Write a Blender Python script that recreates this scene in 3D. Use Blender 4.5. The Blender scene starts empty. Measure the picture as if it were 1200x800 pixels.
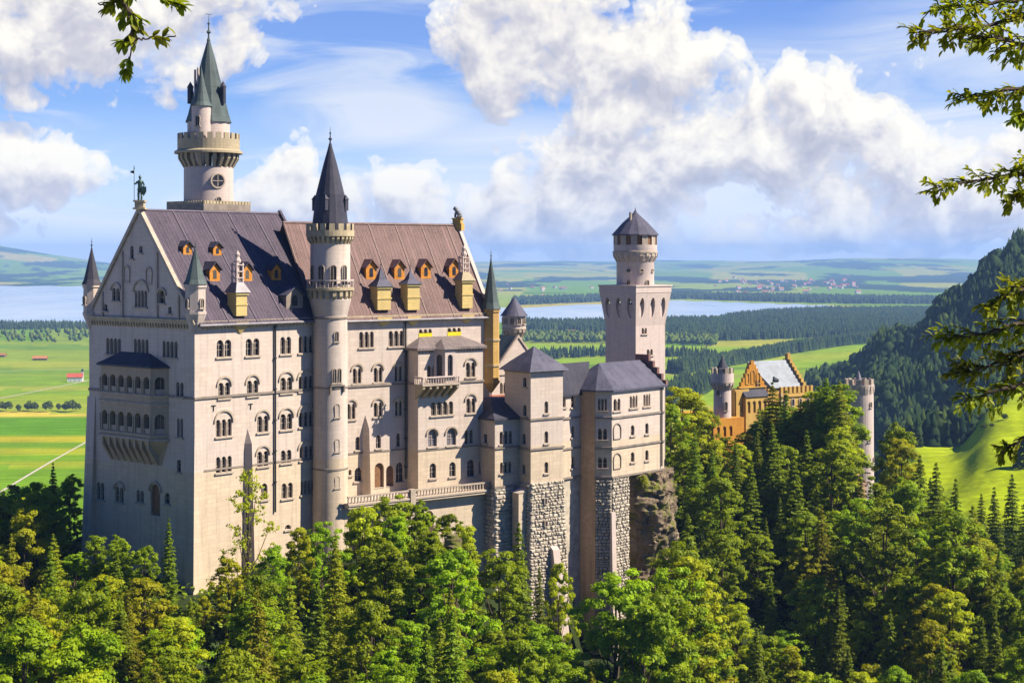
import bpy, math, random
import numpy as np
from mathutils import Vector, Matrix
from mathutils.geometry import tessellate_polygon
random.seed(11)
RNG = np.random.default_rng(5)
R = math.radians
SC = bpy.context.scene
COL = SC.collection

# ------------------------------------------------------------------ camera, world, sun, exposure
F = 1900.0            # focal length in pixels of the 1200 px wide photograph
CX, HY = 600.0, 303.0 # column of the view direction, row of the horizon
cam_d = bpy.data.cameras.new('camera')
cam_d.sensor_width = 36.0
cam_d.lens = 36.0 * F / 1200.0
cam_d.shift_y = (HY - 400.0) / 1200.0
cam_d.clip_start = 0.1
cam_d.clip_end = 90000.0
cam = bpy.data.objects.new('camera', cam_d)
cam.location = (0, 0, 0)
cam.rotation_euler = (R(90), 0, 0)
COL.objects.link(cam)
SC.camera = cam

SUN_AZ, SUN_EL = 95.0, 44.0
sd = bpy.data.lights.new('sun', 'SUN')
sd.energy = 5.0
sd.angle = R(0.5)
sd.color = (1.0, 0.89, 0.72)
sun = bpy.data.objects.new('sun', sd)
sdir = Vector((math.sin(R(SUN_AZ)) * math.cos(R(SUN_EL)), math.cos(R(SUN_AZ)) * math.cos(R(SUN_EL)), math.sin(R(SUN_EL))))
sun.rotation_euler = sdir.to_track_quat('Z', 'Y').to_euler()
sun.location = (60, 0, 80)
COL.objects.link(sun)

SC.view_settings.view_transform = 'Standard'
SC.view_settings.look = 'None'
SC.view_settings.gamma = 1.0
SC.view_settings.exposure = 1.24
SC.cycles.use_denoising = True
SC.cycles.max_bounces = 6
SC.cycles.diffuse_bounces = 3
SC.cycles.glossy_bounces = 2
SC.cycles.transmission_bounces = 2
SC.cycles.volume_bounces = 0
SC.cycles.caustics_reflective = False
SC.cycles.caustics_refractive = False


class NT:
    """small helper to write node trees"""
    def __init__(s, tree):
        s.t = tree
    def n(s, typ, **kw):
        nd = s.t.nodes.new(typ)
        for k, v in kw.items():
            setattr(nd, k, v)
        return nd
    def link(s, a, b):
        s.t.links.new(a, b)
    def put(s, sock, v):
        if hasattr(v, 'bl_rna') and isinstance(v, bpy.types.NodeSocket):
            s.link(v, sock)
        else:
            sock.default_value = v
    def m(s, op, a, b=None, c=None, clamp=False):
        nd = s.n('ShaderNodeMath', operation=op, use_clamp=clamp)
        s.put(nd.inputs[0], a)
        if b is not None: s.put(nd.inputs[1], b)
        if c is not None: s.put(nd.inputs[2], c)
        return nd.outputs[0]
    def mix(s, f, a, b, mode='MIX'):
        nd = s.n('ShaderNodeMix', data_type='RGBA', blend_type=mode)
        s.put(nd.inputs[0], f); s.put(nd.inputs[6], a); s.put(nd.inputs[7], b)
        return nd.outputs[2]
    def ramp(s, f, stops, interp='LINEAR'):
        nd = s.n('ShaderNodeValToRGB')
        cr = nd.color_ramp
        cr.interpolation = interp
        while len(cr.elements) < len(stops): cr.elements.new(0.5)
        for e, (p, c) in zip(cr.elements, stops):
            e.position = p
            e.color = (c, c, c, 1) if not hasattr(c, '__len__') else (*c, 1)
        s.link(f, nd.inputs[0])
        return nd.outputs[0]
    def noise(s, vec, scale, detail=3, rough=0.55, dist=0.0, dim='3D'):
        nd = s.n('ShaderNodeTexNoise', noise_dimensions=dim)
        nd.inputs['Scale'].default_value = scale
        nd.inputs['Detail'].default_value = detail
        nd.inputs['Roughness'].default_value = rough
        nd.inputs['Distortion'].default_value = dist
        if vec is not None: s.link(vec, nd.inputs['Vector'])
        return nd.outputs['Fac']
    def mapv(s, vec, scale=(1, 1, 1), loc=(0, 0, 0), rot=(0, 0, 0)):
        nd = s.n('ShaderNodeMapping')
        nd.inputs['Scale'].default_value = scale
        nd.inputs['Location'].default_value = loc
        nd.inputs['Rotation'].default_value = rot
        s.link(vec, nd.inputs['Vector'])
        return nd.outputs[0]


# ---- the sky: Nishita, with clouds laid out by compass bearing and elevation
CLOUDS = [  # azimuth px, elevation px, half width, half height, strength
    (110, 20, 205, 92, 1.0), (20, 70, 120, 55, .9), (40, 205, 92, 46, 1.0), (-40, 215, 90, 60, 1.0), (25, 268, 62, 18, .8),
    (335, 232, 58, 52, 1.1), (405, 238, 40, 30, .9), (470, 246, 56, 44, 1.0),
    (640, 50, 115, 88, 1.0), (740, 95, 120, 85, 1.0), (600, 5, 70, 60, .9),
    (950, 150, 118, 78, 1.0), (830, 175, 120, 60, .9), (660, 200, 66, 60, 1.1), (650, 250, 125, 64, .9), (740, 235, 78, 45, .9),
    (1065, 190, 62, 50, 1.1), (1120, 235, 110, 50, .9), (1000, 235, 100, 40, .7),
    (1300, 180, 140, 90, 1.0), (-260, 120, 160, 90, 1.0), (1550, 60, 190, 120, 1.0), (1010, 262, 190, 26, .9), (700, 282, 150, 20, .9), (880, 286, 170, 14, .8), (450, 280, 120, 16, .7), (1080, 288, 160, 12, .8),
]
def make_world():
    w = bpy.data.worlds.new('World')
    SC.world = w
    w.use_nodes = True
    t = w.node_tree
    t.nodes.clear()
    N = NT(t)
    # group: cloud thickness at a (azimuth, elevation) position in photograph-pixel-like angular units (1/1900 rad)
    g = bpy.data.node_groups.new('cloud_field', 'ShaderNodeTree')
    g.interface.new_socket('P', in_out='INPUT', socket_type='NodeSocketVector')
    g.interface.new_socket('D', in_out='OUTPUT', socket_type='NodeSocketFloat')
    G = NT(g)
    gi = G.n('NodeGroupInput'); go = G.n('NodeGroupOutput')
    P = gi.outputs[0]
    wv = G.n('ShaderNodeTexNoise', noise_dimensions='2D'); wv.inputs['Scale'].default_value = 0.012; wv.inputs['Detail'].default_value = 2
    G.link(P, wv.inputs['Vector'])
    sub = G.n('ShaderNodeVectorMath', operation='SUBTRACT'); G.link(wv.outputs['Color'], sub.inputs[0]); sub.inputs[1].default_value = (.5, .5, .5)
    sca = G.n('ShaderNodeVectorMath', operation='SCALE'); G.link(sub.outputs[0], sca.inputs[0]); sca.inputs['Scale'].default_value = 60
    add = G.n('ShaderNodeVectorMath', operation='ADD'); G.link(P, add.inputs[0]); G.link(sca.outputs[0], add.inputs[1])
    sep = G.n('ShaderNodeSeparateXYZ'); G.link(add.outputs[0], sep.inputs[0])
    X, Y = sep.outputs[0], sep.outputs[1]
    acc = None
    for (px, py, rx, ry, st) in CLOUDS:
        dx = G.m('MULTIPLY', G.m('SUBTRACT', X, px - 600.0), 1.0 / (rx * 1.24))
        dy = G.m('MULTIPLY', G.m('SUBTRACT', Y, 303.0 - py), 1.0 / (ry * 1.22))
        q = G.m('ADD', G.m('MULTIPLY', dx, dx), G.m('MULTIPLY', dy, dy))
        v = G.m('SUBTRACT', st, q)
        acc = v if acc is None else G.m('SMOOTH_MAX', acc, v, 0.25)
    acc = G.m('MAXIMUM', acc, -1.2)
    f1 = G.noise(P, 0.0135, 6, 0.55, dim='2D')
    vo = G.n('ShaderNodeTexVoronoi', feature='F1', voronoi_dimensions='2D'); vo.inputs['Scale'].default_value = 0.030; vo.inputs['Detail'].default_value = 2.0
    vo.inputs['Roughness'].default_value = .62
    G.link(add.outputs[0], vo.inputs['Vector'])
    puff = G.m('SUBTRACT', 0.5, vo.outputs['Distance'])
    f2 = G.m('MULTIPLY', G.m('SUBTRACT', f1, 0.5), 1.9)
    D = G.m('ADD', G.m('ADD', acc, f2), G.m('MULTIPLY', puff, 0.42))
    G.link(D, go.inputs[0])
    # world
    tc = N.n('ShaderNodeTexCoord')
    sp = N.n('ShaderNodeSeparateXYZ'); N.link(tc.outputs['Generated'], sp.inputs[0])
    az = N.m('MULTIPLY', N.m('ARCTAN2', sp.outputs[0], sp.outputs[1]), F)
    el = N.m('MULTIPLY', N.m('ARCSINE', sp.outputs[2]), F)
    cb = N.n('ShaderNodeCombineXYZ'); N.link(az, cb.inputs[0]); N.link(el, cb.inputs[1])
    def field(off):
        ad = N.n('ShaderNodeVectorMath', operation='ADD'); N.link(cb.outputs[0], ad.inputs[0]); ad.inputs[1].default_value = off
        gn = N.n('ShaderNodeGroup'); gn.node_tree = g; N.link(ad.outputs[0], gn.inputs[0])
        return gn.outputs[0]
    d0 = field((0, 0, 0))
    d1 = field((10, 30, 0))
    alpha = N.ramp(d0, [(-.0, 0), (0.18, .6), (0.50, 1)], 'EASE')
    lit = N.m('MULTIPLY', N.m('SUBTRACT', d0, d1), 0.62)
    # thick parts grey, crowns towards the sun bright
    lit = N.m('SUBTRACT', N.m('ADD', lit, 0.50), N.m('MULTIPLY', N.m('MINIMUM', N.m('MAXIMUM', d0, 0), 1.2), 0.12))
    ccol = N.ramp(lit, [(0.0, (.46, .47, .56)), (0.3, (.61, .60, .66)), (0.55, (.83, .80, .78)), (0.8, (1.0, .96, .87)), (1.0, (1.0, .97, .88))])
    csc = N.mix(1.0, ccol, (9.0, 8.9, 8.6, 1), 'MULTIPLY')
    sky = N.n('ShaderNodeTexSky', sky_type='NISHITA')
    sky.sun_disc = False
    sky.sun_elevation = R(SUN_EL)
    sky.sun_rotation = R(SUN_AZ)
    sky.altitude = 900
    sky.air_density = 1.0
    sky.dust_density = 0.15
    sky.ozone_density = 3.5
    hs = N.n('ShaderNodeHueSaturation'); hs.inputs['Saturation'].default_value = 1.25; hs.inputs['Value'].default_value = 1.0
    N.link(sky.outputs[0], hs.inputs['Color'])
    skyc = N.mix(1.0, hs.outputs[0], (0.06, 0.52, 1.05, 1), 'MULTIPLY')
    # thin high cloud, streaked along the horizon
    mp = N.mapv(cb.outputs[0], scale=(0.0032, 0.014, 1), rot=(0, 0, R(-4)))
    th = N.noise(mp, 1.0, 5, 0.6, 0.6, dim='2D')
    front = N.ramp(sp.outputs[1], [(0.45, 0), (0.85, 1)])
    tha = N.m('MULTIPLY', N.ramp(th, [(0.46, 0), (0.70, .8)], 'EASE'), N.ramp(N.m('MULTIPLY', el, 1.0 / 1400.0, clamp=True), [(0.0, 1), (0.25, 1), (0.5, 0.0)]))
    # milky air close to the horizon
    hz = N.ramp(N.m('MULTIPLY', el, 1.0 / 600.0, clamp=True), [(0.0, .92), (0.10, .62), (0.30, .22), (1.0, 0.0)])
    sc2 = N.n('ShaderNodeSeparateXYZ'); N.link(cb.outputs[0], sc2.inputs[0])
    veil = None
    for (vx, vy, rx, ry) in ((980, 170, 420, 150), (1150, 60, 260, 70), (440, 135, 150, 48), (620, 200, 200, 80)):
        dx = N.m('MULTIPLY', N.m('SUBTRACT', sc2.outputs[0], vx - 600.0), 1.0 / rx); dy = N.m('MULTIPLY', N.m('SUBTRACT', sc2.outputs[1], 303.0 - vy), 1.0 / ry)
        q = N.m('SUBTRACT', 1.0, N.m('ADD', N.m('MULTIPLY', dx, dx), N.m('MULTIPLY', dy, dy)))
        veil = q if veil is None else N.m('SMOOTH_MAX', veil, q, 0.3)
    veil = N.m('MAXIMUM', veil, 0.0)
    tha = N.m('MULTIPLY', N.m('MAXIMUM', tha, N.m('MULTIPLY', N.m('MULTIPLY', veil, 1.3), N.ramp(th, [(0.28, 0.15), (0.58, 1)]), clamp=True)), front)
    hz = N.m('MULTIPLY', hz, N.m('ADD', N.m('MULTIPLY', front, .25), .75))
    c1 = N.mix(tha, skyc, (5.0, 5.7, 6.8, 1))
    c1 = N.mix(hz, c1, (9.2, 9.2, 10.2, 1))
    # clear overhead and low cloud only around the horizon
    low = N.ramp(N.m('MULTIPLY', el, 1.0 / 1400.0, clamp=True), [(0.0, 1), (0.30, 1), (0.62, 0.0)])
    alpha = N.m('MULTIPLY', N.m('MULTIPLY', alpha, low), front)
    c2 = N.mix(alpha, c1, csc)
    bg = N.n('ShaderNodeBackground'); bg.inputs['Strength'].default_value = 0.054
    N.link(c2, bg.inputs['Color'])
    out = N.n('ShaderNodeOutputWorld'); N.link(bg.outputs[0], out.inputs['Surface'])
make_world()

# ------------------------------------------------------------------ materials
MATS = {}
def mat(name, build):
    if name in MATS: return MATS[name]
    m = bpy.data.materials.new(name)
    m.use_nodes = True
    m.node_tree.nodes.clear()
    N = NT(m.node_tree)
    p = N.n('ShaderNodeBsdfPrincipled')
    p.inputs['Specular IOR Level'].default_value = 0.25
    o = N.n('ShaderNodeOutputMaterial')
    N.link(p.outputs[0], o.inputs['Surface'])
    build(N, p, o)
    MATS[name] = m
    return m
def c4(c, k=1.0): return (c[0] * k, c[1] * k, c[2] * k, 1)
def bump(N, p, h, strength=0.5, dist=0.1):
    b = N.n('ShaderNodeBump'); b.inputs['Strength'].default_value = strength; b.inputs['Distance'].default_value = dist
    N.link(h, b.inputs['Height']); N.link(b.outputs[0], p.inputs['Normal'])

def masonry(col, col2, bw=1.3, bh=0.55, joint=0.35, stain=0.35, vary=0.10, bs=0.25, foot=None):
    """ashlar: faint joints, blocks of slightly different tone, rain streaks and blotches"""
    def f(N, p, o):
        uv = N.n('ShaderNodeUVMap').outputs[0]
        br = N.n('ShaderNodeTexBrick')
        br.inputs['Scale'].default_value = 1.0
        br.inputs['Brick Width'].default_value = bw
        br.inputs['Row Height'].default_value = bh
        br.inputs['Mortar Size'].default_value = 0.022
        br.inputs['Mortar Smooth'].default_value = 0.3
        br.inputs['Color1'].default_value = c4(col, 1 - vary)
        br.inputs['Color2'].default_value = c4(col, 1 + vary)
        br.inputs['Mortar'].default_value = c4(col, 1 - joint)
        N.link(uv, br.inputs['Vector'])
        blot = N.noise(uv, 0.16, 5, 0.6)
        streak = N.noise(N.mapv(uv, scale=(1.3, 0.07, 1)), 1.0, 5, 0.65)
        c = N.mix(N.ramp(blot, [(0.35, 0), (0.7, 1)]), br.outputs['Color'], c4(col2))
        c = N.mix(N.m('MULTIPLY', N.ramp(streak, [(0.50, 0), (0.74, 1)]), stain), c, c4(col2, 0.45))
        if foot:
            su = N.n('ShaderNodeSeparateXYZ'); N.link(uv, su.inputs[0])
            ft = N.m('GREATER_THAN', -28.95, N.m('ADD', su.outputs[1], 0.0))
            c = N.mix(ft, c, N.mix(1.0, c, c4(foot), 'MULTIPLY'))
        fine = N.noise(uv, 3.0, 4, 0.7)
        c = N.mix(0.35, c, N.mix(1.0, c, N.ramp(fine, [(0.25, .75), (0.75, 1.2)]), 'MULTIPLY'))
        N.link(c, p.inputs['Base Color'])
        p.inputs['Roughness'].default_value = 0.9
        h = N.m('ADD', N.m('MULTIPLY', br.outputs['Fac'], -1.0), N.m('MULTIPLY', fine, 0.6))
        bump(N, p, h, bs, 0.06)
    return f
def roofing(col, col2, tw=0.45, th=0.30, streak=0.5):
    def f(N, p, o):
        uv = N.n('ShaderNodeUVMap').outputs[0]
        br = N.n('ShaderNodeTexBrick')
        br.inputs['Scale'].default_value = 1.0
        br.inputs['Brick Width'].default_value = tw
        br.inputs['Row Height'].default_value = th
        br.inputs['Mortar Size'].default_value = 0.03
        br.inputs['Color1'].default_value = c4(col, 0.72)
        br.inputs['Color2'].default_value = c4(col, 1.28)
        br.inputs['Mortar'].default_value = c4(col, 0.45)
        N.link(uv, br.inputs['Vector'])
        blot = N.noise(uv, 0.22, 6, 0.65)
        st = N.noise(N.mapv(uv, scale=(1.1, 0.06, 1)), 1.0, 6, 0.7)
        c = N.mix(N.ramp(blot, [(0.35, 0), (0.68, 1)]), br.outputs['Color'], c4(col2))
        c = N.mix(N.m('MULTIPLY', N.ramp(st, [(0.48, 0), (0.70, 1)]), streak), c, c4(col2, 1.7))
        N.link(c, p.inputs['Base Color'])
        p.inputs['Roughness'].default_value = 0.65
        p.inputs['Specular IOR Level'].default_value = 0.2
        bump(N, p, N.m('MULTIPLY', br.outputs['Fac'], -1.0), 0.5, 0.05)
    return f
def plain(col, rough=0.8, vary=0.25, scale=1.5, metal=0.0, bs=0.2):
    def f(N, p, o):
        tc = N.n('ShaderNodeTexCoord').outputs['Object']
        n = N.noise(tc, scale, 5, 0.65)
        c = N.mix(1.0, c4(col), N.ramp(n, [(0.3, 1 - vary), (0.7, 1 + vary)]), 'MULTIPLY')
        N.link(c, p.inputs['Base Color'])
        p.inputs['Roughness'].default_value = rough
        p.inputs['Metallic'].default_value = metal
        if bs: bump(N, p, N.noise(tc, scale * 5, 4, .6), bs, 0.05)
    return f
def glass(N, p, o):
    oi = N.n('ShaderNodeObjectInfo').outputs['Random']
    tc = N.n('ShaderNodeTexCoord').outputs['Object']
    n = N.noise(tc, 0.9, 2)
    c = N.mix(N.ramp(n, [(.4, 0), (.7, 1)]), (.012, .012, .018, 1), (.05, .045, .05, 1))
    c = N.mix(N.ramp(oi, [(.55, 0), (.95, .8)]), c, (.10, .085, .06, 1))
    N.link(c, p.inputs['Base Color'])
    p.inputs['Roughness'].default_value = 0.12
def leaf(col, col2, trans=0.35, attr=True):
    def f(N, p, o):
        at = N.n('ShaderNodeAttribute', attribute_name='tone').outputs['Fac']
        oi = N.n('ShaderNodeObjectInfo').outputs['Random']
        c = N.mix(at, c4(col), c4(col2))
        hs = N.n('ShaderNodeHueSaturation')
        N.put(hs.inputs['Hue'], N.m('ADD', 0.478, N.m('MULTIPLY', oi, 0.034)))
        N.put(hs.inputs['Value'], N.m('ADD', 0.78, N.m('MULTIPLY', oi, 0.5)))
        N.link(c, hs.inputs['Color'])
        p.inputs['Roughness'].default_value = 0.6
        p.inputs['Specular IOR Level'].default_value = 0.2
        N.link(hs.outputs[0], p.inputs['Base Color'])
        tr = N.n('ShaderNodeBsdfTranslucent')
        tcn = N.mix(1.0, hs.outputs[0], (1.25, 1.2, 0.5, 1), 'MULTIPLY')
        N.link(tcn, tr.inputs['Color'])
        mx = N.n('ShaderNodeMixShader'); mx.inputs[0].default_value = trans
        N.link(p.outputs[0], mx.inputs[1]); N.link(tr.outputs[0], mx.inputs[2])
        N.link(mx.outputs[0], o.inputs['Surface'])
    return f
def farwood(col, col2):
    def f(N, p, o):
        at = N.n('ShaderNodeAttribute', attribute_name='tone').outputs['Fac']
        N.link(N.mix(at, c4(col), c4(col2)), p.inputs['Base Color'])
        p.inputs['Roughness'].default_value = 0.9
        p.inputs['Specular IOR Level'].default_value = 0.0
    return f

M_WALL = mat('cream_limestone', masonry((.46, .382, .322), (.445, .38, .335), 1.5, .62, .24, .48, .085, .3, (1.03, 1.0, .86)))
M_WALLB = mat('ochre_sandstone', masonry((.33, .27, .17), (.31, .26, .18), .9, .45, .3, .25, .10, .3))
M_TRIM = mat('grey_stone_trim', plain((.20, .165, .135), .85, .3, .8))
M_TRIMY = mat('yellow_stone_trim', plain((.34, .28, .18), .85, .3, .9))
M_HOOD = mat('carved_stone', plain((.34, .28, .22), .85, .2, 1.2))
M_RUST = mat('rough_limestone', plain((.37, .325, .26), .95, .34, .9, bs=.9))
M_RUSTJ = mat('mortar_dark', plain((.16, .14, .11), .95, .3, 2))
M_ROOFW = mat('violet_grey_roof', roofing((.042, .031, .050), (.064, .048, .068), .5, .34, .55))
M_ROOFE = mat('rosy_brown_roof', roofing((.100, .055, .050), (.140, .082, .076), .5, .34, .6))
M_ROOFD = mat('dark_slate_roof', roofing((.032, .033, .052), (.05, .048, .065), .4, .28, .3))
M_ROOFG = mat('green_copper_roof', roofing((.045, .062, .062), (.065, .088, .086), .4, 1.2, .4))
M_ROOFP = mat('pale_slate_roof', roofing((.055, .055, .085), (.085, .082, .115), .4, .28, .3))
M_LEAD = mat('lead_sheet', plain((.15, .14, .155), .5, .3, .8, .2))
M_METAL = mat('dark_metal', plain((.035, .04, .04), .45, .3, 2, .6))
M_BRONZE = mat('bronze_patina', plain((.05, .085, .07), .5, .4, 2, .5))
M_GLASS = mat('window_glass', glass)
M_BARS = mat('window_bars', plain((.10, .075, .05), .6, .2))
M_BLIND = mat('yellow_blind', plain((.62, .46, .008), .8, .12, 1.0, bs=0))
M_WOOD = mat('orange_timber', plain((.42, .17, .02), .7, .3, 2))
M_DOOR = mat('brown_door', plain((.16, .08, .035), .7, .3, 2))
M_ORANGE = mat('orange_brick', masonry((.48, .235, .025), (.38, .15, .02), .5, .2, .3, .3, .12))
M_OCHRE = mat('ochre_plaster', masonry((.44, .29, .08), (.40, .24, .06), .8, .4, .2, .3, .08))
M_PINKW = mat('pale_pink_stone', masonry((.46, .375, .33), (.43, .36, .33), .9, .45, .25, .3, .06))
M_BLUEROOF = mat('bright_metal_roof', plain((.15, .175, .21), .5, .3, .5))
M_BARK = mat('bark', plain((.09, .065, .045), .95, .4, 3))
M_TWIG = mat('twig', plain((.055, .04, .028), .9, .3, 6))

# ------------------------------------------------------------------ mesh helper
def tag(o, label=None, cat=None, group=None, kind=None):
    if label: o['label'] = label
    if cat: o['category'] = cat
    if group: o['group'] = group
    if kind: o['kind'] = kind
    return o
def empty(name, loc, rz=0.0):
    o = bpy.data.objects.new(name, None)
    o.location = loc; o.rotation_euler = (0, 0, rz)
    o.empty_display_size = 1.0
    COL.objects.link(o)
    return o

ZB = {}   # height of each thing's base: meshes are written with heights above the camera level and moved down here
class MB:
    def __init__(s):
        s.v = []; s.f = []; s.uv = {}
    def add(s, vs, fs, uvs=None):
        k = len(s.v)
        s.v += [tuple(v) for v in vs]
        for i, f in enumerate(fs):
            if uvs: s.uv[len(s.f)] = uvs[i]
            s.f.append(tuple(k + j for j in f))
        return s
    def islands(s):
        """pieces that stand apart become separate parts"""
        par = list(range(len(s.v)))
        def fd(i):
            while par[i] != i: par[i] = par[par[i]]; i = par[i]
            return i
        for f in s.f:
            r_ = fd(f[0])
            for j in f[1:]: par[fd(j)] = r_
        bb = {}
        for i, v in enumerate(s.v):
            b = bb.setdefault(fd(i), [list(v), list(v)])
            for k in range(3): b[0][k] = min(b[0][k], v[k]); b[1][k] = max(b[1][k], v[k])
        ks = list(bb); gp = {k: k for k in ks}
        def gf(i):
            while gp[i] != i: gp[i] = gp[gp[i]]; i = gp[i]
            return i
        for i in range(len(ks)):
            for j in range(i + 1, len(ks)):
                a, b = bb[ks[i]], bb[ks[j]]
                if all(a[0][k] - .7 <= b[1][k] and b[0][k] - .7 <= a[1][k] for k in range(3)): gp[gf(ks[i])] = gf(ks[j])
        out = {}
        for fi, f in enumerate(s.f):
            k = gf(fd(f[0])); m = out.setdefault(k, (MB(), {}))
            idx = []
            for i in f:
                if i not in m[1]: m[1][i] = len(m[0].v); m[0].v.append(s.v[i])
                idx.append(m[1][i])
            if fi in s.uv: m[0].uv[len(m[0].f)] = s.uv[fi]
            m[0].f.append(tuple(idx))
        return [m[0] for m in out.values()]
    def box(s, x0, x1, y0, y1, z0, z1):
        vs = [(x, y, z) for z in (z0, z1) for y in (y0, y1) for x in (x0, x1)]
        return s.add(vs, [(0, 2, 3, 1), (4, 5, 7, 6), (0, 1, 5, 4), (2, 6, 7, 3), (0, 4, 6, 2), (1, 3, 7, 5)])
    def pbox(s, P, s0, s1, z0, z1, d0, d1):
        vs = [P(a, z, d) for z in (z0, z1) for d in (d0, d1) for a in (s0, s1)]
        return s.add(vs, [(0, 2, 3, 1), (4, 5, 7, 6), (0, 1, 5, 4), (2, 6, 7, 3), (0, 4, 6, 2), (1, 3, 7, 5)])
    def frus(s, p0, z0, p1, z1, cap=True):
        n = len(p0)
        vs = [(x, y, z0) for x, y in p0] + [(x, y, z1) for x, y in p1]
        fs = [(i, (i + 1) % n, n + (i + 1) % n, n + i) for i in range(n)]
        if cap: fs += [tuple(range(n - 1, -1, -1)), tuple(range(n, 2 * n))]
        return s.add(vs, fs)
    def prism(s, p, z0, z1, cap=True): return s.frus(p, z0, p, z1, cap)
    def pyr(s, p, z0, apex):
        n = len(p)
        return s.add([(x, y, z0) for x, y in p] + [apex], [(i, (i + 1) % n, n) for i in range(n)] + [tuple(range(n - 1, -1, -1))])
    def lathe(s, cx, cy, prof, n=32, a0=0.0):
        vs, fs, uv = [], [], []
        for (r, z) in prof:
            for i in range(n):
                t = a0 + 2 * math.pi * i / n
                vs.append((cx + r * math.cos(t), cy + r * math.sin(t), z))
        rm = max(r for r, z in prof)
        for k in range(len(prof) - 1):
            for i in range(n):
                j = (i + 1) % n
                fs.append((k * n + i, k * n + j, (k + 1) * n + j, (k + 1) * n + i))
                u0, u1 = 2 * math.pi * rm * i / n, 2 * math.pi * rm * (i + 1) / n
                dl = math.hypot(prof[k + 1][0] - prof[k][0], prof[k + 1][1] - prof[k][1])
                vv0 = prof[k][1]; vv1 = vv0 + math.copysign(dl, prof[k + 1][1] - prof[k][1])
                uv.append([(u0, vv0), (u1, vv0), (u1, vv1), (u0, vv1)])
        return s.add(vs, fs, uv)
    def tube(s, p, q, r0, r1, n=7):
        p, q = Vector(p), Vector(q)
        d = (q - p)
        if d.length < 1e-6: return s
        m = d.to_track_quat('Z', 'Y').to_matrix()
        vs = []
        for c, r in ((p, r0), (q, r1)):
            for i in range(n):
                t = 2 * math.pi * i / n
                vs.append(c + m @ Vector((r * math.cos(t), r * math.sin(t), 0)))
        fs = [(i, (i + 1) % n, n + (i + 1) % n, n + i) for i in range(n)] + [tuple(range(n - 1, -1, -1)), tuple(range(n, 2 * n))]
        return s.add(vs, fs)
    def path(s, pts, r0, r1, n=6):
        k = len(pts) - 1
        for i in range(k):
            s.tube(pts[i], pts[i + 1], r0 + (r1 - r0) * i / k, r0 + (r1 - r0) * (i + 1) / k, n)
        return s
    def ball(s, c, r, n=10, m=6, sz=1.0):
        prof = [(max(r * math.sin(math.pi * k / m), 1e-3), c[2] - r * sz * math.cos(math.pi * k / m)) for k in range(m + 1)]
        return s.lathe(c[0], c[1], prof, n)
    def build(s, name, material, parent=None, smooth=False):
        if name in ('string_course', 'buttress', 'gable_arcading', 'wall_anchor', 'drain_pipe', 'shaft_band', 'eaves_frieze', 'courtyard_wall') and not getattr(s, 'solo', False):
            last = None
            for g_ in s.islands(): g_.solo = True; last = g_.build(name, material, parent, smooth)
            return last
        me = bpy.data.meshes.new(name)
        root = parent
        while root is not None and root.parent is not None: root = root.parent
        zb = ZB.get(root.name, 0.0) if root is not None else 0.0
        me.from_pydata([(x, y, z - zb) for x, y, z in s.v], [], s.f)
        uvl = me.uv_layers.new(name='UVMap')
        co = [Vector(v) for v in s.v]
        data = []
        for fi, f in enumerate(s.f):
            if fi in s.uv:
                for u in s.uv[fi]: data += [u[0], u[1]]
                continue
            a, b, c = co[f[0]], co[f[1]], co[f[2]]
            n = (b - a).cross(c - a)
            if len(f) > 3: n += (c - a).cross(co[f[3]] - a)
            if n.length < 1e-9: n = Vector((0, 0, 1))
            n.normalize()
            ax, ay, az = abs(n.x), abs(n.y), abs(n.z)
            if az > 0.92:
                for i in f: data += [co[i].x, co[i].y]
            else:
                # along the horizontal tangent and up the slope
                t = Vector((0, 0, 1)).cross(n); t.normalize()
                if (abs(t.x) >= abs(t.y) and t.x < 0) or (abs(t.y) > abs(t.x) and t.y < 0): t = -t
                w = n.cross(t); w.normalize()
                if w.z < 0: w = -w
                for i in f: data += [co[i].dot(t), co[i].dot(w)]
        uvl.data.foreach_set('uv', data)
        mats = material if isinstance(material, (list, tuple)) else [material]
        for m in mats: me.materials.append(m)
        if smooth: me.polygons.foreach_set('use_smooth', [True] * len(me.polygons))
        me.update()
        o = bpy.data.objects.new(name, me)
        COL.objects.link(o)
        if parent: o.parent = parent
        return o

def arch(s0, s1, z0, z1, k=6):
    """outline of a round-headed light"""
    r = (s1 - s0) / 2; r = min(r, (z1 - z0) * .6)
    cx = (s0 + s1) / 2; zs = z1 - r
    pts = [(s0, z0), (s1, z0), (s1, zs)]
    pts += [(cx + (s1 - s0) / 2 * math.cos(math.pi * i / k), zs + r * math.sin(math.pi * i / k)) for i in range(1, k)]
    pts += [(s0, zs)]
    return pts
def panel(mb, P, outer, holes, depth=0.35):
    loops = [[Vector((a, z, 0)) for a, z in outer]] + [[Vector((a, z, 0)) for a, z in h] for h in holes]
    tris = tessellate_polygon(loops)
    flat = [p for l in loops for p in l]
    mb.add([P(p.x, p.y, 0) for p in flat], [tuple(t) for t in tris])
    for h in holes:
        n = len(h)
        vs = [P(a, z, 0) for a, z in h] + [P(a, z, -depth) for a, z in h]
        mb.add(vs, [(i, (i + 1) % n, n + (i + 1) % n, n + i) for i in range(n)])
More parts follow.
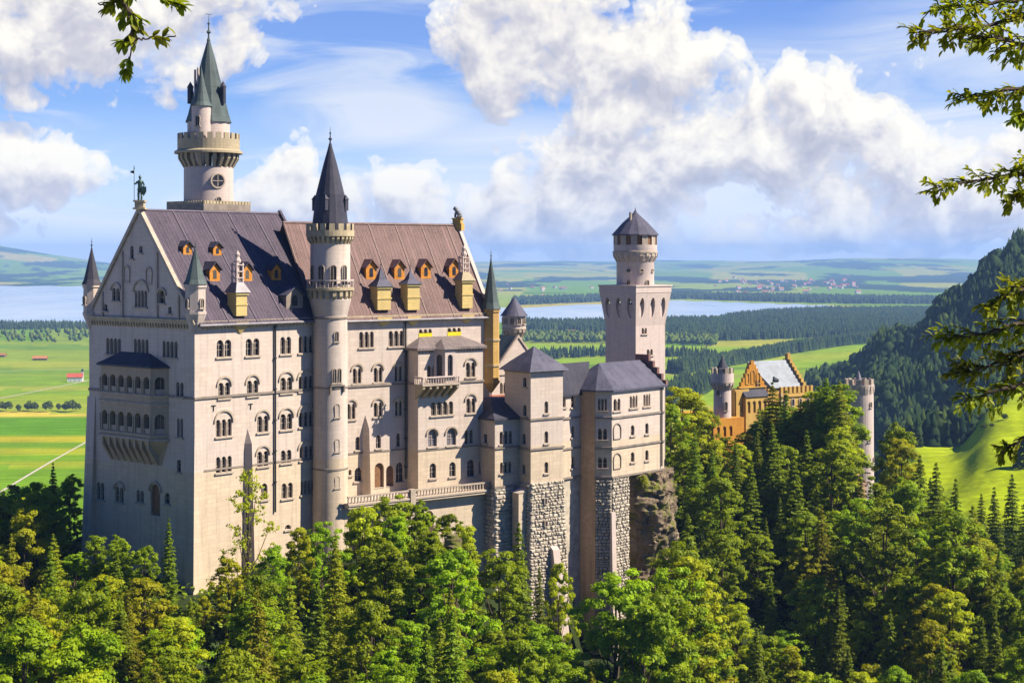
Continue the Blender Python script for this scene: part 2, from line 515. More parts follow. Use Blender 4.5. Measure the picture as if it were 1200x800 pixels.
def ring(mb, P, inner, w, d0, d1, closed=False, outer=None):
    """moulding that follows an open or closed outline; w is its width"""
    n = len(inner)
    cx = sum(p[0] for p in inner) / n; cz = sum(p[1] for p in inner) / n
    outer = outer or [(cx + (a - cx) * (1 + w / max(.2, math.hypot(a - cx, z - cz))), cz + (z - cz) * (1 + w / max(.2, math.hypot(a - cx, z - cz)))) for a, z in inner]
    vs = [P(a, z, d1) for a, z in inner] + [P(a, z, d1) for a, z in outer] + [P(a, z, d0) for a, z in outer] + [P(a, z, d0) for a, z in inner]
    fs = []
    for i in range(n if closed else n - 1):
        j = (i + 1) % n
        fs += [(i, j, n + j, n + i), (n + i, n + j, 2 * n + j, 2 * n + i), (3 * n + i, 3 * n + j, j, i)]
    mb.add(vs, fs)

class Frame:
    """a building: Empty at its base, axes turned so that local x runs along its long front"""
    def __init__(s, name, x, y, zb, theta, label, cat, group=None, e=None):
        s.x, s.y, s.zb, s.th = x, y, zb, R(theta)
        s.u = Vector((math.sin(s.th), math.cos(s.th))); s.w = Vector((-math.cos(s.th), math.sin(s.th)))
        s.e = e or empty(name, (x, y, zb), math.pi / 2 - s.th)
        ZB[s.e.name] = zb
        if e is None: tag(s.e, label, cat, group)
    def world(s, a, b): return (s.x + s.u.x * a + s.w.x * b, s.y + s.u.y * a + s.w.y * b)
    def S(s, px, py, b=0.0):
        """pixel -> (a, z) on the plane local y = b"""
        k = (px - CX) / F
        ox, oy = s.x + s.w.x * b, s.y + s.w.y * b
        a = (k * oy - ox) / (s.u.x - k * s.u.y)
        return a, (HY - py) / F * (oy + s.u.y * a)
    def Wt(s, px, py, a=0.0):
        """pixel -> (b, z) on the plane local x = a"""
        k = (px - CX) / F
        ox, oy = s.x + s.u.x * a, s.y + s.u.y * a
        b = (k * oy - ox) / (s.w.x - k * s.w.y)
        return b, (HY - py) / F * (oy + s.w.y * b)
    def z(s, py, a=0.0, b=0.0):
        return (HY - py) / F * s.world(a, b)[1]
    def PS(s, b0):  # plane facing -b (towards the sun)
        return lambda a, z, d: (a, b0 - d, z)
    def PW(s, a0):  # plane facing -a (towards the left)
        return lambda b, z, d: (a0 - d, b, z)
    def PN(s, b0): return lambda a, z, d: (a, b0 + d, z)
    def PE(s, a0): return lambda b, z, d: (a0 + d, b, z)

def window(thing, P, holes, s0, s1, z0, z1, n=2, hood=0, sill=True, depth=0.4, gap=0.24, blind=None, bars=True, wm=None, pane=None, blindarch=False, door=False):
    """one window group of n round-headed lights: opens holes in the wall, adds moulding, bars and a pane"""
    if s0 > s1: s0, s1 = s1, s0
    if z0 > z1: z0, z1 = z1, z0
    w = (s1 - s0 - (n - 1) * gap) / n
    wb = MB()
    for i in range(n):
        a = s0 + i * (w + gap)
        h = arch(a, a + w, z0, z1)
        holes.append(h)
        if bars and not door:
            wb.pbox(P, a + w / 2 - .03, a + w / 2 + .03, z0, z1 - .02, -depth + .02, -depth + .08)
            wb.pbox(P, a, a + w, z1 - w * .62, z1 - w * .62 + .06, -depth + .03, -depth + .09)
            wb.pbox(P, a, a + w, z0 + (z1 - z0) * .4, z0 + (z1 - z0) * .4 + .05, -depth + .03, -depth + .09)
        # column capitals between lights
        if i < n - 1:
            wb.pbox(P, a + w - .05, a + w + gap + .05, z1 - w * .55 - .1, z1 - w * .55 + .06, -.02, .09)
            wb.pbox(P, a + w + gap * .25, a + w + gap * .75, z0, z1 - w * .55 - .1, -.02, .05)
    if sill: wb.pbox(P, s0 - .22, s1 + .22, z0 - .26, z0 - .04, -.03, .22)
    if hood:
        r = (s1 - s0) / 2 + .12; c = (s0 + s1) / 2; zc = z1 - w / 2 - .02
        k = 12
        inn = [(c + r * math.cos(math.pi * i / k), zc + hood * r * math.sin(math.pi * i / k)) for i in range(k + 1)]
        out = [(c + (r + .26) * math.cos(math.pi * i / k), zc + (hood * r + .26) * math.sin(math.pi * i / k)) for i in range(k + 1)]
        ring(wb, P, inn, .26, -.02, .2, False, out)
    if not wb.v: wb.pbox(P, s0, s1, z0 - .1, z0 - .02, -.02, .06)
    wo = wb.build('door' if door else 'window', wm or M_HOOD, thing)
    pb = MB()
    pb.pbox(P, s0 - .08, s1 + .08, z0 - .08, z1 + .08, -depth - .06, -depth + .004)
    pb.build('leaf' if door else 'pane', (M_DOOR if door else (pane or M_GLASS)), wo)
    if blind:
        bb = MB(); bb.pbox(P, s0 - .04, s1 + .02, z0 + .05, z0 + (z1 - z0) * .72, -.16, .06)
        bb.build('blind', M_BLIND, wo)
    return wo
def surround_window(thing, P, s0, s1, z0, z1, hood=True):
    """small window on a round wall: raised surround and a dark pane"""
    wb = MB()
    h = arch(s0, s1, z0, z1)
    ring(wb, P, h, .13, -.25, .12, True)
    wb.pbox(P, s0 - .2, s1 + .2, z0 - .2, z0 - .02, -.25, .2)
    wb.pbox(P, (s0 + s1) / 2 - .03, (s0 + s1) / 2 + .03, z0, z1 - .03, 0, .07)
    wo = wb.build('window', M_HOOD, thing)
    pb = MB()
    n = len(h)
    pb.add([P(a, z, .035) for a, z in h], [tuple(range(n))])
    pb.build('pane', M_GLASS, wo)
    return wo
def cylP(cx, cy, r, ang):
    c, s_ = math.cos(ang), math.sin(ang)
    return lambda t, z, d: (cx + (r + d) * c - t * s_, cy + (r + d) * s_ + t * c, z)
def frieze(mb, P, s0, s1, z, h=.55, step=.62, d=.28):
    """corbel table of little arches under a cornice: a row of tapering blocks"""
    n = max(1, int(abs(s1 - s0) / step)); st = (s1 - s0) / n
    for i in range(n):
        a = s0 + st * (i + .28); b = s0 + st * (i + .72)
        mb.add([P(a, z, 0), P(b, z, 0), P(b, z, d), P(a, z, d), P(a, z - h, 0), P(b, z - h, 0), P(b, z - h * .45, d), P(a, z - h * .45, d)],
               [(4, 5, 6, 7), (0, 1, 5, 4), (0, 4, 7, 3), (1, 2, 6, 5), (3, 7, 6, 2)])
    mb.pbox(P, s0, s1, z + .002, z + h * .55, -.02, d + .06)
def rubble(mb, P, zlo, zhi, sfun, ch=.62, wlo=.5, whi=1.5, rnd=random):
    """rough quarry-faced blocks with real joints; sfun(z) gives the run of the course"""
    z = zlo
    while z < zhi - .1:
        h = min(ch * rnd.uniform(.75, 1.25), zhi - z)
        s0, s1 = sfun(z + h / 2)
        a = s0
        while a < s1 - .05:
            w = min(rnd.uniform(wlo, whi), s1 - a)
            if s1 - a - w < .3: w = s1 - a
            d = rnd.uniform(.10, .34); j = .045
            g = [rnd.uniform(-.05, .05) for _ in range(8)]
            x0, x1, z0, z1 = a + j, a + w - j, z + j, z + h - j
            bx, bz = min(.16, w * .2), min(.14, h * .2)
            vs = [P(x0, z0, 0), P(x1, z0, 0), P(x1, z1, 0), P(x0, z1, 0),
                  P(x0 + .03, z0 + .03, d * .5 + g[4]), P(x1 - .03, z0 + .03, d * .5 + g[5]), P(x1 - .03, z1 - .03, d * .5 + g[6]), P(x0 + .03, z1 - .03, d * .5 + g[7]),
                  P(x0 + bx, z0 + bz, d + g[0]), P(x1 - bx, z0 + bz, d + g[1]), P(x1 - bx, z1 - bz, d + g[2]), P(x0 + bx, z1 - bz, d + g[3])]
            fs = []
            for o1 in (0, 4):
                for i in range(4):
                    k = (i + 1) % 4
                    fs.append((o1 + i, o1 + k, o1 + 4 + k, o1 + 4 + i))
            fs.append((8, 9, 10, 11))
            mb.add(vs, fs)
            a += w
        z += h
def finial(mb, x, y, z, h, r=.12):
    mb.lathe(x, y, [(r * 2.2, z), (r, z + h * .12), (r * .8, z + h * .25), (r * 2.6, z + h * .33), (r * .8, z + h * .42), (r * .5, z + h * .6), (r * 1.5, z + h * .66), (r * .35, z + h * .72), (.02, z + h)], 8)
def rect(x0, x1, y0, y1): return [(x0, y0), (x1, y0), (x1, y1), (x0, y1)]
def ngon(cx, cy, r, n, a0=0.0): return [(cx + r * math.cos(a0 + 2 * math.pi * i / n), cy + r * math.sin(a0 + 2 * math.pi * i / n)) for i in range(n)]
def merlons_round(mb, cx, cy, r, z, h, n, th=.35, duty=.55, rows=None):
    for i in range(n):
        t0 = 2 * math.pi * i / n; t1 = t0 + 2 * math.pi / n * duty
        vs = []
        for zz in (z, z + h):
            for rr in (r - th, r):
                for t in (t0, t1):
                    vs.append((cx + rr * math.cos(t), cy + rr * math.sin(t), zz))
        mb.add(vs, [(0, 2, 3, 1), (4, 5, 7, 6), (0, 1, 5, 4), (2, 6, 7, 3), (0, 4, 6, 2), (1, 3, 7, 5)])
def corbels_round(mb, cx, cy, r0, r1, z0, z1, n, duty=.5):
    """tapering consoles that carry a projecting gallery"""
    for i in range(n):
        t0 = 2 * math.pi * i / n; t1 = t0 + 2 * math.pi / n * duty
        pr = [(r0 - .1, z0), (r0 + .05, z0), (r1, z0 + (z1 - z0) * .62), (r1, z1), (r0 - .1, z1)]
        vs = [(cx + r * math.cos(t), cy + r * math.sin(t), z) for t in (t0, t1) for r, z in pr]
        k = len(pr)
        mb.add(vs, [tuple(range(k)), tuple(range(2 * k - 1, k - 1, -1))] + [(i2, (i2 + 1) % k, k + (i2 + 1) % k, k + i2) for i2 in range(k)])
# ================================================================== THE PALACE
W = Frame('palace', -43.07, 220.0, -52.0, 41.0, 'long cream stone palace with steep violet and rosy roofs on the wooded hill', 'palace')
PAL = W.e
x1, y1 = W.world(25.0, 0.0)
TH2 = 51.6
E = Frame('palace', x1, y1, -52.0, TH2, '', '', e=PAL)
# palace east block is bent against the west block: map E-local (a,b) to the palace Empty's own axes
def e2w(a, b):
    X, Y = E.world(a, b); dx, dy = X - W.x, Y - W.y
    return (dx * W.u.x + dy * W.u.y, dx * W.w.x + dy * W.w.y)
def EPS(b0):
    return lambda a, z, d: (*e2w(a, b0 - d), z)
def EPW(a0):
    return lambda b, z, d: (*e2w(a0 - d, b), z)
def EPE(a0):
    return lambda b, z, d: (*e2w(a0 + d, b), z)
EAVE, BASE, SC_Z = -8.4, -52.0, -18.95
WD, WL = 24.5, 25.6      # west block depth, length
ED, EL = 17.0, 29.4      # east block
RIDGE_W, RIDGE_E = 6.6, 5.2
RB = WD / 2

# ---- west block walls
holes = []
def wS(px0, py0, px1, py1, n, hood=0, **k):
    a0, z1 = W.S(px0, py0); a1, z0 = W.S(px1, py1)
    am = (a0 + a1) / 2; Ym = W.world(am, 0)[1]
    z1 = (HY - py0) / F * Ym; z0 = (HY - py1) / F * Ym
    return window(PAL, W.PS(0), holes, a0, a1, z0, z1, n, hood, **k)
for r in [(254, 398, 271, 418, 2, 0), (288, 396.5, 304, 416.5, 2, 0), (328.5, 394.5, 341, 414.5, 2, 0), (350, 393.5, 366.5, 413, 3, 0),
          (256, 448, 269.5, 466, 2, 1), (289.5, 445.5, 302.5, 463.5, 2, 1), (328.5, 442, 342.5, 460, 2, 1), (350, 440.5, 366.5, 458, 3, .8),
          (253, 491, 271.5, 511, 3, 1), (301.5, 487, 314.5, 506, 2, 1), (328.5, 484.5, 342.5, 503, 2, 1), (350.5, 482.5, 366.5, 499.5, 3, 1),
          (253, 534.5, 271.5, 553, 3, 0), (301.5, 528.5, 314.5, 546, 2, 1), (329, 527, 341.5, 542, 2, 0), (351, 522.5, 366.5, 538.5, 3, .8),
          (306, 566, 313.5, 585, 1, 0), (330, 565.5, 343, 583.5, 2, 0), (352.5, 562.5, 368, 578.5, 4, 0), (334, 614.5, 341, 620, 1, 0)]:
    wS(*r)
mb = MB()
panel(mb, W.PS(0), [(0, BASE), (WL, BASE), (WL, EAVE), (0, EAVE)], holes)
holes = []
# ---- west gable wall with its windows
def wW(px0, py0, px1, py1, n, hood=0, a0=0.0, P=None, **k):
    b0, _ = W.Wt(px0, py0, a0); b1, _ = W.Wt(px1, py1, a0)
    Ym = W.world(a0, (b0 + b1) / 2)[1]
    return window(PAL, P or W.PW(a0), holes, b0, b1, (HY - py1) / F * Ym, (HY - py0) / F * Ym, n, hood, **k)
for r in [(124.5, 396, 141.5, 414.5, 4, 0), (157, 397, 174, 416, 4, 0), (190.5, 399.5, 208, 418.5, 4, 0),
          (206.5, 447.5, 215, 465, 2, 0), (207.5, 490, 214.5, 512, 2, 0), (207.5, 538, 212, 553, 1, 0),
          (113.5, 565, 122, 585, 2, 0), (135, 570, 145, 588, 2, .9), (160, 574, 168.5, 588, 2, 0), (193, 577, 199, 590, 1, 0),
          (158, 340, 172.5, 359.5, 4, 1), (131.5, 337, 140.5, 352, 2, .9), (186, 340, 193.5, 355, 1, 1), (121.5, 356, 126, 364, 1, 0), (197, 359, 201, 367, 1, 0),
          (152.5, 288, 156.5, 303, 1, 0), (163, 288, 167, 296, 1, 0)]:
    wW(*r)
wW(176.5, 567, 187.5, 604, 1, 1.1, door=True, sill=False)
panel(mb, W.PW(0), [(0, BASE), (WD, BASE), (WD, EAVE), (RB, RIDGE_W), (0, EAVE)], holes)
mb.add([W.PN(WD)(0, BASE, 0), W.PN(WD)(WL, BASE, 0), W.PN(WD)(WL, EAVE, 0), W.PN(WD)(0, EAVE, 0)], [(0, 1, 2, 3)])
mb.add([W.PE(WL)(0, BASE, 0), W.PE(WL)(WD, BASE, 0), W.PE(WL)(WD, EAVE, 0), W.PE(WL)(RB, RIDGE_W - .1, 0), W.PE(WL)(0, EAVE, 0)], [(0, 1, 2, 3, 4)])
wall_w = mb.build('wall', M_WALL, PAL)
# blind arches and pilaster strips on the gable
t = MB()
P = W.PW(0)
for (p0, q0, p1, q1, hd) in [(146, 312, 152, 330, 1), (172, 314, 178, 332, 1)]:
    b0, z1 = W.Wt(p0, q0); b1, z0 = W.Wt(p1, q1)
    ring(t, P, arch(min(b0, b1), max(b0, b1), z0, z1), .18, -.02, .16, True)
for bb in (3.4, 8.2, WD - 8.2, WD - 3.4):
    zt = EAVE + (RIDGE_W - EAVE) * (min(bb, WD - bb) / RB) - .6
    t.pbox(P, bb - .18, bb + .18, EAVE, zt, -.02, .22)
# battered foot of the west wall and the corner pier
def slab(mb, P, s0, s1, z0, z1, dtop, dbot):
    mb.add([P(s0, z1, dtop), P(s1, z1, dtop), P(s0, z0, dbot), P(s1, z0, dbot), P(s0, z1, -.1), P(s1, z1, -.1), P(s0, z0, -.1), P(s1, z0, -.1)],
           [(0, 1, 3, 2), (0, 2, 6, 4), (1, 3, 7, 5), (0, 1, 5, 4)])
t.build('gable_arcading', M_HOOD, PAL)
t = MB()
slab(t, P, WD - 1.6, WD + .4, BASE, -20.0, .05, 1.5)
t.add([(-.05, -.05, -24.5), (1.3, -.05, -24.5), (-.05, 1.0, -24.5), (-1.2, -1.2, BASE), (1.6, -1.0, BASE), (-1.0, 1.2, BASE)], [(0, 1, 4, 3), (0, 3, 5, 2), (0, 2, 1), (1, 2, 5, 4)])
t.build('buttress', M_WALL, PAL)
# ---- east block walls
holes = []
def eS(px0, py0, px1, py1, n, hood=0, b0=0.0, **k):
    a0, _ = E.S(px0, py0, b0); a1, _ = E.S(px1, py1, b0)
    Ym = E.world((a0 + a1) / 2, b0)[1]
    return window(PAL, EPS(b0), holes, a0, a1, (HY - py1) / F * Ym, (HY - py0) / F * Ym, n, hood, **k)
for r in [(421, 388.5, 438, 407, 3, 0), (455.5, 387.5, 473, 405.5, 3, 0),
          (413.5, 431.5, 423.5, 449, 2, 1), (438, 430.5, 448, 447.5, 2, 1), (462.5, 429, 471, 446.5, 2, 1),
          (406.5, 473, 416.5, 491, 2, 1), (438, 471.5, 448, 488, 2, 1), (463, 470, 471, 486.5, 2, 1),
          (416.5, 511.5, 422, 527, 1, 0), (440.5, 509.5, 446.5, 525, 1, 0), (464.5, 507.5, 469, 523, 1, 0),
          (408.5, 550, 412, 556.5, 1, 0), (415.5, 547.5, 424.5, 563.5, 1, 0)]:
    eS(*r)
eS(491, 385.5, 506, 403, 3, 0, blind=True)
eS(524.5, 384, 540, 401.5, 3, 0, blind=True)
eS(439, 542, 450, 571, 1, 0, door=True, sill=False)
eS(452.5, 545, 462, 569.5, 1, 0, door=True, sill=False)
eS(464, 541.5, 473, 564.5, 1, 0)
mb = MB()
panel(mb, EPS(0), [(-2.5, BASE), (EL, BASE), (EL, EAVE), (-2.5, EAVE)], holes)
mb.add([EPE(EL)(0, BASE, 0), EPE(EL)(ED, BASE, 0), EPE(EL)(ED, EAVE, 0), EPE(EL)(ED / 2, RIDGE_E, 0), EPE(EL)(0, EAVE, 0)], [(0, 1, 2, 3, 4)])
Q = EPS(ED)
mb.add([Q(-2.5, BASE, 0), Q(EL, BASE, 0), Q(EL, EAVE, 0), Q(-2.5, EAVE, 0)], [(0, 1, 2, 3)])
wall_e = mb.build('wall', M_WALL, PAL)
# ---- projecting block on the sunny side
PB = -3.0
a_l = E.S(490, 500, PB)[0]; a_r = E.S(566, 450, PB)[0]
holes = []
for r in [(500.5, 428, 511.5, 444.5, 2, 0), (546, 424.5, 557, 441.5, 2, 1), (505, 470.5, 531, 486, 4, 0), (546.5, 466.5, 557, 483.5, 2, 1),
          (544.5, 503.5, 554, 519.5, 2, 0), (503.5, 542.5, 511, 560, 1, 0), (526.5, 541, 534, 558, 1, 0), (547.5, 538, 556, 558, 1, 0), (561, 540, 565, 554, 1, 0)]:
    eS(*r, b0=PB)
eS(501.5, 503, 512, 523, 1, 1, b0=PB, pane=M_LEAD)
eS(523.5, 501.5, 534.5, 521.5, 1, 1, b0=PB, pane=M_LEAD)
ZPB = -13.6
mb = MB()
panel(mb, EPS(PB), [(a_l, BASE), (a_r, BASE), (a_r, ZPB), (a_l, ZPB)], holes)
Q = EPW(a_l); mb.add([Q(PB, BASE, 0), Q(0, BASE, 0), Q(0, ZPB, 0), Q(PB, ZPB, 0)], [(0, 1, 2, 3)])
Q = EPE(a_r); mb.add([Q(PB, BASE, 0), Q(0, BASE, 0), Q(0, ZPB, 0), Q(PB, ZPB, 0)], [(0, 1, 2, 3)])
bl = mb.build('projecting_block', M_WALL, PAL)
mb = MB()
ex = .45
pts0 = [e2w(a_l - ex, PB - ex), e2w(a_r + ex, PB - ex), e2w(a_r + ex, 0), e2w(a_l - ex, 0)]
pts1 = [e2w(a_l + 2.4, -.05), e2w(a_r - 2.2, -.05)]
z0, z1 = ZPB + .05, -12.0
mb.add([(*p, z0) for p in pts0] + [(*p, z1) for p in pts1] + [(*p, z0 - .35) for p in pts0],
       [(0, 1, 5, 4), (1, 2, 5), (0, 4, 3), (0, 1, 7, 6), (1, 2, 8, 7), (3, 0, 6, 9), (6, 7, 8, 9)])
mb.build('block_roof', mat('brown_lead_roof', roofing((.13, .105, .10), (.16, .13, .125), .6, 1.2, .3)), bl)
mb = MB()
for b0, (sa, sb) in ((PB, (a_l - .12, a_r + .12)),):
    mb.pbox(EPS(b0), sa, sb, SC_Z - .16, SC_Z + .14, -.05, .2)
    mb.pbox(EPS(b0), sa, sb, -29.1, -28.85, -.05, .1)
    frieze(mb, EPS(b0), a_l, a_r, ZPB - .35, .35, .55, .16)
mb.pbox(EPW(a_l), PB, 0, SC_Z - .16, SC_Z + .14, -.05, .2)
mb.build('string_course', M_TRIM, bl)
# polygonal oriel with balcony in front of the block
oc = E.S(519, 435, PB)[0]; ow = 1.75; od = 1.9
zo0, zo1 = -19.0, ZPB - .15
poly = [(oc - ow, PB), (oc - ow * .55, PB - od), (oc + ow * .55, PB - od), (oc + ow, PB)]
hl = []; ob = MB()
or_ = MB()
for i in range(3):
    (aa, ba), (ab, bb2) = poly[i], poly[i + 1]
    L = math.hypot(ab - aa, bb2 - ba); ta, tb = (ab - aa) / L, (bb2 - ba) / L; na, nb = tb, -ta
    Pq = (lambda aa, ba, ta, tb, na, nb: (lambda s_, z, d: (*e2w(aa + ta * s_ + na * d, ba + tb * s_ + nb * d), z)))(aa, ba, ta, tb, na, nb)
    poly_P = Pq
    hs_ = []
    if i == 0: orl = ob.build  # placeholder, real part built below
    or_holes = hs_
    s0, s1 = L * .25, L * .75
    hs_.append(arch(s0, s1, zo0 + 1.2, zo1 - .8))
    panel(ob, Pq, [(0, zo0), (L, zo0), (L, zo1), (0, zo1)], hs_, .3)
    or_.pbox(Pq, s0 - .1, s1 + .1, zo0 + 1.1, zo1 - .7, -.36, -.3)
oriel = ob.build('oriel', M_PINKW, PAL)
or_.build('pane', M_GLASS, oriel)
mb = MB()
pp = [e2w(a, b) for a, b in [(oc - ow - .3, PB + .3), (oc - ow * .6 - .2, PB - od - .35), (oc + ow * .6 + .2, PB - od - .35), (oc + ow + .3, PB + .3)]]
mb.pyr(pp, zo1, (*e2w(oc, PB + .4), zo1 + 1.5))
mb.build('oriel_roof', MATS['brown_lead_roof'], oriel)
# balcony: floor slab on corbels with a pierced parapet
b_l = E.S(494, 450, PB - 2.0)[0]; b_r = E.S(538, 450, PB - 2.0)[0]; bd = 2.3
mb = MB()
mb.pbox(EPS(PB), b_l, b_r, -19.15, -18.85, -.05, bd)
balcony = mb.build('balcony', M_HOOD, PAL)
mb = MB()
Q = EPS(PB)
nb_ = 14
for i in range(nb_ + 1):
    s_ = b_l + .1 + (b_r - b_l - .3) * i / nb_
    mb.pbox(Q, s_, s_ + .1, -18.85, -17.95, bd - .22, bd - .1)
for sd in (b_l, b_r - .14):
    for k in range(5):
        d = .1 + k * .45
        mb.pbox(Q, sd, sd + .14, -18.85, -17.95, d, d + .1)
    mb.pbox(Q, sd - .03, sd + .17, -17.95, -17.75, 0, bd)
mb.pbox(Q, b_l, b_r, -17.951, -17.752, bd - .26, bd + .02)
mb.build('parapet', M_PINKW, balcony)
mb = MB()
for i in range(6):
    s_ = b_l + .15 + (b_r - b_l - .7) * i / 5
    mb.add([Q(s_, -19.15, 0), Q(s_ + .4, -19.15, 0), Q(s_ + .4, -19.15, bd - .1), Q(s_, -19.15, bd - .1), Q(s_, -21.2, 0), Q(s_ + .4, -21.2, 0), Q(s_ + .4, -19.6, bd - .15), Q(s_, -19.6, bd - .15)],
           [(4, 5, 6, 7), (0, 4, 7, 3), (1, 2, 6, 5), (3, 7, 6, 2)])
mb.build('corbel_row', M_WALLB, balcony)

# ---- cornices, strings and friezes
mb = MB()
mb.pbox(W.PS(0), -.12, WL - 2.2, SC_Z - .17, SC_Z + .15, -.05, .2)
mb.pbox(W.PW(0), .0, WD, SC_Z - .17, SC_Z + .15, -.05, .19)
mb.pbox(EPS(0), -.5, a_l, SC_Z - .17, SC_Z + .15, -.05, .2)
mb.pbox(W.PS(0), 0, WL - 2.2, -29.05, -28.8, -.05, .08)
mb.pbox(EPS(0), -.5, a_l, -29.1, -28.85, -.05, .08)
mb.build('string_course', M_TRIM, PAL)
mb = MB()
frieze(mb, W.PS(0), .6, WL, EAVE - .55, .75, .62, .3)
frieze(mb, EPS(0), -1.5, EL, EAVE - .55, .75, .62, .3)
frieze(mb, W.PW(0), .6, WD - .5, EAVE - .55, .75, .62, .3)
mb.pbox(W.PW(0), -.3, WD + .3, EAVE - .22, EAVE + .1, -.05, .5)
mb.build('eaves_frieze', M_TRIMY, PAL)
# wall anchors
mb = MB()
for px, py in ((250, 477), (293.5, 475)):
    a, z = W.S(px, py)
    mb.pbox(W.PS(0), a - .4, a + .4, z + .15, z + .27, 0, .08); mb.pbox(W.PS(0), a - .06, a + .06, z - .55, z + .3, 0, .1)
mb.build('wall_anchor', M_METAL, PAL)
# drain pipes
mb = MB()
for (P, s_, zt, zb_) in ((W.PS(0), W.S(321.5, 450)[0], EAVE - .4, -36.0), (EPS(0), a_l - .35, EAVE - .4, -33.5)):
    mb.tube(P(s_, zt, .22), P(s_, zb_, .22), .13, .13, 8)
    for k in range(6): mb.pbox(P, s_ - .2, s_ + .2, zt - 1 - k * 4.4, zt - .85 - k * 4.4, 0, .36)
mb.build('drain_pipe', M_METAL, PAL)
# slender wall buttresses with pointed heads
def spire_buttress(P, s, ztop, zbot, w0, w1, dep):
    m_ = MB()
    m_.add([P(s, ztop, .02), P(s - w1, zbot, 0), P(s + w1, zbot, 0), P(s, zbot, dep), P(s - w0, ztop - 2.0, 0), P(s + w0, ztop - 2.0, 0), P(s, ztop - 2.0, dep * .5)],
           [(0, 4, 6), (0, 6, 5), (4, 1, 3, 6), (6, 3, 2, 5)])
    m_.build('buttress', M_WALL, PAL)
spire_buttress(EPS(0), E.S(428, 520)[0], -23.4, BASE, .45, .85, 2.2)
spire_buttress(W.PS(0), W.S(290, 560)[0], -23.8, BASE, .55, 1.0, 1.9)

# ---- roofs
def gable_roof(name, material, P2, a0, a1, depth, zr, zeave, ov_s, ov_e, seam=.62, thick=.22, parapets=(), parent=PAL, smat=None):
    """P2(a,b,z) -> local point"""
    m_ = MB(); rb = depth / 2
    sl = (zr - zeave) / rb
    yo = -ov_e
    for sgn in (0, 1):
        def q(a, b, dz=0.0):
            zz = zeave + sl * min(b, depth - b) + dz
            return P2(a, b, zz)
        e0 = yo if sgn == 0 else depth - yo
        z_e = zeave + sl * yo
        A = [P2(a0 - ov_s, e0, z_e), P2(a1 + ov_s, e0, z_e), P2(a1 + ov_s, rb, zr), P2(a0 - ov_s, rb, zr)]
        B = [P2(a0 - ov_s, e0, z_e + thick), P2(a1 + ov_s, e0, z_e + thick), P2(a1 + ov_s, rb, zr + thick), P2(a0 - ov_s, rb, zr + thick)]
        m_.add(A + B, [(0, 3, 2, 1), (4, 5, 6, 7), (0, 1, 5, 4), (0, 4, 7, 3), (1, 2, 6, 5)])
    ro = m_.build(name, material, parent)
    m_ = MB()
    n = int((a1 - a0) / seam)
    for i in range(n + 1):
        a = a0 + (a1 - a0) * i / n
        h = .06 if i % 8 else .16
        wv = .035 if i % 8 else .09
        for sgn in (0, 1):
            e0 = yo if sgn == 0 else depth - yo
            z_e = zeave + sl * yo
            m_.add([P2(a - wv, e0, z_e + thick - .01), P2(a + wv, e0, z_e + thick - .01), P2(a + wv, rb, zr + thick - .01), P2(a - wv, rb, zr + thick - .01),
                    P2(a - wv, e0, z_e + thick + h), P2(a + wv, e0, z_e + thick + h), P2(a + wv, rb, zr + thick + h), P2(a - wv, rb, zr + thick + h)],
                   [(4, 5, 6, 7), (0, 1, 5, 4), (0, 4, 7, 3), (1, 2, 6, 5)])
    # ridge roll
    m_.tube(P2(a0 - ov_s, rb, zr + thick), P2(a1 + ov_s, rb, zr + thick), .2, .2, 8)
    m_.build('roof_seams', smat or M_LEAD, ro)
    # gutter
    m_ = MB()
    z_e = zeave + sl * yo
    for e0 in (yo - .12, depth - yo + .12):
        m_.tube(P2(a0 - ov_s, e0, z_e + .05), P2(a1 + ov_s, e0, z_e + .05), .2, .2, 8)
    m_.build('gutter', M_LEAD, ro)
    return ro
WP2 = lambda a, b, z: (a, b, z)
EP2 = lambda a, b, z: (*e2w(a, b), z)
roof_w = gable_roof('roof', M_ROOFW, WP2, .55, WL, WD, RIDGE_W, EAVE, .25, .62, smat=mat('violet_seam', plain((.075, .06, .085), .6, .35, 1)))
roof_e = gable_roof('roof', M_ROOFE, EP2, -3.0, EL - .3, ED, RIDGE_E, EAVE, .2, .6, smat=mat('rosy_seam', plain((.14, .088, .078), .6, .35, 1)))
# gable copings
def coping(P2, a0, a1, depth, zr, zeave, step=False, material=M_TRIM, parent=PAL):
    m_ = MB(); rb = depth / 2
    for s0, s1 in ((-.3, rb), (depth + .3, rb)):
        zz = zeave + (zr - zeave) * (min(s0, depth - s0) / rb)
        p = [(a0, s0, zz), (a1, s0, zz), (a1, s1, zr + .1), (a0, s1, zr + .1)]
        m_.add([P2(a, b, z - .15) for a, b, z in p] + [P2(a, b, z + .62) for a, b, z in p], [(0, 1, 2, 3), (4, 5, 6, 7), (0, 1, 5, 4), (1, 2, 6, 5), (2, 3, 7, 6), (3, 0, 4, 7)])
    m_.build('gable_coping', material, parent)
coping(WP2, -.38, .3, WD, RIDGE_W, EAVE, material=M_HOOD)
coping(WP2, WL - .1, WL + .35, WD, RIDGE_W + .1, EAVE, material=M_ROOFW)
coping(EP2, EL - .25, EL + .4, ED, RIDGE_E, EAVE, material=M_PINKW)
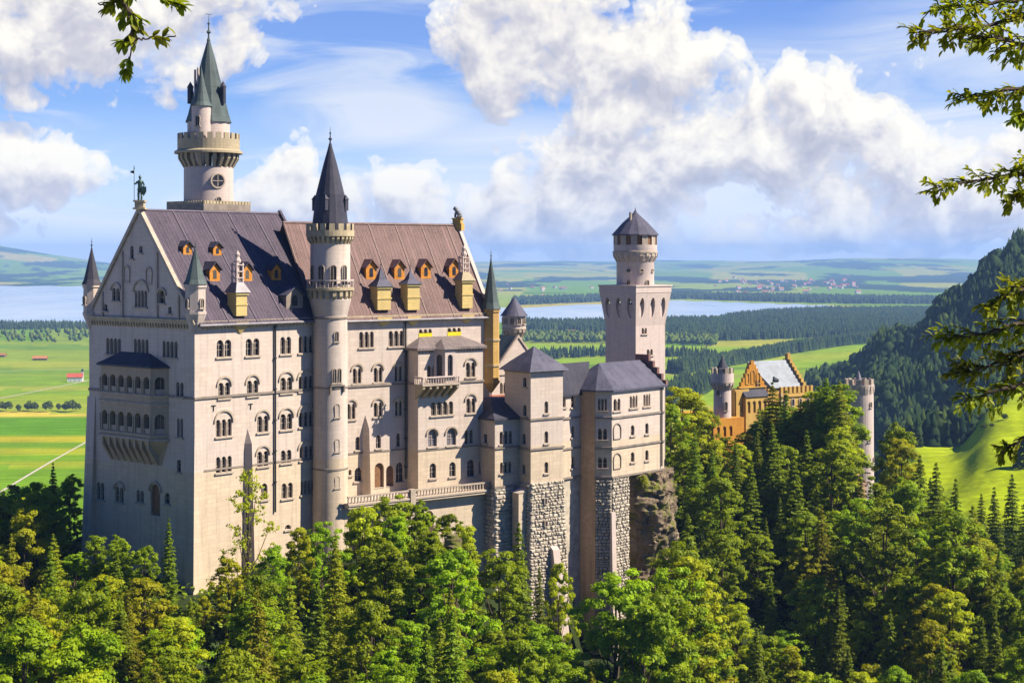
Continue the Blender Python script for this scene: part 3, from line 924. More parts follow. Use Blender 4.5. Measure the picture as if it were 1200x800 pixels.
# ---- corner turrets of the west gable
def corner_turret(P2, a, b, px_w, ztop, zbot, zcorb, apex, n=4, r=1.5, wallm=M_WALL, roofm=M_ROOFG, parent=PAL, rot=0.0, fin=1.6, win=True):
    m_ = MB()
    pts = lambda rr: [P2(a + x, b + y, 0)[:2] for x, y in ngon(0, 0, rr, n, rot)]
    m_.prism(pts(r), zbot, ztop)
    m_.frus(pts(r * .15), zcorb, pts(r * 1.08), zbot)
    m_.prism(pts(r * 1.1), zbot - .02, zbot + .3)
    m_.prism(pts(r * 1.12), ztop - .45, ztop)
    tw = m_.build('corner_turret', wallm, parent)
    m_ = MB()
    m_.frus(pts(r * 1.22), ztop, pts(r * .95), ztop + (apex - ztop) * .12)
    c = P2(a, b, 0)
    m_.pyr(pts(r * .95), ztop + (apex - ztop) * .12, (c[0], c[1], apex))
    finial(m_, c[0], c[1], apex - .5, fin + .5, .07)
    m_.build('turret_roof', roofm, tw)
    return tw
z_t = lambda py, Y: (HY - py) / F * Y
TS = corner_turret(WP2, .55, .55, 0, z_t(333, 220.5), z_t(368, 220.5), z_t(402, 220.5), z_t(288, 220.5), 8, 1.42, rot=R(22.5), fin=.8)
TN = corner_turret(WP2, .35, WD - .1, 0, z_t(333, 236), z_t(368, 236), z_t(392, 236), z_t(288, 236), 8, 1.2, rot=R(22.5), fin=1.2, roofm=M_ROOFD)
for (P, s_, th_) in ((W.PS(-.87), .55, TS), (W.PW(-.87), .55, TS), (W.PW(-.85), WD - .1, TN)):
    surround_window(th_, P, s_ - .28, s_ + .28, z_t(360, 221), z_t(350, 221))
    for c in th_.children: pass
TE = corner_turret(EP2, EL + .3, -.1, 0, z_t(362, 257), z_t(448, 257), z_t(460, 257), z_t(300, 257), 8, 1.35, wallm=mat('golden_sandstone', masonry((.42, .27, .08), (.36, .22, .08), .8, .4, .25, .3, .1)), rot=R(22.5), fin=1.0)
mb = MB()
for k, zz in enumerate((z_t(398, 257), z_t(428, 257))):
    mb.prism([EP2(EL + .3 + x, -.1 + y, 0)[:2] for x, y in ngon(0, 0, 1.5, 8, R(22.5))], zz - .14, zz + .14)
mb.build('turret_band', M_TRIMY, TE)

# ---- dormers
def dormer(P2, sl, zeave, a, z0, w, h, front, roofm, timber=True, parent=None, hip=.55, name='dormer'):
    """small gabled dormer standing on the south slope; base of its front at height z0"""
    b0 = (z0 - zeave) / sl - .05
    m_ = MB(); zs = z0 + h * .62; zt = z0 + h
    bs = (zs - zeave) / sl + .3; bt = (zt - zeave) / sl + .3
    m_.add([P2(a - w / 2, b0, z0 - .3), P2(a + w / 2, b0, z0 - .3), P2(a + w / 2, b0, zs), P2(a, b0, zt), P2(a - w / 2, b0, zs),
            P2(a - w / 2, bs, zs), P2(a + w / 2, bs, zs)], [(0, 1, 2, 3, 4), (0, 4, 5), (1, 6, 2)])
    d = m_.build(name, front, parent)
    m_ = MB(); o = .22
    for s_ in (-1, 1):
        A = [P2(a + s_ * (w / 2 + o), b0 - .35, zs - .12), P2(a, b0 - .35, zt + .08), P2(a, bt, zt + .08), P2(a + s_ * (w / 2 + o), bs, zs - .12)]
        m_.add(A + [(x, y, z + .16) for x, y, z in A], [(0, 1, 2, 3), (4, 5, 6, 7), (0, 1, 5, 4), (1, 2, 6, 5), (2, 3, 7, 6), (3, 0, 4, 7)])
    m_.build('dormer_roof', roofm, d)
    m_ = MB()
    s0 = w * .17
    hh = arch(a - s0, a + s0, z0 + h * .12, z0 + h * .62)
    m_.add([P2(p, b0 - .03, z) for p, z in hh], [tuple(range(len(hh)))])
    m_.build('pane', M_GLASS, d)
    return d
slw = (RIDGE_W - EAVE) / RB; sle = (RIDGE_E - EAVE) / (ED / 2)
def roof_at(fr, sl, zeave, px, py):
    """pixel -> (a, z) on the south roof slope"""
    a, z = fr.S(px, py, 0.0)
    for _ in range(40):
        b = (z - zeave) / sl
        a, z = fr.S(px, py, b)
    return a, z
def solve_roof(fr, sl, zeave, px, py):
    best = None
    for i in range(0, 240):
        b = i * .05
        a, z = fr.S(px, py, b)
        e = abs(zeave + sl * b - z)
        if best is None or e < best[0]: best = (e, a, z)
    return best[1], best[2]
for px, py, w_, h_ in ((219.5, 298, 1.5, 1.7), (254.5, 299, 1.5, 1.7), (251.5, 329, 1.8, 2.5), (289.5, 329, 1.8, 2.5), (323.5, 328, 1.8, 2.4)):
    a, z = solve_roof(W, slw, EAVE + .2, px, py)
    dormer(WP2, slw, EAVE + .2, a, z, w_, h_, M_WOOD, M_ROOFD, parent=roof_w)
a, z = solve_roof(W, slw, EAVE + .2, 345, 361)
dormer(WP2, slw, EAVE + .2, a, z, 3.2, 3.0, M_TRIM, M_ROOFP, parent=roof_w)
for px, py in ((435, 327), (468, 327), (499, 326), (532, 325)):
    a, z = solve_roof(E, sle, EAVE + .2, px, py)
    dormer(EP2, sle, EAVE + .2, a, z, 1.9, 2.8, M_WOOD, M_ROOFE, parent=roof_e)
# ---- stone roof houses standing on the eaves
def eave_house(P2, Pw, a, w, zb_, zt, apex, corb, parent, style=0, wallm=None, roofm=M_ROOFP):
    wallm = wallm or mat('yellow_sandstone', masonry((.50, .38, .14), (.44, .33, .14), .8, .45, .25, .3, .1))
    m_ = MB()
    m_.pbox(Pw, a - w / 2, a + w / 2, zb_, zt, -1.5, .42)
    m_.pbox(Pw, a - w / 2 - .2, a + w / 2 + .2, zt - .3, zt + .05, -1.6, .62)
    m_.pbox(Pw, a - w / 2 - .12, a + w / 2 + .12, (zb_ + zt) / 2 - .12, (zb_ + zt) / 2 + .12, -1.55, .52)
    h = m_.build('roof_house', wallm, parent)
    m_ = MB()
    c4_ = [(-w / 2 - .4, .8), (w / 2 + .4, .8), (w / 2 + .4, -1.8), (-w / 2 - .4, -1.8)]
    base = [Pw(a + x, 0, d)[:2] for x, d in c4_]
    mid = [Pw(a + x * .45, 0, -.5 + (d + .5) * .45)[:2] for x, d in c4_]
    c = Pw(a, 0, -.5)
    zm = zt + (apex - zt) * .35
    m_.frus(base, zt + .05, mid, zm)
    if style == 0:
        m_.pyr(mid, zm, (c[0], c[1], apex)); finial(m_, c[0], c[1], apex - .3, 1.5, .07)
    m_.build('house_roof', roofm, h)
    if style == 1:      # little stone cage with a chimney pot on top
        m_ = MB()
        for dx in (-1, 1):
            for dd in (-1, 1):
                m_.pbox(Pw, a + dx * w * .28 - .1, a + dx * w * .28 + .1, zm - .2, apex, -.5 + dd * .5 - .1, -.5 + dd * .5 + .1)
        for k in range(3):
            zz = zm + (apex - zm) * (k + .6) / 3
            m_.pbox(Pw, a - w * .36, a + w * .36, zz, zz + .15, -1.15, .15)
        m_.lathe(c[0], c[1], [(.42, apex), (.5, apex + .3), (.25, apex + .8), (.36, apex + 1.2), (.08, apex + 1.7)], 8)
        m_.build('chimney_cage', M_PINKW, h)
    # corbel below the eaves
    m_ = MB()
    m_.pbox(Pw, a - w / 2 - .15, a + w / 2 + .15, EAVE - 1.05, EAVE - .45, -.1, .62)
    m_.add([Pw(a - w / 2, EAVE - 1.05, -.1), Pw(a + w / 2, EAVE - 1.05, -.1), Pw(a + w / 2, EAVE - 1.05, .55), Pw(a - w / 2, EAVE - 1.05, .55), Pw(a - w * .12, corb, 0), Pw(a + w * .12, corb, 0), Pw(a, corb, .08)],
           [(3, 2, 6), (0, 3, 6, 4), (2, 1, 5, 6), (0, 4, 5, 1), (4, 6, 5)])
    m_.build('corbel', wallm, h)
def eh(fr, P2, Pw, px, w, pyb, pyt, pya, pyc, parent, **k):
    a = fr.S(px, pyb, 0)[0]; Y = fr.world(a, 0)[1]
    eave_house(P2, Pw, a, w, z_t(pyb, Y), z_t(pyt, Y), z_t(pya, Y), z_t(pyc, Y), parent, **k)
eh(W, WP2, W.PS(0), 281, 1.9, 370, 343, 308, 391, PAL, style=1, roofm=M_LEAD)
eh(E, EP2, EPS(0), 448.5, 2.4, 363, 336, 312, 382, PAL)
eh(E, EP2, EPS(0), 483, 2.2, 363, 333, 316, 382, PAL)
eh(E, EP2, EPS(0), 546, 2.0, 361, 329, 300, 379, PAL, roofm=M_WALLB, style=1)

# ---- two-storey oriel on the west gable
holes = []
pr = 1.75; bl0, bl1, bl2, bl3 = 5.65, 7.45, 19.2, 20.95
ZB1, ZB0 = z_t(431, 221), z_t(518, 221)
mb = MB()
foot = [(0, bl0), (-pr, bl1), (-pr, bl2), (0, bl3)]
def facet(p, q):
    L = math.hypot(q[0] - p[0], q[1] - p[1]); tx, ty = (q[0] - p[0]) / L, (q[1] - p[1]) / L
    nx, ny = -abs(ty), (0 if abs(tx) < 1e-6 else (-abs(tx) if ty * 1 > 0 and q[1] < 12 else abs(tx)))
    return L, (lambda s_, z, d: (p[0] + tx * s_ + nx * d, p[1] + ty * s_ + ny * d, z))
gl = MB(); fr_ = MB()
for i in range(3):
    L, Pq = facet(foot[i], foot[i + 1])
    hs_ = []
    nl = 6 if i == 1 else 1
    for (pt, pb) in ((443, 464), (487, 511)):
        zt_, zb_ = z_t(pt, 221.5), z_t(pb, 221.5)
        for j in range(nl):
            c = L * (j + .5) / nl; hw = L / nl * (.33 if i == 1 else .28)
            hs_.append(arch(c - hw, c + hw, zb_, zt_))
            fr_.pbox(Pq, c - .03, c + .03, zb_, zt_, -.72, -.66)
        for j in range(nl + (1 if i == 1 else 0)):
            if i == 1: fr_.tube(Pq(L * j / nl + .0, zb_, .06), Pq(L * j / nl, zt_ - .5, .06), .09, .09, 6)
        gl.pbox(Pq, L * .03, L * .97, zb_ - .1, zt_ + .1, -.8, -.74)
        fr_.pbox(Pq, -.05, L + .05, zb_ - .28, zb_ - .08, -.02, .18)
        fr_.pbox(Pq, .1, L - .1, zb_, zb_ + .75, -.3, -.2)
    fr_.pbox(Pq, -.05, L + .05, ZB0 - .2, ZB0 + .15, -.02, .25)
    zz = z_t(476, 221)
    fr_.pbox(Pq, -.05, L + .05, zz - .15, zz + .12, -.02, .2)
    panel(mb, Pq, [(0, ZB0), (L, ZB0), (L, ZB1), (0, ZB1)], hs_, .75)
WB = mb.build('oriel', mat('tawny_stone', masonry((.38, .30, .21), (.32, .25, .18), .9, .45, .3, .4, .1)), PAL)
fr_.build('arcade_trim', M_HOOD, WB)
gl.build('pane', M_GLASS, WB)
mb = MB()
ft = [(a - (.4 if a < 0 else -.3), b + (-.45 if b < 12 else .45)) for a, b in foot]
za = z_t(416, 222)
mb.add([(a, b, ZB1) for a, b in ft] + [(.0, bl1 + 2.6, za), (.0, bl2 - 2.6, za)] + [(a, b, ZB1 - .25) for a, b in ft], [(0, 1, 4), (1, 2, 5, 4), (2, 3, 5), (0, 1, 7, 6), (1, 2, 8, 7), (2, 3, 9, 8), (6, 7, 8, 9)])
mb.build('oriel_roof', M_ROOFD, WB)
mb = MB()
zc0 = z_t(550, 221)
mb.add([(a, b, ZB0 - .2) for a, b in foot] + [(.0, bl0 + 1.6, zc0), (-.25, bl1 + 1.4, zc0 + .2), (-.25, bl2 - 1.4, zc0 + .2), (.0, bl3 - 1.6, zc0)], [(0, 1, 5, 4), (1, 2, 6, 5), (2, 3, 7, 6)])
for i in range(8):
    b = bl1 + .3 + (bl2 - bl1 - 1.1) * i / 7
    mb.add([(-pr - .12, b, ZB0 - .2), (-pr - .12, b + .5, ZB0 - .2), (-pr - .1, b, ZB0 - 1.3), (-pr - .1, b + .5, ZB0 - 1.3), (-.2, b, zc0), (-.2, b + .5, zc0), (0, b, ZB0), (0, b + .5, ZB0)],
           [(0, 1, 3, 2), (2, 3, 5, 4), (0, 2, 4, 6), (1, 7, 5, 3)])
mb.build('corbel_row', MATS['tawny_stone'], WB)

# ---- terrace along the foot of the east block
zt0 = z_t(578, 245)
ta0 = E.S(408, 583, -5.5)[0]; ta1 = 25.2
mb = MB()
mb.pbox(EPS(0), ta0, ta1, zt0 - .7, zt0, -.1, 5.6)
ter = mb.build('terrace', M_WALL, PAL)
mb = MB()
n_ = int((ta1 - ta0) / .55)
for i in range(n_ + 1):
    s_ = ta0 + (ta1 - ta0 - .2) * i / n_
    mb.pbox(EPS(-5.3), s_, s_ + .2, zt0, zt0 + .85, 0, .22)
mb.pbox(EPS(-5.3), ta0 - .05, ta1, zt0 + .85, zt0 + 1.08, -.06, .28)
mb.pbox(EPS(-5.3), ta0 - .05, ta1, zt0 - .35, zt0 - .1, .3, .45)
sp_ = E.S(480, 575, -5.5)[0]
mb.pbox(EPS(-5.3), sp_, sp_ + .9, zt0 - 3.5, zt0 + 1.2, -.3, .55)
mb.build('balustrade', M_HOOD, ter)
mb = MB()
hs_ = []
s_ = ta0 + .6
while s_ < sp_ - 2.2:
    hs_.append(arch(s_, s_ + 2.3, zt0 - 8, zt0 - 1.5)); s_ += 3.1
hs_.append(arch(sp_ + 3.4, sp_ + 5.2, zt0 - 9, zt0 - 2.5))
panel(mb, EPS(-4.4), [(ta0, BASE - 4), (ta1, BASE - 4), (ta1, zt0 - .7), (ta0, zt0 - .7)], hs_, 1.2)
mb.pbox(EPS(-4.4), ta0, ta1, BASE - 4, zt0 - .75, -1.5, -1.2)
mb.build('retaining_wall', M_WALL, ter)

# ================================================================== statue and lion on the gables
def figure_on(P, scale): pass
kx, ky = W.world(.0, RB)
kn = empty('statue', (kx, ky, RIDGE_W + .3)); ZB[kn.name] = RIDGE_W + .3
tag(kn, 'dark bronze knight with a tall lance on top of the west gable', 'statue')
zt_ = RIDGE_W + .3
m_ = MB(); m_.box(-.85, .85, -.85, .85, zt_, zt_ + .25); m_.box(-.62, .62, -.62, .62, zt_ + .25, zt_ + 1.05); m_.box(-.8, .8, -.8, .8, zt_ + 1.05, zt_ + 1.3)
m_.build('pedestal', M_TRIMY, kn)
m_ = MB(); zz = zt_ + 1.3
for s_ in (-1, 1):
    m_.path([(s_ * .2, 0, zz), (s_ * .22, -.03, zz + .8), (s_ * .14, 0, zz + 1.6)], .13, .2, 8)
    m_.box(s_ * .2 - .1, s_ * .2 + .12, -.3, .1, zz, zz + .12)
m_.lathe(0, 0, [(.05, zz + 1.35), (.42, zz + 1.4), (.3, zz + 1.95), (.36, zz + 2.35), (.4, zz + 2.65), (.2, zz + 2.86), (.1, zz + 2.9)], 12)
m_.tube((0, 0, zz + 2.8), (0, 0, zz + 3.0), .1, .1, 8)
m_.ball((0, 0, zz + 3.16), .2, 10, 8, 1.15)
m_.lathe(0, 0, [(.22, zz + 3.2), (.2, zz + 3.35), (.05, zz + 3.5), (.02, zz + 3.7)], 10)
m_.path([(-.36, 0, zz + 2.65), (-.62, -.1, zz + 2.25), (-.72, -.3, zz + 2.4)], .13, .09, 8)
m_.path([(.36, 0, zz + 2.65), (.6, -.08, zz + 2.15), (.48, -.3, zz + 1.8)], .13, .09, 8)
m_.build('knight', M_BRONZE, kn, smooth=True)
m_ = MB(); m_.tube((-.74, -.32, zz), (-.76, -.32, zz + 4.3), .045, .04, 6); m_.lathe(-.76, -.32, [(.04, zz + 4.3), (.1, zz + 4.4), (.01, zz + 4.9)], 6)
m_.add([(-.76, -.32, zz + 4.2), (-.76, -.32, zz + 3.7), (-1.3, -.3, zz + 3.85), (-1.25, -.3, zz + 4.1)], [(0, 1, 2, 3)])
m_.build('lance', M_BRONZE, kn)
m_ = MB(); m_.add([(.25, -.42, zz + 1.9), (.95, -.42, zz + 1.9), (.98, -.4, zz + 1.2), (.6, -.4, zz + .55), (.22, -.4, zz + 1.2)] + [(.25, -.34, zz + 1.9), (.95, -.34, zz + 1.9), (.98, -.33, zz + 1.2), (.6, -.33, zz + .55), (.22, -.33, zz + 1.2)],
               [(0, 1, 2, 3, 4), (5, 6, 7, 8, 9)] + [(i, (i + 1) % 5, 5 + (i + 1) % 5, 5 + i) for i in range(5)])
m_.build('shield', M_BRONZE, kn)
lx, ly = E.world(EL + .1, ED / 2)
ln = empty('lion_statue', (lx, ly, RIDGE_E + .3), R(-20)); ZB[ln.name] = RIDGE_E + .3
tag(ln, 'grey seated lion on an orange stone pedestal at the east end of the rosy roof', 'statue')
zt_ = RIDGE_E + .3
m_ = MB(); m_.box(-.9, .9, -.7, .7, zt_ - .9, zt_ + .2); m_.box(-.7, .7, -.55, .55, zt_ + .2, zt_ + .9); m_.box(-.85, .85, -.65, .65, zt_ + .9, zt_ + 1.1)
m_.build('pedestal', M_OCHRE, ln)
m_ = MB(); zz = zt_ + 1.1
m_.lathe(.35, 0, [(.1, zz), (.42, zz + .1), (.46, zz + .45), (.2, zz + .8)], 10)
m_.path([(.4, 0, zz + .4), (.1, 0, zz + .95), (-.25, 0, zz + 1.25)], .42, .3, 10)
for s_ in (-1, 1):
    m_.path([(-.3, s_ * .2, zz + 1.0), (-.42, s_ * .2, zz + .5), (-.45, s_ * .2, zz + .05)], .15, .1, 8)
    m_.path([(.45, s_ * .3, zz + .35), (.1, s_ * .34, zz + .12), (-.1, s_ * .34, zz + .08)], .18, .1, 8)
m_.ball((-.35, 0, zz + 1.5), .4, 12, 8)
m_.ball((-.66, 0, zz + 1.46), .18, 8, 6)
m_.ball((-.35, .28, zz + 1.82), .09, 6, 4); m_.ball((-.35, -.28, zz + 1.82), .09, 6, 4)
m_.build('lion', mat('grey_stone_figure', plain((.20, .20, .21), .8, .3, 2)), ln, smooth=True)

# ================================================================== ROUND STAIR TOWER in front of the palace joint
Yst = 236.6
stx = (387 - CX) / F * Yst
ST = Frame('stair_tower', stx, Yst, -52.0, 41.0, 'slim round cream stair tower with dark pointed roof at the middle of the palace front', 'tower')
zs_ = lambda py: z_t(py, Yst)
r1 = 19.8 / F * Yst; r2 = 23.3 / F * Yst
m_ = MB()
m_.lathe(0, 0, [(r1 + .35, -52), (r1 + .1, zs_(560)), (r1, zs_(352))], 40)
sh = m_.build('shaft', M_WALL, ST.e, smooth=True)
m_ = MB()
for py in (372, 453, 548):
    m_.lathe(0, 0, [(r1, zs_(py) - .18), (r1 + .16, zs_(py) - .12), (r1 + .16, zs_(py) + .12), (r1, zs_(py) + .18)], 40)
m_.build('shaft_band', M_TRIM, ST.e)
m_ = MB()
m_.lathe(0, 0, [(r1, zs_(370)), (r2 + .1, zs_(352)), (r2 + .15, zs_(350)), (r2, zs_(348)), (r2, zs_(275))], 40)
dr = m_.build('drum', M_WALL, ST.e, smooth=True)
m_ = MB()
corbels_round(m_, 0, 0, r1, r2 + .4, zs_(358), zs_(340), 20)
m_.lathe(0, 0, [(r2, zs_(341)), (r2 + .58, zs_(340)), (r2 + .58, zs_(337)), (r2, zs_(336))], 40)
m_.build('gallery_floor', M_TRIMY, ST.e)
m_ = MB()
for i in range(34):
    t = 2 * math.pi * i / 34
    m_.tube(((r2 + .46) * math.cos(t), (r2 + .46) * math.sin(t), zs_(337)), ((r2 + .46) * math.cos(t), (r2 + .46) * math.sin(t), zs_(328)), .06, .06, 5)
m_.lathe(0, 0, [(r2 + .36, zs_(329)), (r2 + .56, zs_(329)), (r2 + .56, zs_(327.5)), (r2 + .36, zs_(327.5)), (r2 + .36, zs_(329))], 40)
m_.build('gallery_railing', M_PINKW, ST.e)
m_ = MB()
corbels_round(m_, 0, 0, r2, r2 + .5, zs_(286), zs_(277), 28, .5)
m_.lathe(0, 0, [(r2, zs_(278)), (r2 + .6, zs_(277)), (r2 + .6, zs_(270)), (r2 + .3, zs_(270)), (r2 + .3, zs_(274)), (0.01, zs_(274))], 40)
merlons_round(m_, 0, 0, r2 + .6, zs_(270), .95, 16, .3, .6)
m_.build('parapet', M_TRIMY, ST.e)
m_ = MB()
ck = (381 - 387) / F * Yst * 0.3
m_.lathe(0, 0, [(r2 - .35, zs_(273)), (r2 - .3, zs_(262)), (r2 * .72, zs_(228)), (r2 * .35, zs_(193)), (.14, zs_(168))], 16)
finial(m_, 0, 0, zs_(170), 2.6, .12)
rf = m_.build('cone_roof', M_ROOFD, ST.e)
for t in (R(-60), R(-150), R(30), R(120)):
    m_ = MB(); rr = r2 * .80
    cx_, cy_ = rr * math.cos(t), rr * math.sin(t)
    m_.box(cx_ - .3, cx_ + .3, cy_ - .3, cy_ + .3, zs_(247), zs_(234)); m_.pyr(rect(cx_ - .4, cx_ + .4, cy_ - .4, cy_ + .4), zs_(234), (cx_, cy_, zs_(228)))
    m_.build('roof_lantern', M_ROOFD, rf)
def face_ang(fr, az_deg):
    """local angle of an outward direction given as compass bearing from the view direction"""
    az = R(az_deg); X, Y = math.sin(az), math.cos(az)
    return math.atan2(X * fr.w.x + Y * fr.w.y, X * fr.u.x + Y * fr.u.y)
for py0, py1, w_, az in ((388, 399, .28, 152), (472, 487, .32, 150), (513, 527, .3, 150), (556, 569, .3, 150)):
    surround_window(ST.e, cylP(0, 0, r1, face_ang(ST, az)), -w_, w_, zs_(py1), zs_(py0))
for dt in (-.45, .35):
    surround_window(ST.e, cylP(0, 0, r1, face_ang(ST, 150)), dt - .27, dt + .27, zs_(447), zs_(431))
m_ = MB()
Pq = cylP(0, 0, r1, face_ang(ST, 150))
m_.pbox(Pq, -1.1, 1.1, zs_(451), zs_(449.5), -.3, .3); m_.pbox(Pq, -1.15, -.95, zs_(460), zs_(451), -.4, .25); m_.pbox(Pq, .95, 1.15, zs_(458), zs_(451), -.4, .25)
m_.build('window_surround', M_TRIM, ST.e)
for az in (130, 165, 200, 235):
    surround_window(ST.e, cylP(0, 0, r2, face_ang(ST, az)), -.42, .42, zs_(334), zs_(311))

# ================================================================== TALL ROUND TOWER behind the palace
Ytt = 262.0
TT = Frame('tall_round_tower', (244.5 - CX) / F * Ytt, Ytt, -45.0, 41.0, 'tallest tower, round and pinkish with balcony ring and grey-green spires, behind the violet roof', 'tower')
zq = lambda py: z_t(py, Ytt)
k = Ytt / F
m_ = MB(); R1 = 28.6 * k
m_.lathe(0, 0, [(R1 + .2, -45), (R1, zq(196))], 44); m_.build('shaft', M_PINKW, TT.e, smooth=True)
m_ = MB(); h_ = 40 * k
m_.prism(rect(-h_ * .78, h_ * .78, -h_ * .78, h_ * .78), -45, zq(248)); m_.prism(rect(-h_ * .86, h_ * .86, -h_ * .86, h_ * .86), zq(248), zq(240))
base_t = m_.build('base', M_TRIM, TT.e)
m_ = MB(); hb = h_ * .86
for i in range(15):
    for s_ in (0, 1, 2, 3):
        q = -hb + (2 * hb - .5) * i / 14
        if s_ == 0: m_.box(q, q + .5, -hb, -hb + .25, zq(240), zq(236.5))
        elif s_ == 1: m_.box(q, q + .5, hb - .25, hb, zq(240), zq(236.5))
        elif s_ == 2: m_.box(-hb, -hb + .25, q, q + .5, zq(240), zq(236.5))
        else: m_.box(hb - .25, hb, q, q + .5, zq(240), zq(236.5))
m_.build('base_parapet', M_TRIMY, base_t)
m_ = MB(); R2 = 36 * k
corbels_round(m_, 0, 0, R1, R2 - .1, zq(197), zq(180), 24, .45)
m_.lathe(0, 0, [(R1, zq(181)), (R2 + .5, zq(180.5)), (R2 + .5, zq(178)), (R2, zq(176)), (R1 - 1, zq(176))], 44)
m_.build('gallery_corbels', M_WALLB, TT.e)
m_ = MB()
m_.lathe(0, 0, [(R2, zq(177)), (R2, zq(164)), (R2 - .3, zq(164)), (R2 - .3, zq(177))], 44)
merlons_round(m_, 0, 0, R2, zq(164), .95, 22, .3, .6)
m_.build('parapet', M_WALLB, TT.e)
m_ = MB(); R3 = 24.5 * k
m_.lathe(0, 0, [(R3, zq(178)), (R3, zq(140))], 40); m_.build('upper_drum', M_PINKW, TT.e, smooth=True)
m_ = MB()
m_.lathe(0, 0, [(R3 + .35, zq(144)), (R3 * .98, zq(135)), (R3 * .66, zq(103)), (R3 * .35, zq(72)), (.16, zq(46))], 12)
finial(m_, 0, 0, zq(48), 4.2, .15)
m_.tube((-.6, 0, zq(17)), (.6, 0, zq(17)), .05, .05, 5)
sp = m_.build('spire', M_ROOFG, TT.e)
for az in (118, 205, 262, 20):
    t = face_ang(TT, az); rr = R3 * .86
    m_ = MB(); cx_, cy_ = rr * math.cos(t), rr * math.sin(t)
    m_.prism(ngon(cx_, cy_, .5, 6), zq(122), zq(103)); m_.pyr(ngon(cx_, cy_, .62, 6), zq(103), (cx_, cy_, zq(96)))
    m_.build('roof_lantern', M_ROOFD, sp)
# stair turret on the balcony, towards the left front
t = face_ang(TT, 190); rr = 24.0 * k; cx_, cy_ = rr * math.cos(t), rr * math.sin(t); R4 = 11 * k
m_ = MB()
m_.lathe(cx_, cy_, [(.1, zq(200)), (R4 * .8, zq(188)), (R4, zq(178)), (R4, zq(127))], 24)
tu = m_.build('stair_turret', M_PINKW, TT.e, smooth=True)
m_ = MB(); m_.lathe(cx_, cy_, [(R4 + .25, zq(127)), (R4 * .9, zq(122)), (R4 * .4, zq(102)), (.06, zq(82))], 16); finial(m_, cx_, cy_, zq(84), .9, .06)
m_.build('turret_roof', M_ROOFG, tu)
Pq = (lambda c, s_: (lambda q, z, d: (cx_ + (R4 + d) * c - q * s_, cy_ + (R4 + d) * s_ + q * c, z)))(math.cos(t), math.sin(t))
surround_window(tu, Pq, -.3, .3, zq(150), zq(139))
for dx, top in ((-.75, 82), (-.15, 84)):
    m_ = MB(); tt_ = face_ang(TT, 215 + dx * 18); q = 22.5 * k
    m_.tube((q * math.cos(tt_), q * math.sin(tt_), zq(140)), (q * math.cos(tt_), q * math.sin(tt_), zq(top)), .22, .2, 8)
    m_.build('chimney', M_PINKW, TT.e)
m_ = MB(); Pq = cylP(0, 0, R1, face_ang(TT, 148))
rg = [(1.0 * math.cos(2 * math.pi * i / 20), zq(213) + 1.0 * math.sin(2 * math.pi * i / 20)) for i in range(20)]
ring(m_, Pq, rg, .25, -.3, .15, True)
m_.pbox(Pq, -.9, .9, zq(213) - .05, zq(213) + .05, -.1, .08); m_.pbox(Pq, -.05, .05, zq(213) - .9, zq(213) + .9, -.1, .08)
ow_ = m_.build('round_window', M_HOOD, TT.e)
m_ = MB(); m_.add([Pq(a, z, .06) for a, z in rg], [tuple(range(20))]); m_.build('pane', M_GLASS, ow_)
surround_window(TT.e, cylP(0, 0, R1, face_ang(TT, 146)), -.4, .4, zq(241), zq(232))
# ================================================================== buildings east of the palace
def add_windows(fr, P, holes, rows, plane, off, parent=None):
    for (px0, py0, px1, py1, n, hood) in rows:
        if plane == 'S': a0, _ = fr.S(px0, py0, off); a1, _ = fr.S(px1, py1, off); Ym = fr.world((a0 + a1) / 2, off)[1]
        else: a0, _ = fr.Wt(px0, py0, off); a1, _ = fr.Wt(px1, py1, off); Ym = fr.world(off, (a0 + a1) / 2)[1]
        window(parent or fr.e, P, holes, a0, a1, (HY - py1) / F * Ym, (HY - py0) / F * Ym, n, hood)

# ---- A: low annex with a dark lean roof
ax, ay = E.world(25.4, -6.64)
A = Frame('annex', ax, ay, -54.0, TH2, 'low stone annex with dark hipped roof between palace terrace and square corner tower', 'building')
AL, AD = 6.0, 7.5
az_ = z_t(490.5, ay); ar_ = z_t(571, ay)
holes = []
add_windows(A, A.PS(0), holes, [(585.5, 505, 600, 520, 3, 0), (586, 541, 599, 554, 3, 0)], 'S', 0)
m_ = MB()
panel(m_, A.PS(0), [(0, ar_), (AL, ar_), (AL, az_), (0, az_)], holes)
hw = []
add_windows(A, A.PW(0), hw, [(567, 508, 571, 519, 1, 0)], 'W', 0)
panel(m_, A.PW(0), [(0, ar_), (AD, ar_), (AD, az_), (0, az_)], hw)
m_.add([(AL, 0, -54), (AL, AD, -54), (AL, AD, az_), (AL, 0, az_)], [(0, 1, 2, 3)])
m_.build('wall', M_WALL, A.e)
m_ = MB()
m_.box(-.12, AL, -.12, AD, -54, ar_ - .2)
rubble(m_, A.PS(-.12), -54, ar_ - .2, lambda z: (-.1, AL))
rubble(m_, A.PW(-.12), -54, ar_ - .2, lambda z: (-.1, AD))
m_.build('rough_base', M_RUST, A.e)
m_ = MB()
zs1 = z_t(525, ay)
m_.pbox(A.PS(0), -.2, AL, zs1 - .15, zs1 + .15, -.05, .2); m_.pbox(A.PW(0), 0, AD, zs1 - .15, zs1 + .15, -.05, .2)
m_.pbox(A.PS(0), -.2, AL, ar_ - .2, ar_ + .15, -.05, .25); m_.pbox(A.PW(0), 0, AD, ar_ - .2, ar_ + .15, -.05, .25)
m_.build('string_course', M_TRIM, A.e)
m_ = MB()
ap = [(-.5, -.5), (AL, -.5), (AL, AD), (-.5, AD)]
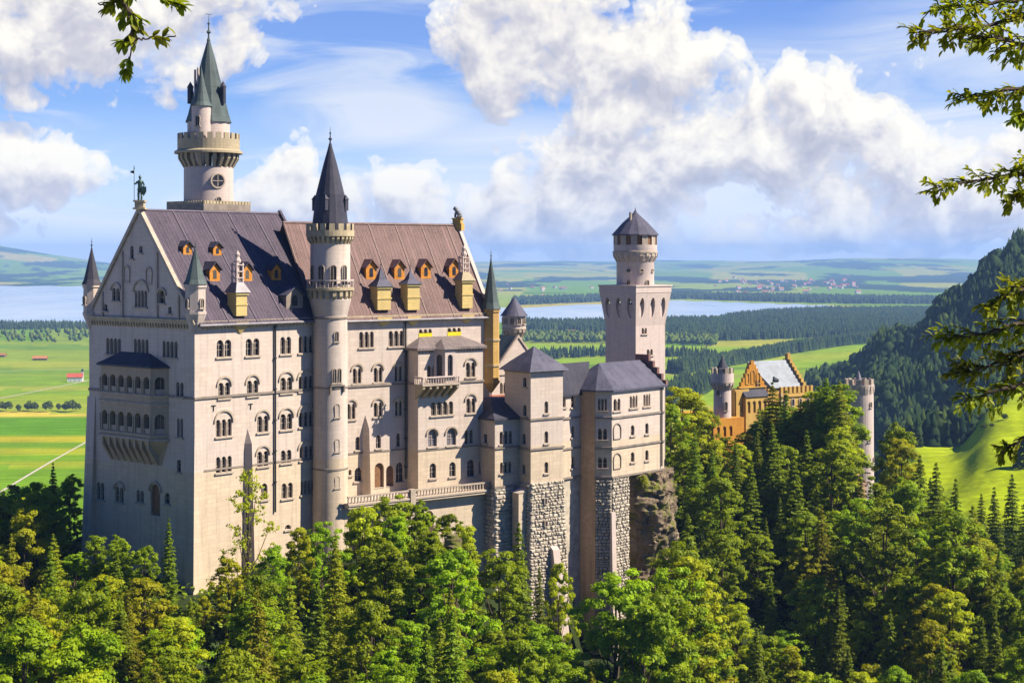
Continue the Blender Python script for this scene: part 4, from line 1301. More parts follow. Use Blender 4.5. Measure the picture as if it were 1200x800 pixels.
m_.add([(a, b, az_) for a, b in ap] + [(2.6, 4.4, az_ + 2.6), (AL, 4.4, az_ + 2.6), (2.6, AD, az_ + 2.6), (AL, AD, az_ + 2.6)] + [(a, b, az_ - .3) for a, b in ap],
       [(0, 1, 5, 4), (0, 4, 6, 3), (4, 5, 7, 6), (0, 1, 9, 8), (3, 0, 8, 11), (8, 9, 10, 11)])
m_.build('roof', M_ROOFD, A.e)

# ---- B: square corner tower with a pyramid roof on a battered rubble base
bx, by = E.world(30.1, -9.6)
B = Frame('square_corner_tower', bx, by, -62.0, TH2, 'narrow square cream tower with grey pyramid roof rising from a battered rubble base', 'tower')
BL, BD = 6.5, 6.5
be = z_t(436.5, by); br_ = z_t(566, by); bbot = -62.0
holes = []
add_windows(B, B.PS(0), holes, [(638, 470, 642.5, 484, 1, 0), (638, 505, 642.5, 519, 1, 0), (638, 541, 642.5, 554, 1, 0)], 'S', 0)
m_ = MB()
panel(m_, B.PS(0), [(0, br_), (BL, br_), (BL, be), (0, be)], holes)
hw = []
add_windows(B, B.PW(0), hw, [(613, 442, 617, 453, 1, 0), (613, 474, 617, 487, 1, 0), (612, 508, 616, 520, 1, 0), (612, 544, 615.5, 555, 1, 0)], 'W', 0)
panel(m_, B.PW(0), [(0, br_), (BD, br_), (BD, be), (0, be)], hw)
m_.add([(BL, 0, br_), (BL, BD, br_), (BL, BD, be), (BL, 0, be), (0, BD, br_), (0, BD, be)], [(0, 1, 2, 3), (1, 4, 5, 2)])
m_.build('wall', M_WALL, B.e)
m_ = MB()
for py in (436, 491.5, 526.5):
    zz = z_t(py, by)
    m_.pbox(B.PS(0), -.2, BL + .2, zz - .16, zz + .14, -.05, .2); m_.pbox(B.PW(0), 0, BD, zz - .16, zz + .14, -.05, .2)
    m_.pbox(B.PE(BL), 0, BD, zz - .16, zz + .14, -.05, .2)
m_.build('string_course', M_TRIM, B.e)
m_ = MB()
lean = .85
bp0 = rect(-lean - .15, BL + lean + .15, -lean * .8 - .15, BD); bp1 = rect(-.12, BL + .12, -.12, BD)
m_.frus(bp0, bbot, bp1, br_)
tt = lambda z: (br_ - z) / (br_ - bbot)
PSb = lambda a, z, d: (a, -.12 - tt(z) * (lean * .8 + .03) - d, z)
PWb = lambda b, z, d: (-.12 - tt(z) * (lean + .03) - d, b, z)
rubble(m_, PSb, bbot, br_, lambda z: (-.12 - tt(z) * lean, BL + .12 + tt(z) * lean), .52, .4, 1.15)
rubble(m_, PWb, bbot, br_, lambda z: (-.12, BD), .52, .4, 1.15)
rb_ = m_.build('rough_base', M_RUST, B.e)
m_ = MB()
for py in (587, 613):
    a, z = B.S(640, py, -.6)
    m_.pbox(PSb, a - .35, a + .35, z - .5, z + .5, .2, .42)
    mm = MB(); mm.pbox(PSb, a - .2, a + .2, z - .38, z + .38, .38, .45); 
    o_ = m_.build('window', M_HOOD, rb_); mm.build('pane', M_GLASS, o_); m_ = MB()
m_ = MB()
# leaning buttresses
P = B.PS(-.2)
aL = B.S(652, 660, -2)[0]; zt_b, zb_b = z_t(640, by), bbot
m_.add([P(aL, zt_b, 0), P(aL + 1.3, zt_b, 0), P(aL + 1.3, zt_b - .8, 1.0), P(aL, zt_b - .8, 1.0), P(aL, zb_b, 0), P(aL + 1.6, zb_b, 0), P(aL + 1.6, zb_b, 3.8), P(aL, zb_b, 3.8)],
       [(0, 1, 2, 3), (3, 2, 6, 7), (0, 3, 7, 4), (1, 5, 6, 2)])
m_.build('buttress', M_PINKW, B.e)
m_ = MB()
m_.box(-1.9, -.2, .6, 2.2, bbot, z_t(577, by)); m_.add([(-2.0, .5, z_t(577, by)), (-.2, .5, z_t(577, by)), (-.2, 2.3, z_t(577, by)), (-2.0, 2.3, z_t(577, by)), (-.2, .5, z_t(572, by)), (-.2, 2.3, z_t(572, by))], [(0, 1, 4), (2, 3, 5), (0, 4, 5, 3)])
m_.build('buttress', M_WALL, B.e)
m_ = MB()
ov = .75
m_.frus(rect(-ov, BL + ov, -ov, BD + ov), be + .15, rect(.5, BL - .5, .5, BD - .5), be + 1.4)
m_.pyr(rect(.5, BL - .5, .5, BD - .5), be + 1.4, (BL / 2, BD / 2, z_t(406, by + 3)))
m_.build('roof', M_ROOFP, B.e)

# ---- G: the bower wing: link, polygonal left end, sunlit front
Gx = (717 - CX) / F * 258.0
G = Frame('bower_wing', Gx, 258.0, -64.0, 41.0, 'cream three-storey wing with slate roofs on a tall rubble foot, left of the rock cliff', 'building')
ge = z_t(457, 258); gb = z_t(559, 258)
GL, GD = 14.2, 9.0
def gl_(X, Y): dx, dy = X - G.x, Y - G.y; return (dx * G.u.x + dy * G.u.y, dx * G.w.x + dy * G.w.y)
q0 = gl_((697.5 - CX) / F * 258.2, 258.2)             # chamfer corner
q1v = (q0[0], q0[1] + 3.0)                             # end of left-facing wall
q2 = (q1v[0] - 4.8, q1v[1])                            # link meets square tower
def fac(p, q):
    L = math.hypot(q[0] - p[0], q[1] - p[1]); tx, ty = (q[0] - p[0]) / L, (q[1] - p[1]) / L
    return L, (lambda s_, z, d: (p[0] + tx * s_ + ty * d, p[1] + ty * s_ - tx * d, z))
segs = [(q2, q1v), (q1v, q0), (q0, (0, 0)), ((0, 0), (GL, 0)), ((GL, 0), (GL, GD)), ((GL, GD), (q2[0], GD)), ((q2[0], GD), q2)]
def Gpx(p, q, px):
    """distance along the wall p->q at image column px"""
    X0, Y0 = G.world(*p); X1, Y1 = G.world(*q); kk = (px - CX) / F
    L = math.hypot(X1 - X0, Y1 - Y0); ux, uy = (X1 - X0) / L, (Y1 - Y0) / L
    s_ = (kk * Y0 - X0) / (ux - kk * uy)
    return s_, Y0 + uy * s_
m_ = MB(); st_ = MB(); rub = MB()
wrows = {0: [(659, 463, 663, 477, 1, 0), (669, 463, 674, 477, 1, 0), (669.5, 499, 673.5, 512, 1, 0), (669.5, 535, 673.5, 548, 1, 0)],
         2: [(701, 467, 711, 481, 3, 0), (701, 502, 711, 515, 2, 0), (701, 536, 711, 548, 2, 0)],
         3: [(719, 467, 727, 481, 2, 0), (738, 463.5, 747, 477.5, 3, 0), (754, 461.5, 762, 475.5, 3, 0),
             (739, 498, 743.5, 510, 1, 0), (756, 495.5, 760, 508, 1, 0), (739, 529.5, 743.5, 541, 1, 0), (756, 527, 760, 539, 1, 0)]}
for i, (p, q) in enumerate(segs):
    L, Pq = fac(p, q)
    hs_ = []
    for (px0, py0, px1, py1, n, hd) in wrows.get(i, []):
        s0, Y0 = Gpx(p, q, px0); s1, Y1 = Gpx(p, q, px1); Ym = (Y0 + Y1) / 2
        s0, s1 = max(.15, min(s0, s1)), min(L - .15, max(s0, s1))
        window(G.e, Pq, hs_, s0, s1, z_t(py1, Ym), z_t(py0, Ym), n, hd)
    if i == 3:
        for (px0, py0, px1, py1) in ((719, 497, 727, 514), (719, 532, 727, 549)):
            s0, Y0 = Gpx(p, q, px0); s1, Y1 = Gpx(p, q, px1)
            ring(st_, Pq, arch(s0, s1, z_t(py1, Y0), z_t(py0, Y0)), .16, -.02, .14, True)
    e_ = ge if i not in (0,) else z_t(461, 259)
    panel(m_, Pq, [(0, gb), (L, gb), (L, e_), (0, e_)], hs_)
    if i in (0, 2, 3, 4):
        for py in (489.5, 525):
            zz = z_t(py, 258); st_.pbox(Pq, -.1, L + .1, zz - .16, zz + .15, -.05, .2)
        st_.pbox(Pq, -.1, L + .1, gb - .2, gb + .1, -.05, .22)
        st_.pbox(Pq, -.1, L + .1, e_ - .3, e_ - .02, -.05, .32)
m_.build('wall', M_WALL, G.e)
st_.build('string_course', M_TRIM, G.e)
# foot: rubble under chamfer and part of the sunlit wall, bounce-tinted shaft on the left wall
m_ = MB()
poly = [q2, q1v, q0, (0, 0), (GL, 0), (GL, GD), (q2[0], GD)]
m_.prism([(q2[0], q2[1] + .12), (q1v[0] + .1, q1v[1] + .12), (q0[0] + .1, q0[1] + .12), (.05, .12), (Gpx((0, 0), (GL, 0), 737)[0], .12), (Gpx((0, 0), (GL, 0), 737)[0], GD), (q2[0], GD)], -64, gb - .2)
L, Pq = fac(q0, (0, 0)); rubble(m_, Pq, -64, gb - .2, lambda z: (0, L), .5, .35, 1.0)
sx_, _ = Gpx((0, 0), (GL, 0), 737)
L, Pq = fac((0, 0), (GL, 0)); rubble(m_, Pq, -64, gb - .2, lambda z: (0, sx_), .5, .35, 1.0)
m_.build('rough_base', M_RUST, G.e)
m_ = MB()
L, Pq = fac(q1v, q0)
m_.pbox(Pq, -.05, L + .02, -64, ge - .05, -.4, .06)
m_.build('pilaster', mat('rusty_sandstone', masonry((.40, .28, .18), (.32, .23, .15), .8, .4, .3, .6, .16)), G.e)  # warm bounce light on this shaded side is put into the brown
m_ = MB(); L, Pq = fac((0, 0), (GL, 0))
zt_b = z_t(601, 257)
m_.add([Pq(-.5, zt_b, 0), Pq(.5, zt_b, 0), Pq(-.6, -64, .9), Pq(.7, -64, .9), Pq(-.5, zt_b, .35), Pq(.5, zt_b, .35), Pq(-.6, -64, 0), Pq(.7, -64, 0)], [(4, 5, 3, 2), (0, 1, 5, 4), (0, 4, 2, 6), (1, 7, 3, 5)])
m_.build('buttress', M_PINKW, G.e)
m_ = MB(); sx2, _ = Gpx((0, 0), (GL, 0), 774.5)
m_.tube(Pq(sx2, ge - .3, .2), Pq(sx2, gb + .5, .2), .12, .12, 8); m_.build('drain_pipe', M_METAL, G.e)
# roofs
m_ = MB()
ov = .45; zr = ge + 4.0
rp = [(q0[0] - ov, q0[1] - ov), (-.1 + 0, -ov), (GL + ov, -ov), (GL + ov, GD + ov), (q0[0] - ov, GD + ov)]
m_.add([(a, b, ge) for a, b in rp] + [(2.4, GD / 2, zr), (GL - .5, GD / 2, zr)] + [(a, b, ge - .28) for a, b in rp],
       [(0, 1, 5), (1, 2, 6, 5), (2, 3, 6), (3, 4, 5, 6), (4, 0, 5), (0, 1, 8, 7), (1, 2, 9, 8), (2, 3, 10, 9), (4, 0, 7, 11), (7, 8, 9, 10, 11)])
m_.build('roof', M_ROOFP, G.e)
m_ = MB()
zl = z_t(461, 259)
lp = [(q2[0] - .2, q2[1] - ov), (q1v[0] + 1.2, q1v[1] - ov), (q1v[0] + 3.2, GD / 2 + 1.3), (q2[0] - .2, GD / 2 + 1.3)]
m_.add([(a, b, zl + .02) for a, b in lp[:2]] + [(lp[2][0], lp[2][1], zr + .25), (lp[3][0], lp[3][1], zr + .25), (q2[0] - .2, GD + .5, zl), (lp[1][0], GD + .5, zl), (lp[0][0], lp[0][1], zl - .26), (lp[1][0], lp[1][1], zl - .26)],
       [(0, 1, 2, 3), (3, 2, 5, 4), (0, 3, 4), (0, 1, 7, 6)])
m_.build('roof', M_ROOFD, G.e)
for dx in (0.9, 2.5):
    mm = MB(); a0_ = q2[0] + dx; b0_ = q2[1] + 1.3; z0_ = zl + 1.5
    mm.box(a0_ - .4, a0_ + .4, b0_ - .4, b0_ + 1.2, z0_ - .6, z0_ + .8); mm.pyr(rect(a0_ - .55, a0_ + .55, b0_ - .55, b0_ + 1.2), z0_ + .8, (a0_, b0_ + .4, z0_ + 1.6))
    mm.build('dormer', M_METAL, G.e)
# stepped gable at the east end
m_ = MB(); L = GD
zg = ge - .2
pts = [(-.4, zg)]
ns = 5
for i in range(ns):
    b = -.4 + (L / 2 + .4 - .5) * i / ns; b2 = -.4 + (L / 2 + .4 - .5) * (i + 1) / ns
    h1 = zg + 5.6 * (i + 1) / (ns + .5)
    pts += [(b, h1), (b2, h1)]
pts2 = pts + [(L / 2 + .5, pts[-1][1])] + [(L - p[0], p[1]) for p in reversed(pts[:-1])]
n = len(pts2)
m_.add([(GL - .05, b, z) for b, z in pts2] + [(GL + .55, b, z) for b, z in pts2], [tuple(range(n)), tuple(range(2 * n - 1, n - 1, -1))] + [(i, (i + 1) % n, n + (i + 1) % n, n + i) for i in range(n)])
m_.build('stepped_gable', mat('dark_red_stone', plain((.16, .09, .075), .9, .3, 1)), G.e)

# ---- C: gabled hall behind (knights' house)
Cx = (607 - CX) / F * 276.0
C_ = Frame('gabled_hall', Cx, 276.0, -45.0, TH2, 'pale gabled hall with green roof just behind the corner tower', 'building')
ca = z_t(396, 276); ce = z_t(441, 274)
hw_ = 5.6
holes = []
add_windows(C_, C_.PS(0), holes, [(605.5, 417, 610, 427, 1, 0), (586, 448, 597, 461, 3, 0)], 'S', 0)
m_ = MB()
panel(m_, C_.PS(0), [(-hw_, -45), (hw_, -45), (hw_, ce), (0, ca), (-hw_, ce)], holes)
m_.add([(-hw_, 0, -45), (-hw_, 16, -45), (-hw_, 16, ce), (-hw_, 0, ce), (hw_, 0, -45), (hw_, 16, -45), (hw_, 16, ce), (hw_, 0, ce), (0, 16, ca)], [(0, 1, 2, 3), (4, 5, 6, 7), (1, 5, 6, 8, 2)])
m_.build('wall', M_WALL, C_.e)
m_ = MB()
for s_ in (-1, 1):
    A4 = [(s_ * (hw_ + .4), .3, ce - .5), (0, .3, ca + .15), (0, 16.3, ca + .15), (s_ * (hw_ + .4), 16.3, ce - .5)]
    m_.add(A4 + [(x, y, z + .25) for x, y, z in A4], [(0, 1, 2, 3), (4, 5, 6, 7), (0, 1, 5, 4), (3, 0, 4, 7), (1, 2, 6, 5)])
m_.build('roof', M_ROOFG, C_.e)
m_ = MB()
for s_ in (-1, 1):
    A4 = [(s_ * (hw_ + .3), -.2, ce - .3), (0, -.2, ca + .1), (0, .32, ca + .1), (s_ * (hw_ + .3), .32, ce - .3)]
    m_.add(A4 + [(x, y, z + .5) for x, y, z in A4], [(0, 1, 2, 3), (4, 5, 6, 7), (0, 1, 5, 4), (3, 0, 4, 7), (2, 3, 7, 6)])
zz = z_t(438, 275); m_.pbox(C_.PS(0), -hw_, hw_, zz - .12, zz + .12, -.05, .18)
m_.build('gable_coping', M_HOOD, C_.e)
# red-coped courtyard wall in front of it
cx2, cy2 = (577 - CX) / F * 266, 266.0
CW = Frame('courtyard_wall', cx2, cy2, -45.0, TH2, 'short pinkish courtyard wall with red coping between palace and corner tower', 'wall')
m_ = MB(); zt_ = z_t(465, 266); m_.box(0, 6.5, 0, .8, -45, zt_); m_.build('wall_body', M_PINKW, CW.e)
m_ = MB(); m_.box(-.1, 6.6, -.15, .95, zt_, zt_ + .22); m_.box(-.1, 6.6, -.1, 0, zt_ - 1.1, zt_ - .9); m_.build('coping', plain and mat('red_coping', plain((.32, .12, .08), .8, .2, 2)), CW.e)

# ---- D: small round tower behind the hall
Yd = 296.0
D_ = Frame('small_round_tower', (602.5 - CX) / F * Yd, Yd, -45.0, TH2, 'small round turret with violet cone roof behind the gabled hall', 'tower')
kd = Yd / F; zd = lambda py: z_t(py, Yd)
m_ = MB(); m_.lathe(0, 0, [(9.5 * kd, -45), (9.5 * kd, zd(392)), (13.5 * kd, zd(386)), (13.5 * kd, zd(369))], 28); m_.build('shaft', M_PINKW, D_.e, smooth=True)
m_ = MB(); corbels_round(m_, 0, 0, 9.5 * kd, 13.8 * kd, zd(395), zd(385), 14, .5); m_.lathe(0, 0, [(13.5 * kd, zd(386)), (14.2 * kd, zd(385.5)), (14.2 * kd, zd(384)), (13.5 * kd, zd(383))], 28)
m_.build('corbel_ring', M_HOOD, D_.e)
m_ = MB(); m_.lathe(0, 0, [(16.5 * kd, zd(370)), (12 * kd, zd(364)), (.15, zd(349))], 20); finial(m_, 0, 0, zd(350), 1.0, .07); m_.build('cone_roof', M_ROOFP, D_.e)
for az in (120, 155, 190, 225, 260):
    surround_window(D_.e, cylP(0, 0, 13.5 * kd, face_ang(D_, az)), -.32, .32, zd(379), zd(372))

# ---- H: square keep with flared top and round crown
Yk = 300.0
H = Frame('square_keep', (745 - CX) / F * Yk, Yk, -62.0, 46.0, 'tall square pale tower with flared arcaded top and round crenellated crown', 'tower')
KL = 8.3; KD = 7.6
kz = lambda py: z_t(py, Yk)
holes = []; 
add_windows(H, H.PS(0), holes, [(752, 384, 758, 391, 2, 0), (758, 409, 765, 416, 2, 0)], 'S', 0)
m_ = MB()
zft, zfb = kz(343), kz(382)
panel(m_, H.PS(0), [(0, -62), (KL, -62), (KL, zfb + 4), (0, zfb + 4)], holes)
m_.add([(0, 0, -62), (0, KD, -62), (0, KD, zfb + 4), (0, 0, zfb + 4), (KL, 0, -62), (KL, KD, -62), (KL, KD, zfb + 4), (KL, 0, zfb + 4)], [(0, 1, 2, 3), (4, 5, 6, 7), (1, 5, 6, 2)])
m_.build('shaft', M_PINKW, H.e)
m_ = MB(); fl = .8
g_ = lambda z: max(0.0, (z - zfb) / (zft - zfb)) * fl
def flare(mb, pt, L, nb):
    hs_ = []
    st = (L + .6) / nb
    for i in range(nb):
        c = L / 2 + (i - (nb - 1) / 2) * st * 1.0
        hs_.append([(c + .70 * math.sin(t) , kz(361) + (kz(349) - kz(361)) * math.cos(t) * (1 if math.cos(t) > 0 else 1.0)) for t in [2 * math.pi * j / 16 for j in range(16)]])
    panel(mb, pt, [(0, zfb), (L, zfb), (L + fl, zft), (-fl, zft)], hs_, .9)
flare(m_, lambda a, z, d: (a, -g_(z) - d, z), KL, 3)
flare(m_, lambda b, z, d: (-g_(z) - d, b, z), KD, 3)
flare(m_, lambda a, z, d: (a, KD + g_(z) + d, z), KL, 3)
flare(m_, lambda b, z, d: (KL + g_(z) + d, b, z), KD, 3)
m_.build('flared_arcade', M_PINKW, H.e)
m_ = MB(); m_.box(-fl - .05, KL + fl + .05, -fl - .05, KD + fl + .05, zft - .02, kz(336)); m_.box(-fl - .2, KL + fl + .2, -fl - .2, KD + fl + .2, kz(336), kz(334.3))
m_.build('platform', M_PINKW, H.e)
cxk, cyk = KL / 2, KD / 2
kk = (Yk + 5.5) / F; zk = lambda py: z_t(py, Yk + 5.5)
m_ = MB(); m_.lathe(cxk, cyk, [(22 * kk, zk(336)), (22 * kk, zk(306)), (25.5 * kk, zk(300)), (25.5 * kk, zk(287))], 40); dk = m_.build('drum', M_PINKW, H.e, smooth=True)
m_ = MB(); corbels_round(m_, cxk, cyk, 22 * kk, 26.2 * kk, zk(307), zk(296), 20, .5)
m_.lathe(cxk, cyk, [(25 * kk, zk(297)), (26.6 * kk, zk(296.5)), (26.6 * kk, zk(294.5)), (25 * kk, zk(294))], 40); m_.build('corbel_ring', M_HOOD, dk)
m_ = MB(); merlons_round(m_, cxk, cyk, 25.6 * kk, zk(287.1), (zk(276) - zk(287)), 12, .5, .55)
m_.build('crown', M_HOOD, dk)
m_ = MB(); m_.lathe(cxk, cyk, [(24.4 * kk, zk(288)), (24.4 * kk, zk(276))], 32); m_.build('inner_wall', M_DOOR, dk)
m_ = MB(); m_.lathe(cxk, cyk, [(27.5 * kk, zk(276)), (27.3 * kk, zk(274.6)), (15 * kk, zk(261)), (4 * kk, zk(251)), (.12, zk(247))], 14); finial(m_, cxk, cyk, zk(249), 1.1, .09)
m_.build('cone_roof', M_ROOFP, dk)
m_ = MB(); t = face_ang(H, 215); q = 11 * kk; m_.tube((cxk + q * math.cos(t), cyk + q * math.sin(t), zk(268)), (cxk + q * math.cos(t), cyk + q * math.sin(t), zk(249)), .3, .26, 8); m_.build('chimney', M_HOOD, dk)
for az, py0, py1, w_ in ((145, 328, 334, .35), (120, 315, 318, .3), (165, 315, 318, .3), (205, 315, 318, .3), (205, 328, 334, .3)):
    surround_window(dk, cylP(cxk, cyk, 22 * kk, face_ang(H, az)), -w_, w_, zk(py1), zk(py0))

# ================================================================== GATEHOUSE on the right
Yg = 380.0
zg_ = lambda py: z_t(py, Yg)
gk = Yg / F
GH = Frame('gatehouse', (866 - CX) / F * Yg, Yg, -70.0, 56.0, 'orange brick gatehouse with stepped gables and a bright metal roof on the far ridge', 'gatehouse')
gw = 8.6; gdp = 3.0
holes = []
add_windows(GH, GH.PS(0), holes, [(880, 471, 885, 483, 2, 0), (888, 471, 893, 483, 2, 0), (885, 445, 891, 453, 2, 0)], 'S', 0)
zge, zga = zg_(456), zg_(426)
pts = [(0, -70), (gw, -70), (gw, zge)]
ns = 6
stp = []
for i in range(ns):
    a = gw - (gw / 2 - .5) * i / ns; a2 = gw - (gw / 2 - .5) * (i + 1) / ns; h = zge + (zga - zge) * (i + .6) / ns
    stp += [(a, h), (a2, h)]
top = [(gw / 2 + .5, zga + .5), (gw / 2 - .5, zga + .5)]
full = pts[:2] + stp + top + [(gw - a, z) for a, z in reversed(stp)]
m_ = MB(); panel(m_, GH.PS(0), full, holes, .4)
m_.add([(a, .7, z) for a, z in full], [tuple(range(len(full)))])
n = len(full)
m_.add([(a, 0, z) for a, z in full] + [(a, .7, z) for a, z in full], [(i, (i + 1) % n, n + (i + 1) % n, n + i) for i in range(2, n)])
m_.box(0, gw, .7, gdp, -70, zge - .3)
m_.build('wall', M_ORANGE, GH.e)
m_ = MB()
for i in range(3): 
    a = gw * (.3 + .2 * i); ring(m_, GH.PS(0), arch(a - .5, a + .5, zg_(450), zg_(438 - (3 if i == 1 else 0))), .15, -.02, .15, True)
m_.pbox(GH.PS(0), 0, gw, zg_(455), zg_(454), -.05, .3)
m_.build('gable_ornament', M_OCHRE, GH.e)
m_ = MB(); m_.add([(.8, -.02, zg_(457)), (gw - .4, -.02, zg_(457)), (gw - .4, -1.6, zg_(465)), (.8, -1.6, zg_(465)), (.8, -.02, zg_(465)), (gw - .4, -.02, zg_(465))], [(0, 1, 2, 3), (0, 3, 4), (1, 5, 2), (3, 2, 5, 4)])
m_.build('porch_roof', M_ROOFD, GH.e)
m_ = MB(); hs_ = [arch(1.4 + i * 1.7, 2.4 + i * 1.7, zg_(484), zg_(470)) for i in range(4)]
panel(m_, GH.PS(-1.3), [(1, -70), (gw - .6, -70), (gw - .6, zg_(465)), (1, zg_(465))], hs_, .3); m_.pbox(GH.PS(-1.3), 1, gw - .6, -70, zg_(465) - .05, -.6, -.35)
m_.add([(1, -1.3, -70), (1, 0, -70), (1, 0, zg_(465)), (1, -1.3, zg_(465))], [(0, 1, 2, 3)])
m_.build('porch', M_OCHRE, GH.e)
# main roof: ridge runs back-right; bright metal sheet slope facing the camera
m_ = MB()
gr0 = GH.S(897, 440, 4)[0]; rl = 9.8
zr_ = zg_(427); ze_ = zg_(458)
m_.add([(gr0, 1.5, ze_), (gr0 + rl, 1.5, ze_), (gr0 + rl, 7, zr_), (gr0 - 3, 7, zr_), (gr0, 12.5, ze_), (gr0 + rl, 12.5, ze_)], [(0, 1, 2, 3), (3, 2, 5, 4), (0, 3, 4), (1, 5, 2)])
m_.build('roof', M_BLUEROOF, GH.e)
m_ = MB()
for px, py in ((907, 449),):
    a, z = GH.S(px, py, 3.5); m_.box(a - .7, a + .7, 2.6, 4.4, z - .8, z + .8); m_.pyr(rect(a - .9, a + .9, 2.4, 5), z + .8, (a, 3.6, z + 1.7))
m_.build('dormer', M_METAL, GH.e)
m_ = MB(); a_e = gr0 + rl; st2 = []
for i in range(7):
    b = 1.2 + 5.4 * i / 7; b2 = 1.2 + 5.4 * (i + 1) / 7; h = ze_ + (zr_ - ze_) * (i + 1.2) / 7
    st2 += [(b, h), (b2, h)]
fl2 = [(1.2, -70)] + st2 + [(6.6, zr_ + 1.6), (7.6, zr_ + 1.6)] + [(14.2 - b, z) for b, z in reversed(st2)] + [(13, -70)]
n = len(fl2)
m_.add([(a_e, b, z) for b, z in fl2] + [(a_e + .9, b, z) for b, z in fl2], [tuple(range(n)), tuple(range(2 * n - 1, n - 1, -1))] + [(i, (i + 1) % n, n + (i + 1) % n, n + i) for i in range(n)])
m_.box(gr0 - 1, a_e, 2.0, 12, -70, ze_ - .1)
m_.build('stepped_gable', M_OCHRE, GH.e)
# crenellated yard wall right of it
ya0 = GH.S(915, 470, -1)[0]; ya1 = GH.S(953, 470, -1)[0]
m_ = MB(); m_.pbox(GH.PS(-1), ya0, ya1, -70, zg_(464), -.8, 0)
m_.pbox(GH.PS(-1), ya0, ya1, zg_(468), zg_(466.5), -.05, .3)
s_ = ya0
while s_ < ya1 - .6:
    m_.pbox(GH.PS(-1), s_, s_ + .75, zg_(464), zg_(456), -.6, .05); s_ += 1.4
m_.build('battlement_wall', M_OCHRE, GH.e)
m_ = MB(); a0_ = GH.S(836, 500, -3)[0]; a1_ = GH.S(872, 500, -3)[0]
hs_ = [arch(a0_ + 1 + i * 1.9, a0_ + 2 + i * 1.9, zg_(508), zg_(496)) for i in range(3)]
panel(m_, GH.PS(-3), [(a0_, -70), (a1_, -70), (a1_, zg_(487)), (a0_, zg_(487))], hs_, .3)
m_.pbox(GH.PS(-3), a0_, a1_, -70, zg_(487) - .05, -6, -.35)
m_.build('low_wing', M_ORANGE, GH.e)
m_ = MB(); m_.add([(a0_ - .3, 2.7, zg_(487)), (a1_ + .3, 2.7, zg_(487)), (a1_ + .3, 9, zg_(483)), (a0_ - .3, 9, zg_(483)), (a0_ - .3, 2.7, zg_(488.5)), (a1_ + .3, 2.7, zg_(488.5))], [(0, 1, 2, 3), (0, 1, 5, 4)])
m_.build('low_roof', M_ORANGE, GH.e)
m_ = MB(); a0_ = GH.S(858, 470, 1)[0]; a1_ = GH.S(873, 470, 1)[0]
hs_ = [arch((a0_ + a1_) / 2 - .5, (a0_ + a1_) / 2 + .5, zg_(482), zg_(471))]
panel(m_, GH.PS(-.4), [(a0_, -70), (a1_, -70), (a1_, zg_(456)), (a0_, zg_(456))], hs_, .3)
m_.pbox(GH.PS(-.4), a0_, a1_, -70, zg_(456) - .05, -4, -.35)
m_.build('stair_bay', M_OCHRE, GH.e)
for k_ in range(4):
    s_ = ya0 + (ya1 - ya0) * (k_ + .6) / 4.4
    mm = MB(); P_ = GH.PS(-1); hh_ = arch(s_ - .38, s_ + .38, zg_(479), zg_(471)); ring(mm, P_, hh_, .2, -.02, .18, True); o_ = mm.build('window', M_HOOD, GH.e)
    mm = MB(); mm.add([P_(a, z, .03) for a, z in hh_], [tuple(range(len(hh_)))]); mm.build('pane', M_GLASS, o_)
m_ = MB()
for s_ in (ya0, ya1 - .5): m_.pbox(GH.PS(-1), s_, s_ + .5, -70, zg_(464) + .02, -.1, .12)
m_.pbox(GH.PS(0), -.05, .45, -70, zg_(457), -.1, .12)
m_.build('quoin', M_HOOD, GH.e)
# left round tower of the gatehouse
def crenel_tower(name, px, Y, rpx, py_top, py_cor, flare_px, label, group, spire, wallm, pane_az=150, base=-70.0):
    fr = Frame(name, (px - CX) / F * Y, Y, base, 41.0, label, 'tower', group)
    k = Y / F; zt = lambda py: z_t(py, Y)
    m_ = MB(); m_.lathe(0, 0, [(rpx * k + .2, base), (rpx * k, zt(py_cor + 8)), (flare_px * k, zt(py_cor)), (flare_px * k, zt(py_top + 6)), (flare_px * k - .5, zt(py_top + 6)), (flare_px * k - .5, zt(py_top + 9)), (.05, zt(py_top + 9))], 32)
    m_.build('shaft', wallm, fr.e, smooth=False)
    m_ = MB(); merlons_round(m_, 0, 0, flare_px * k, zt(py_top + 6), 6.2 * k, 11, .5, .58)
    corbels_round(m_, 0, 0, rpx * k, flare_px * k + .1, zt(py_cor + 9), zt(py_cor - 1), 14, .5)
    m_.build('battlement', M_HOOD, fr.e)
    m_ = MB(); x_, y_, r_, top = spire
    m_.lathe(x_, y_, [(r_, zt(py_top + 9)), (r_, zt(py_top + 1)), (r_ + .15, zt(py_top + 1)), (.05, zt(top))], 10)
    m_.build('spire', M_ROOFD if spire[2] > .9 else M_LEAD, fr.e)
    return fr, zt, k
gt, zgt, kg = crenel_tower('crenellated_tower', 846.5, 377, 10.2, 431, 448, 13.2, 'squat pinkish crenellated round tower left of the orange gatehouse', None, (0, 0, 1.3, 417), M_PINKW)
for az, a_, b_ in ((165, 470, 480), (215, 455, 462)):
    surround_window(gt.e, cylP(0, 0, 10.3 * kg, face_ang(gt, az)), -.4, .4, zgt(b_), zgt(a_))
gt2, zgt2, kg2 = crenel_tower('crenellated_tower', 1007, 352, 16.4, 444, 452, 17.2, 'tall slender pale round tower rising among trees right of the gatehouse', None, (-.3, 0, .55, 434), M_PINKW)
for az, a_, b_ in ((140, 470, 476), (150, 510, 516), (120, 535, 541)):
    surround_window(gt2.e, cylP(0, 0, 16.6 * kg2, face_ang(gt2, az)), -.3, .3, zgt2(b_), zgt2(a_))
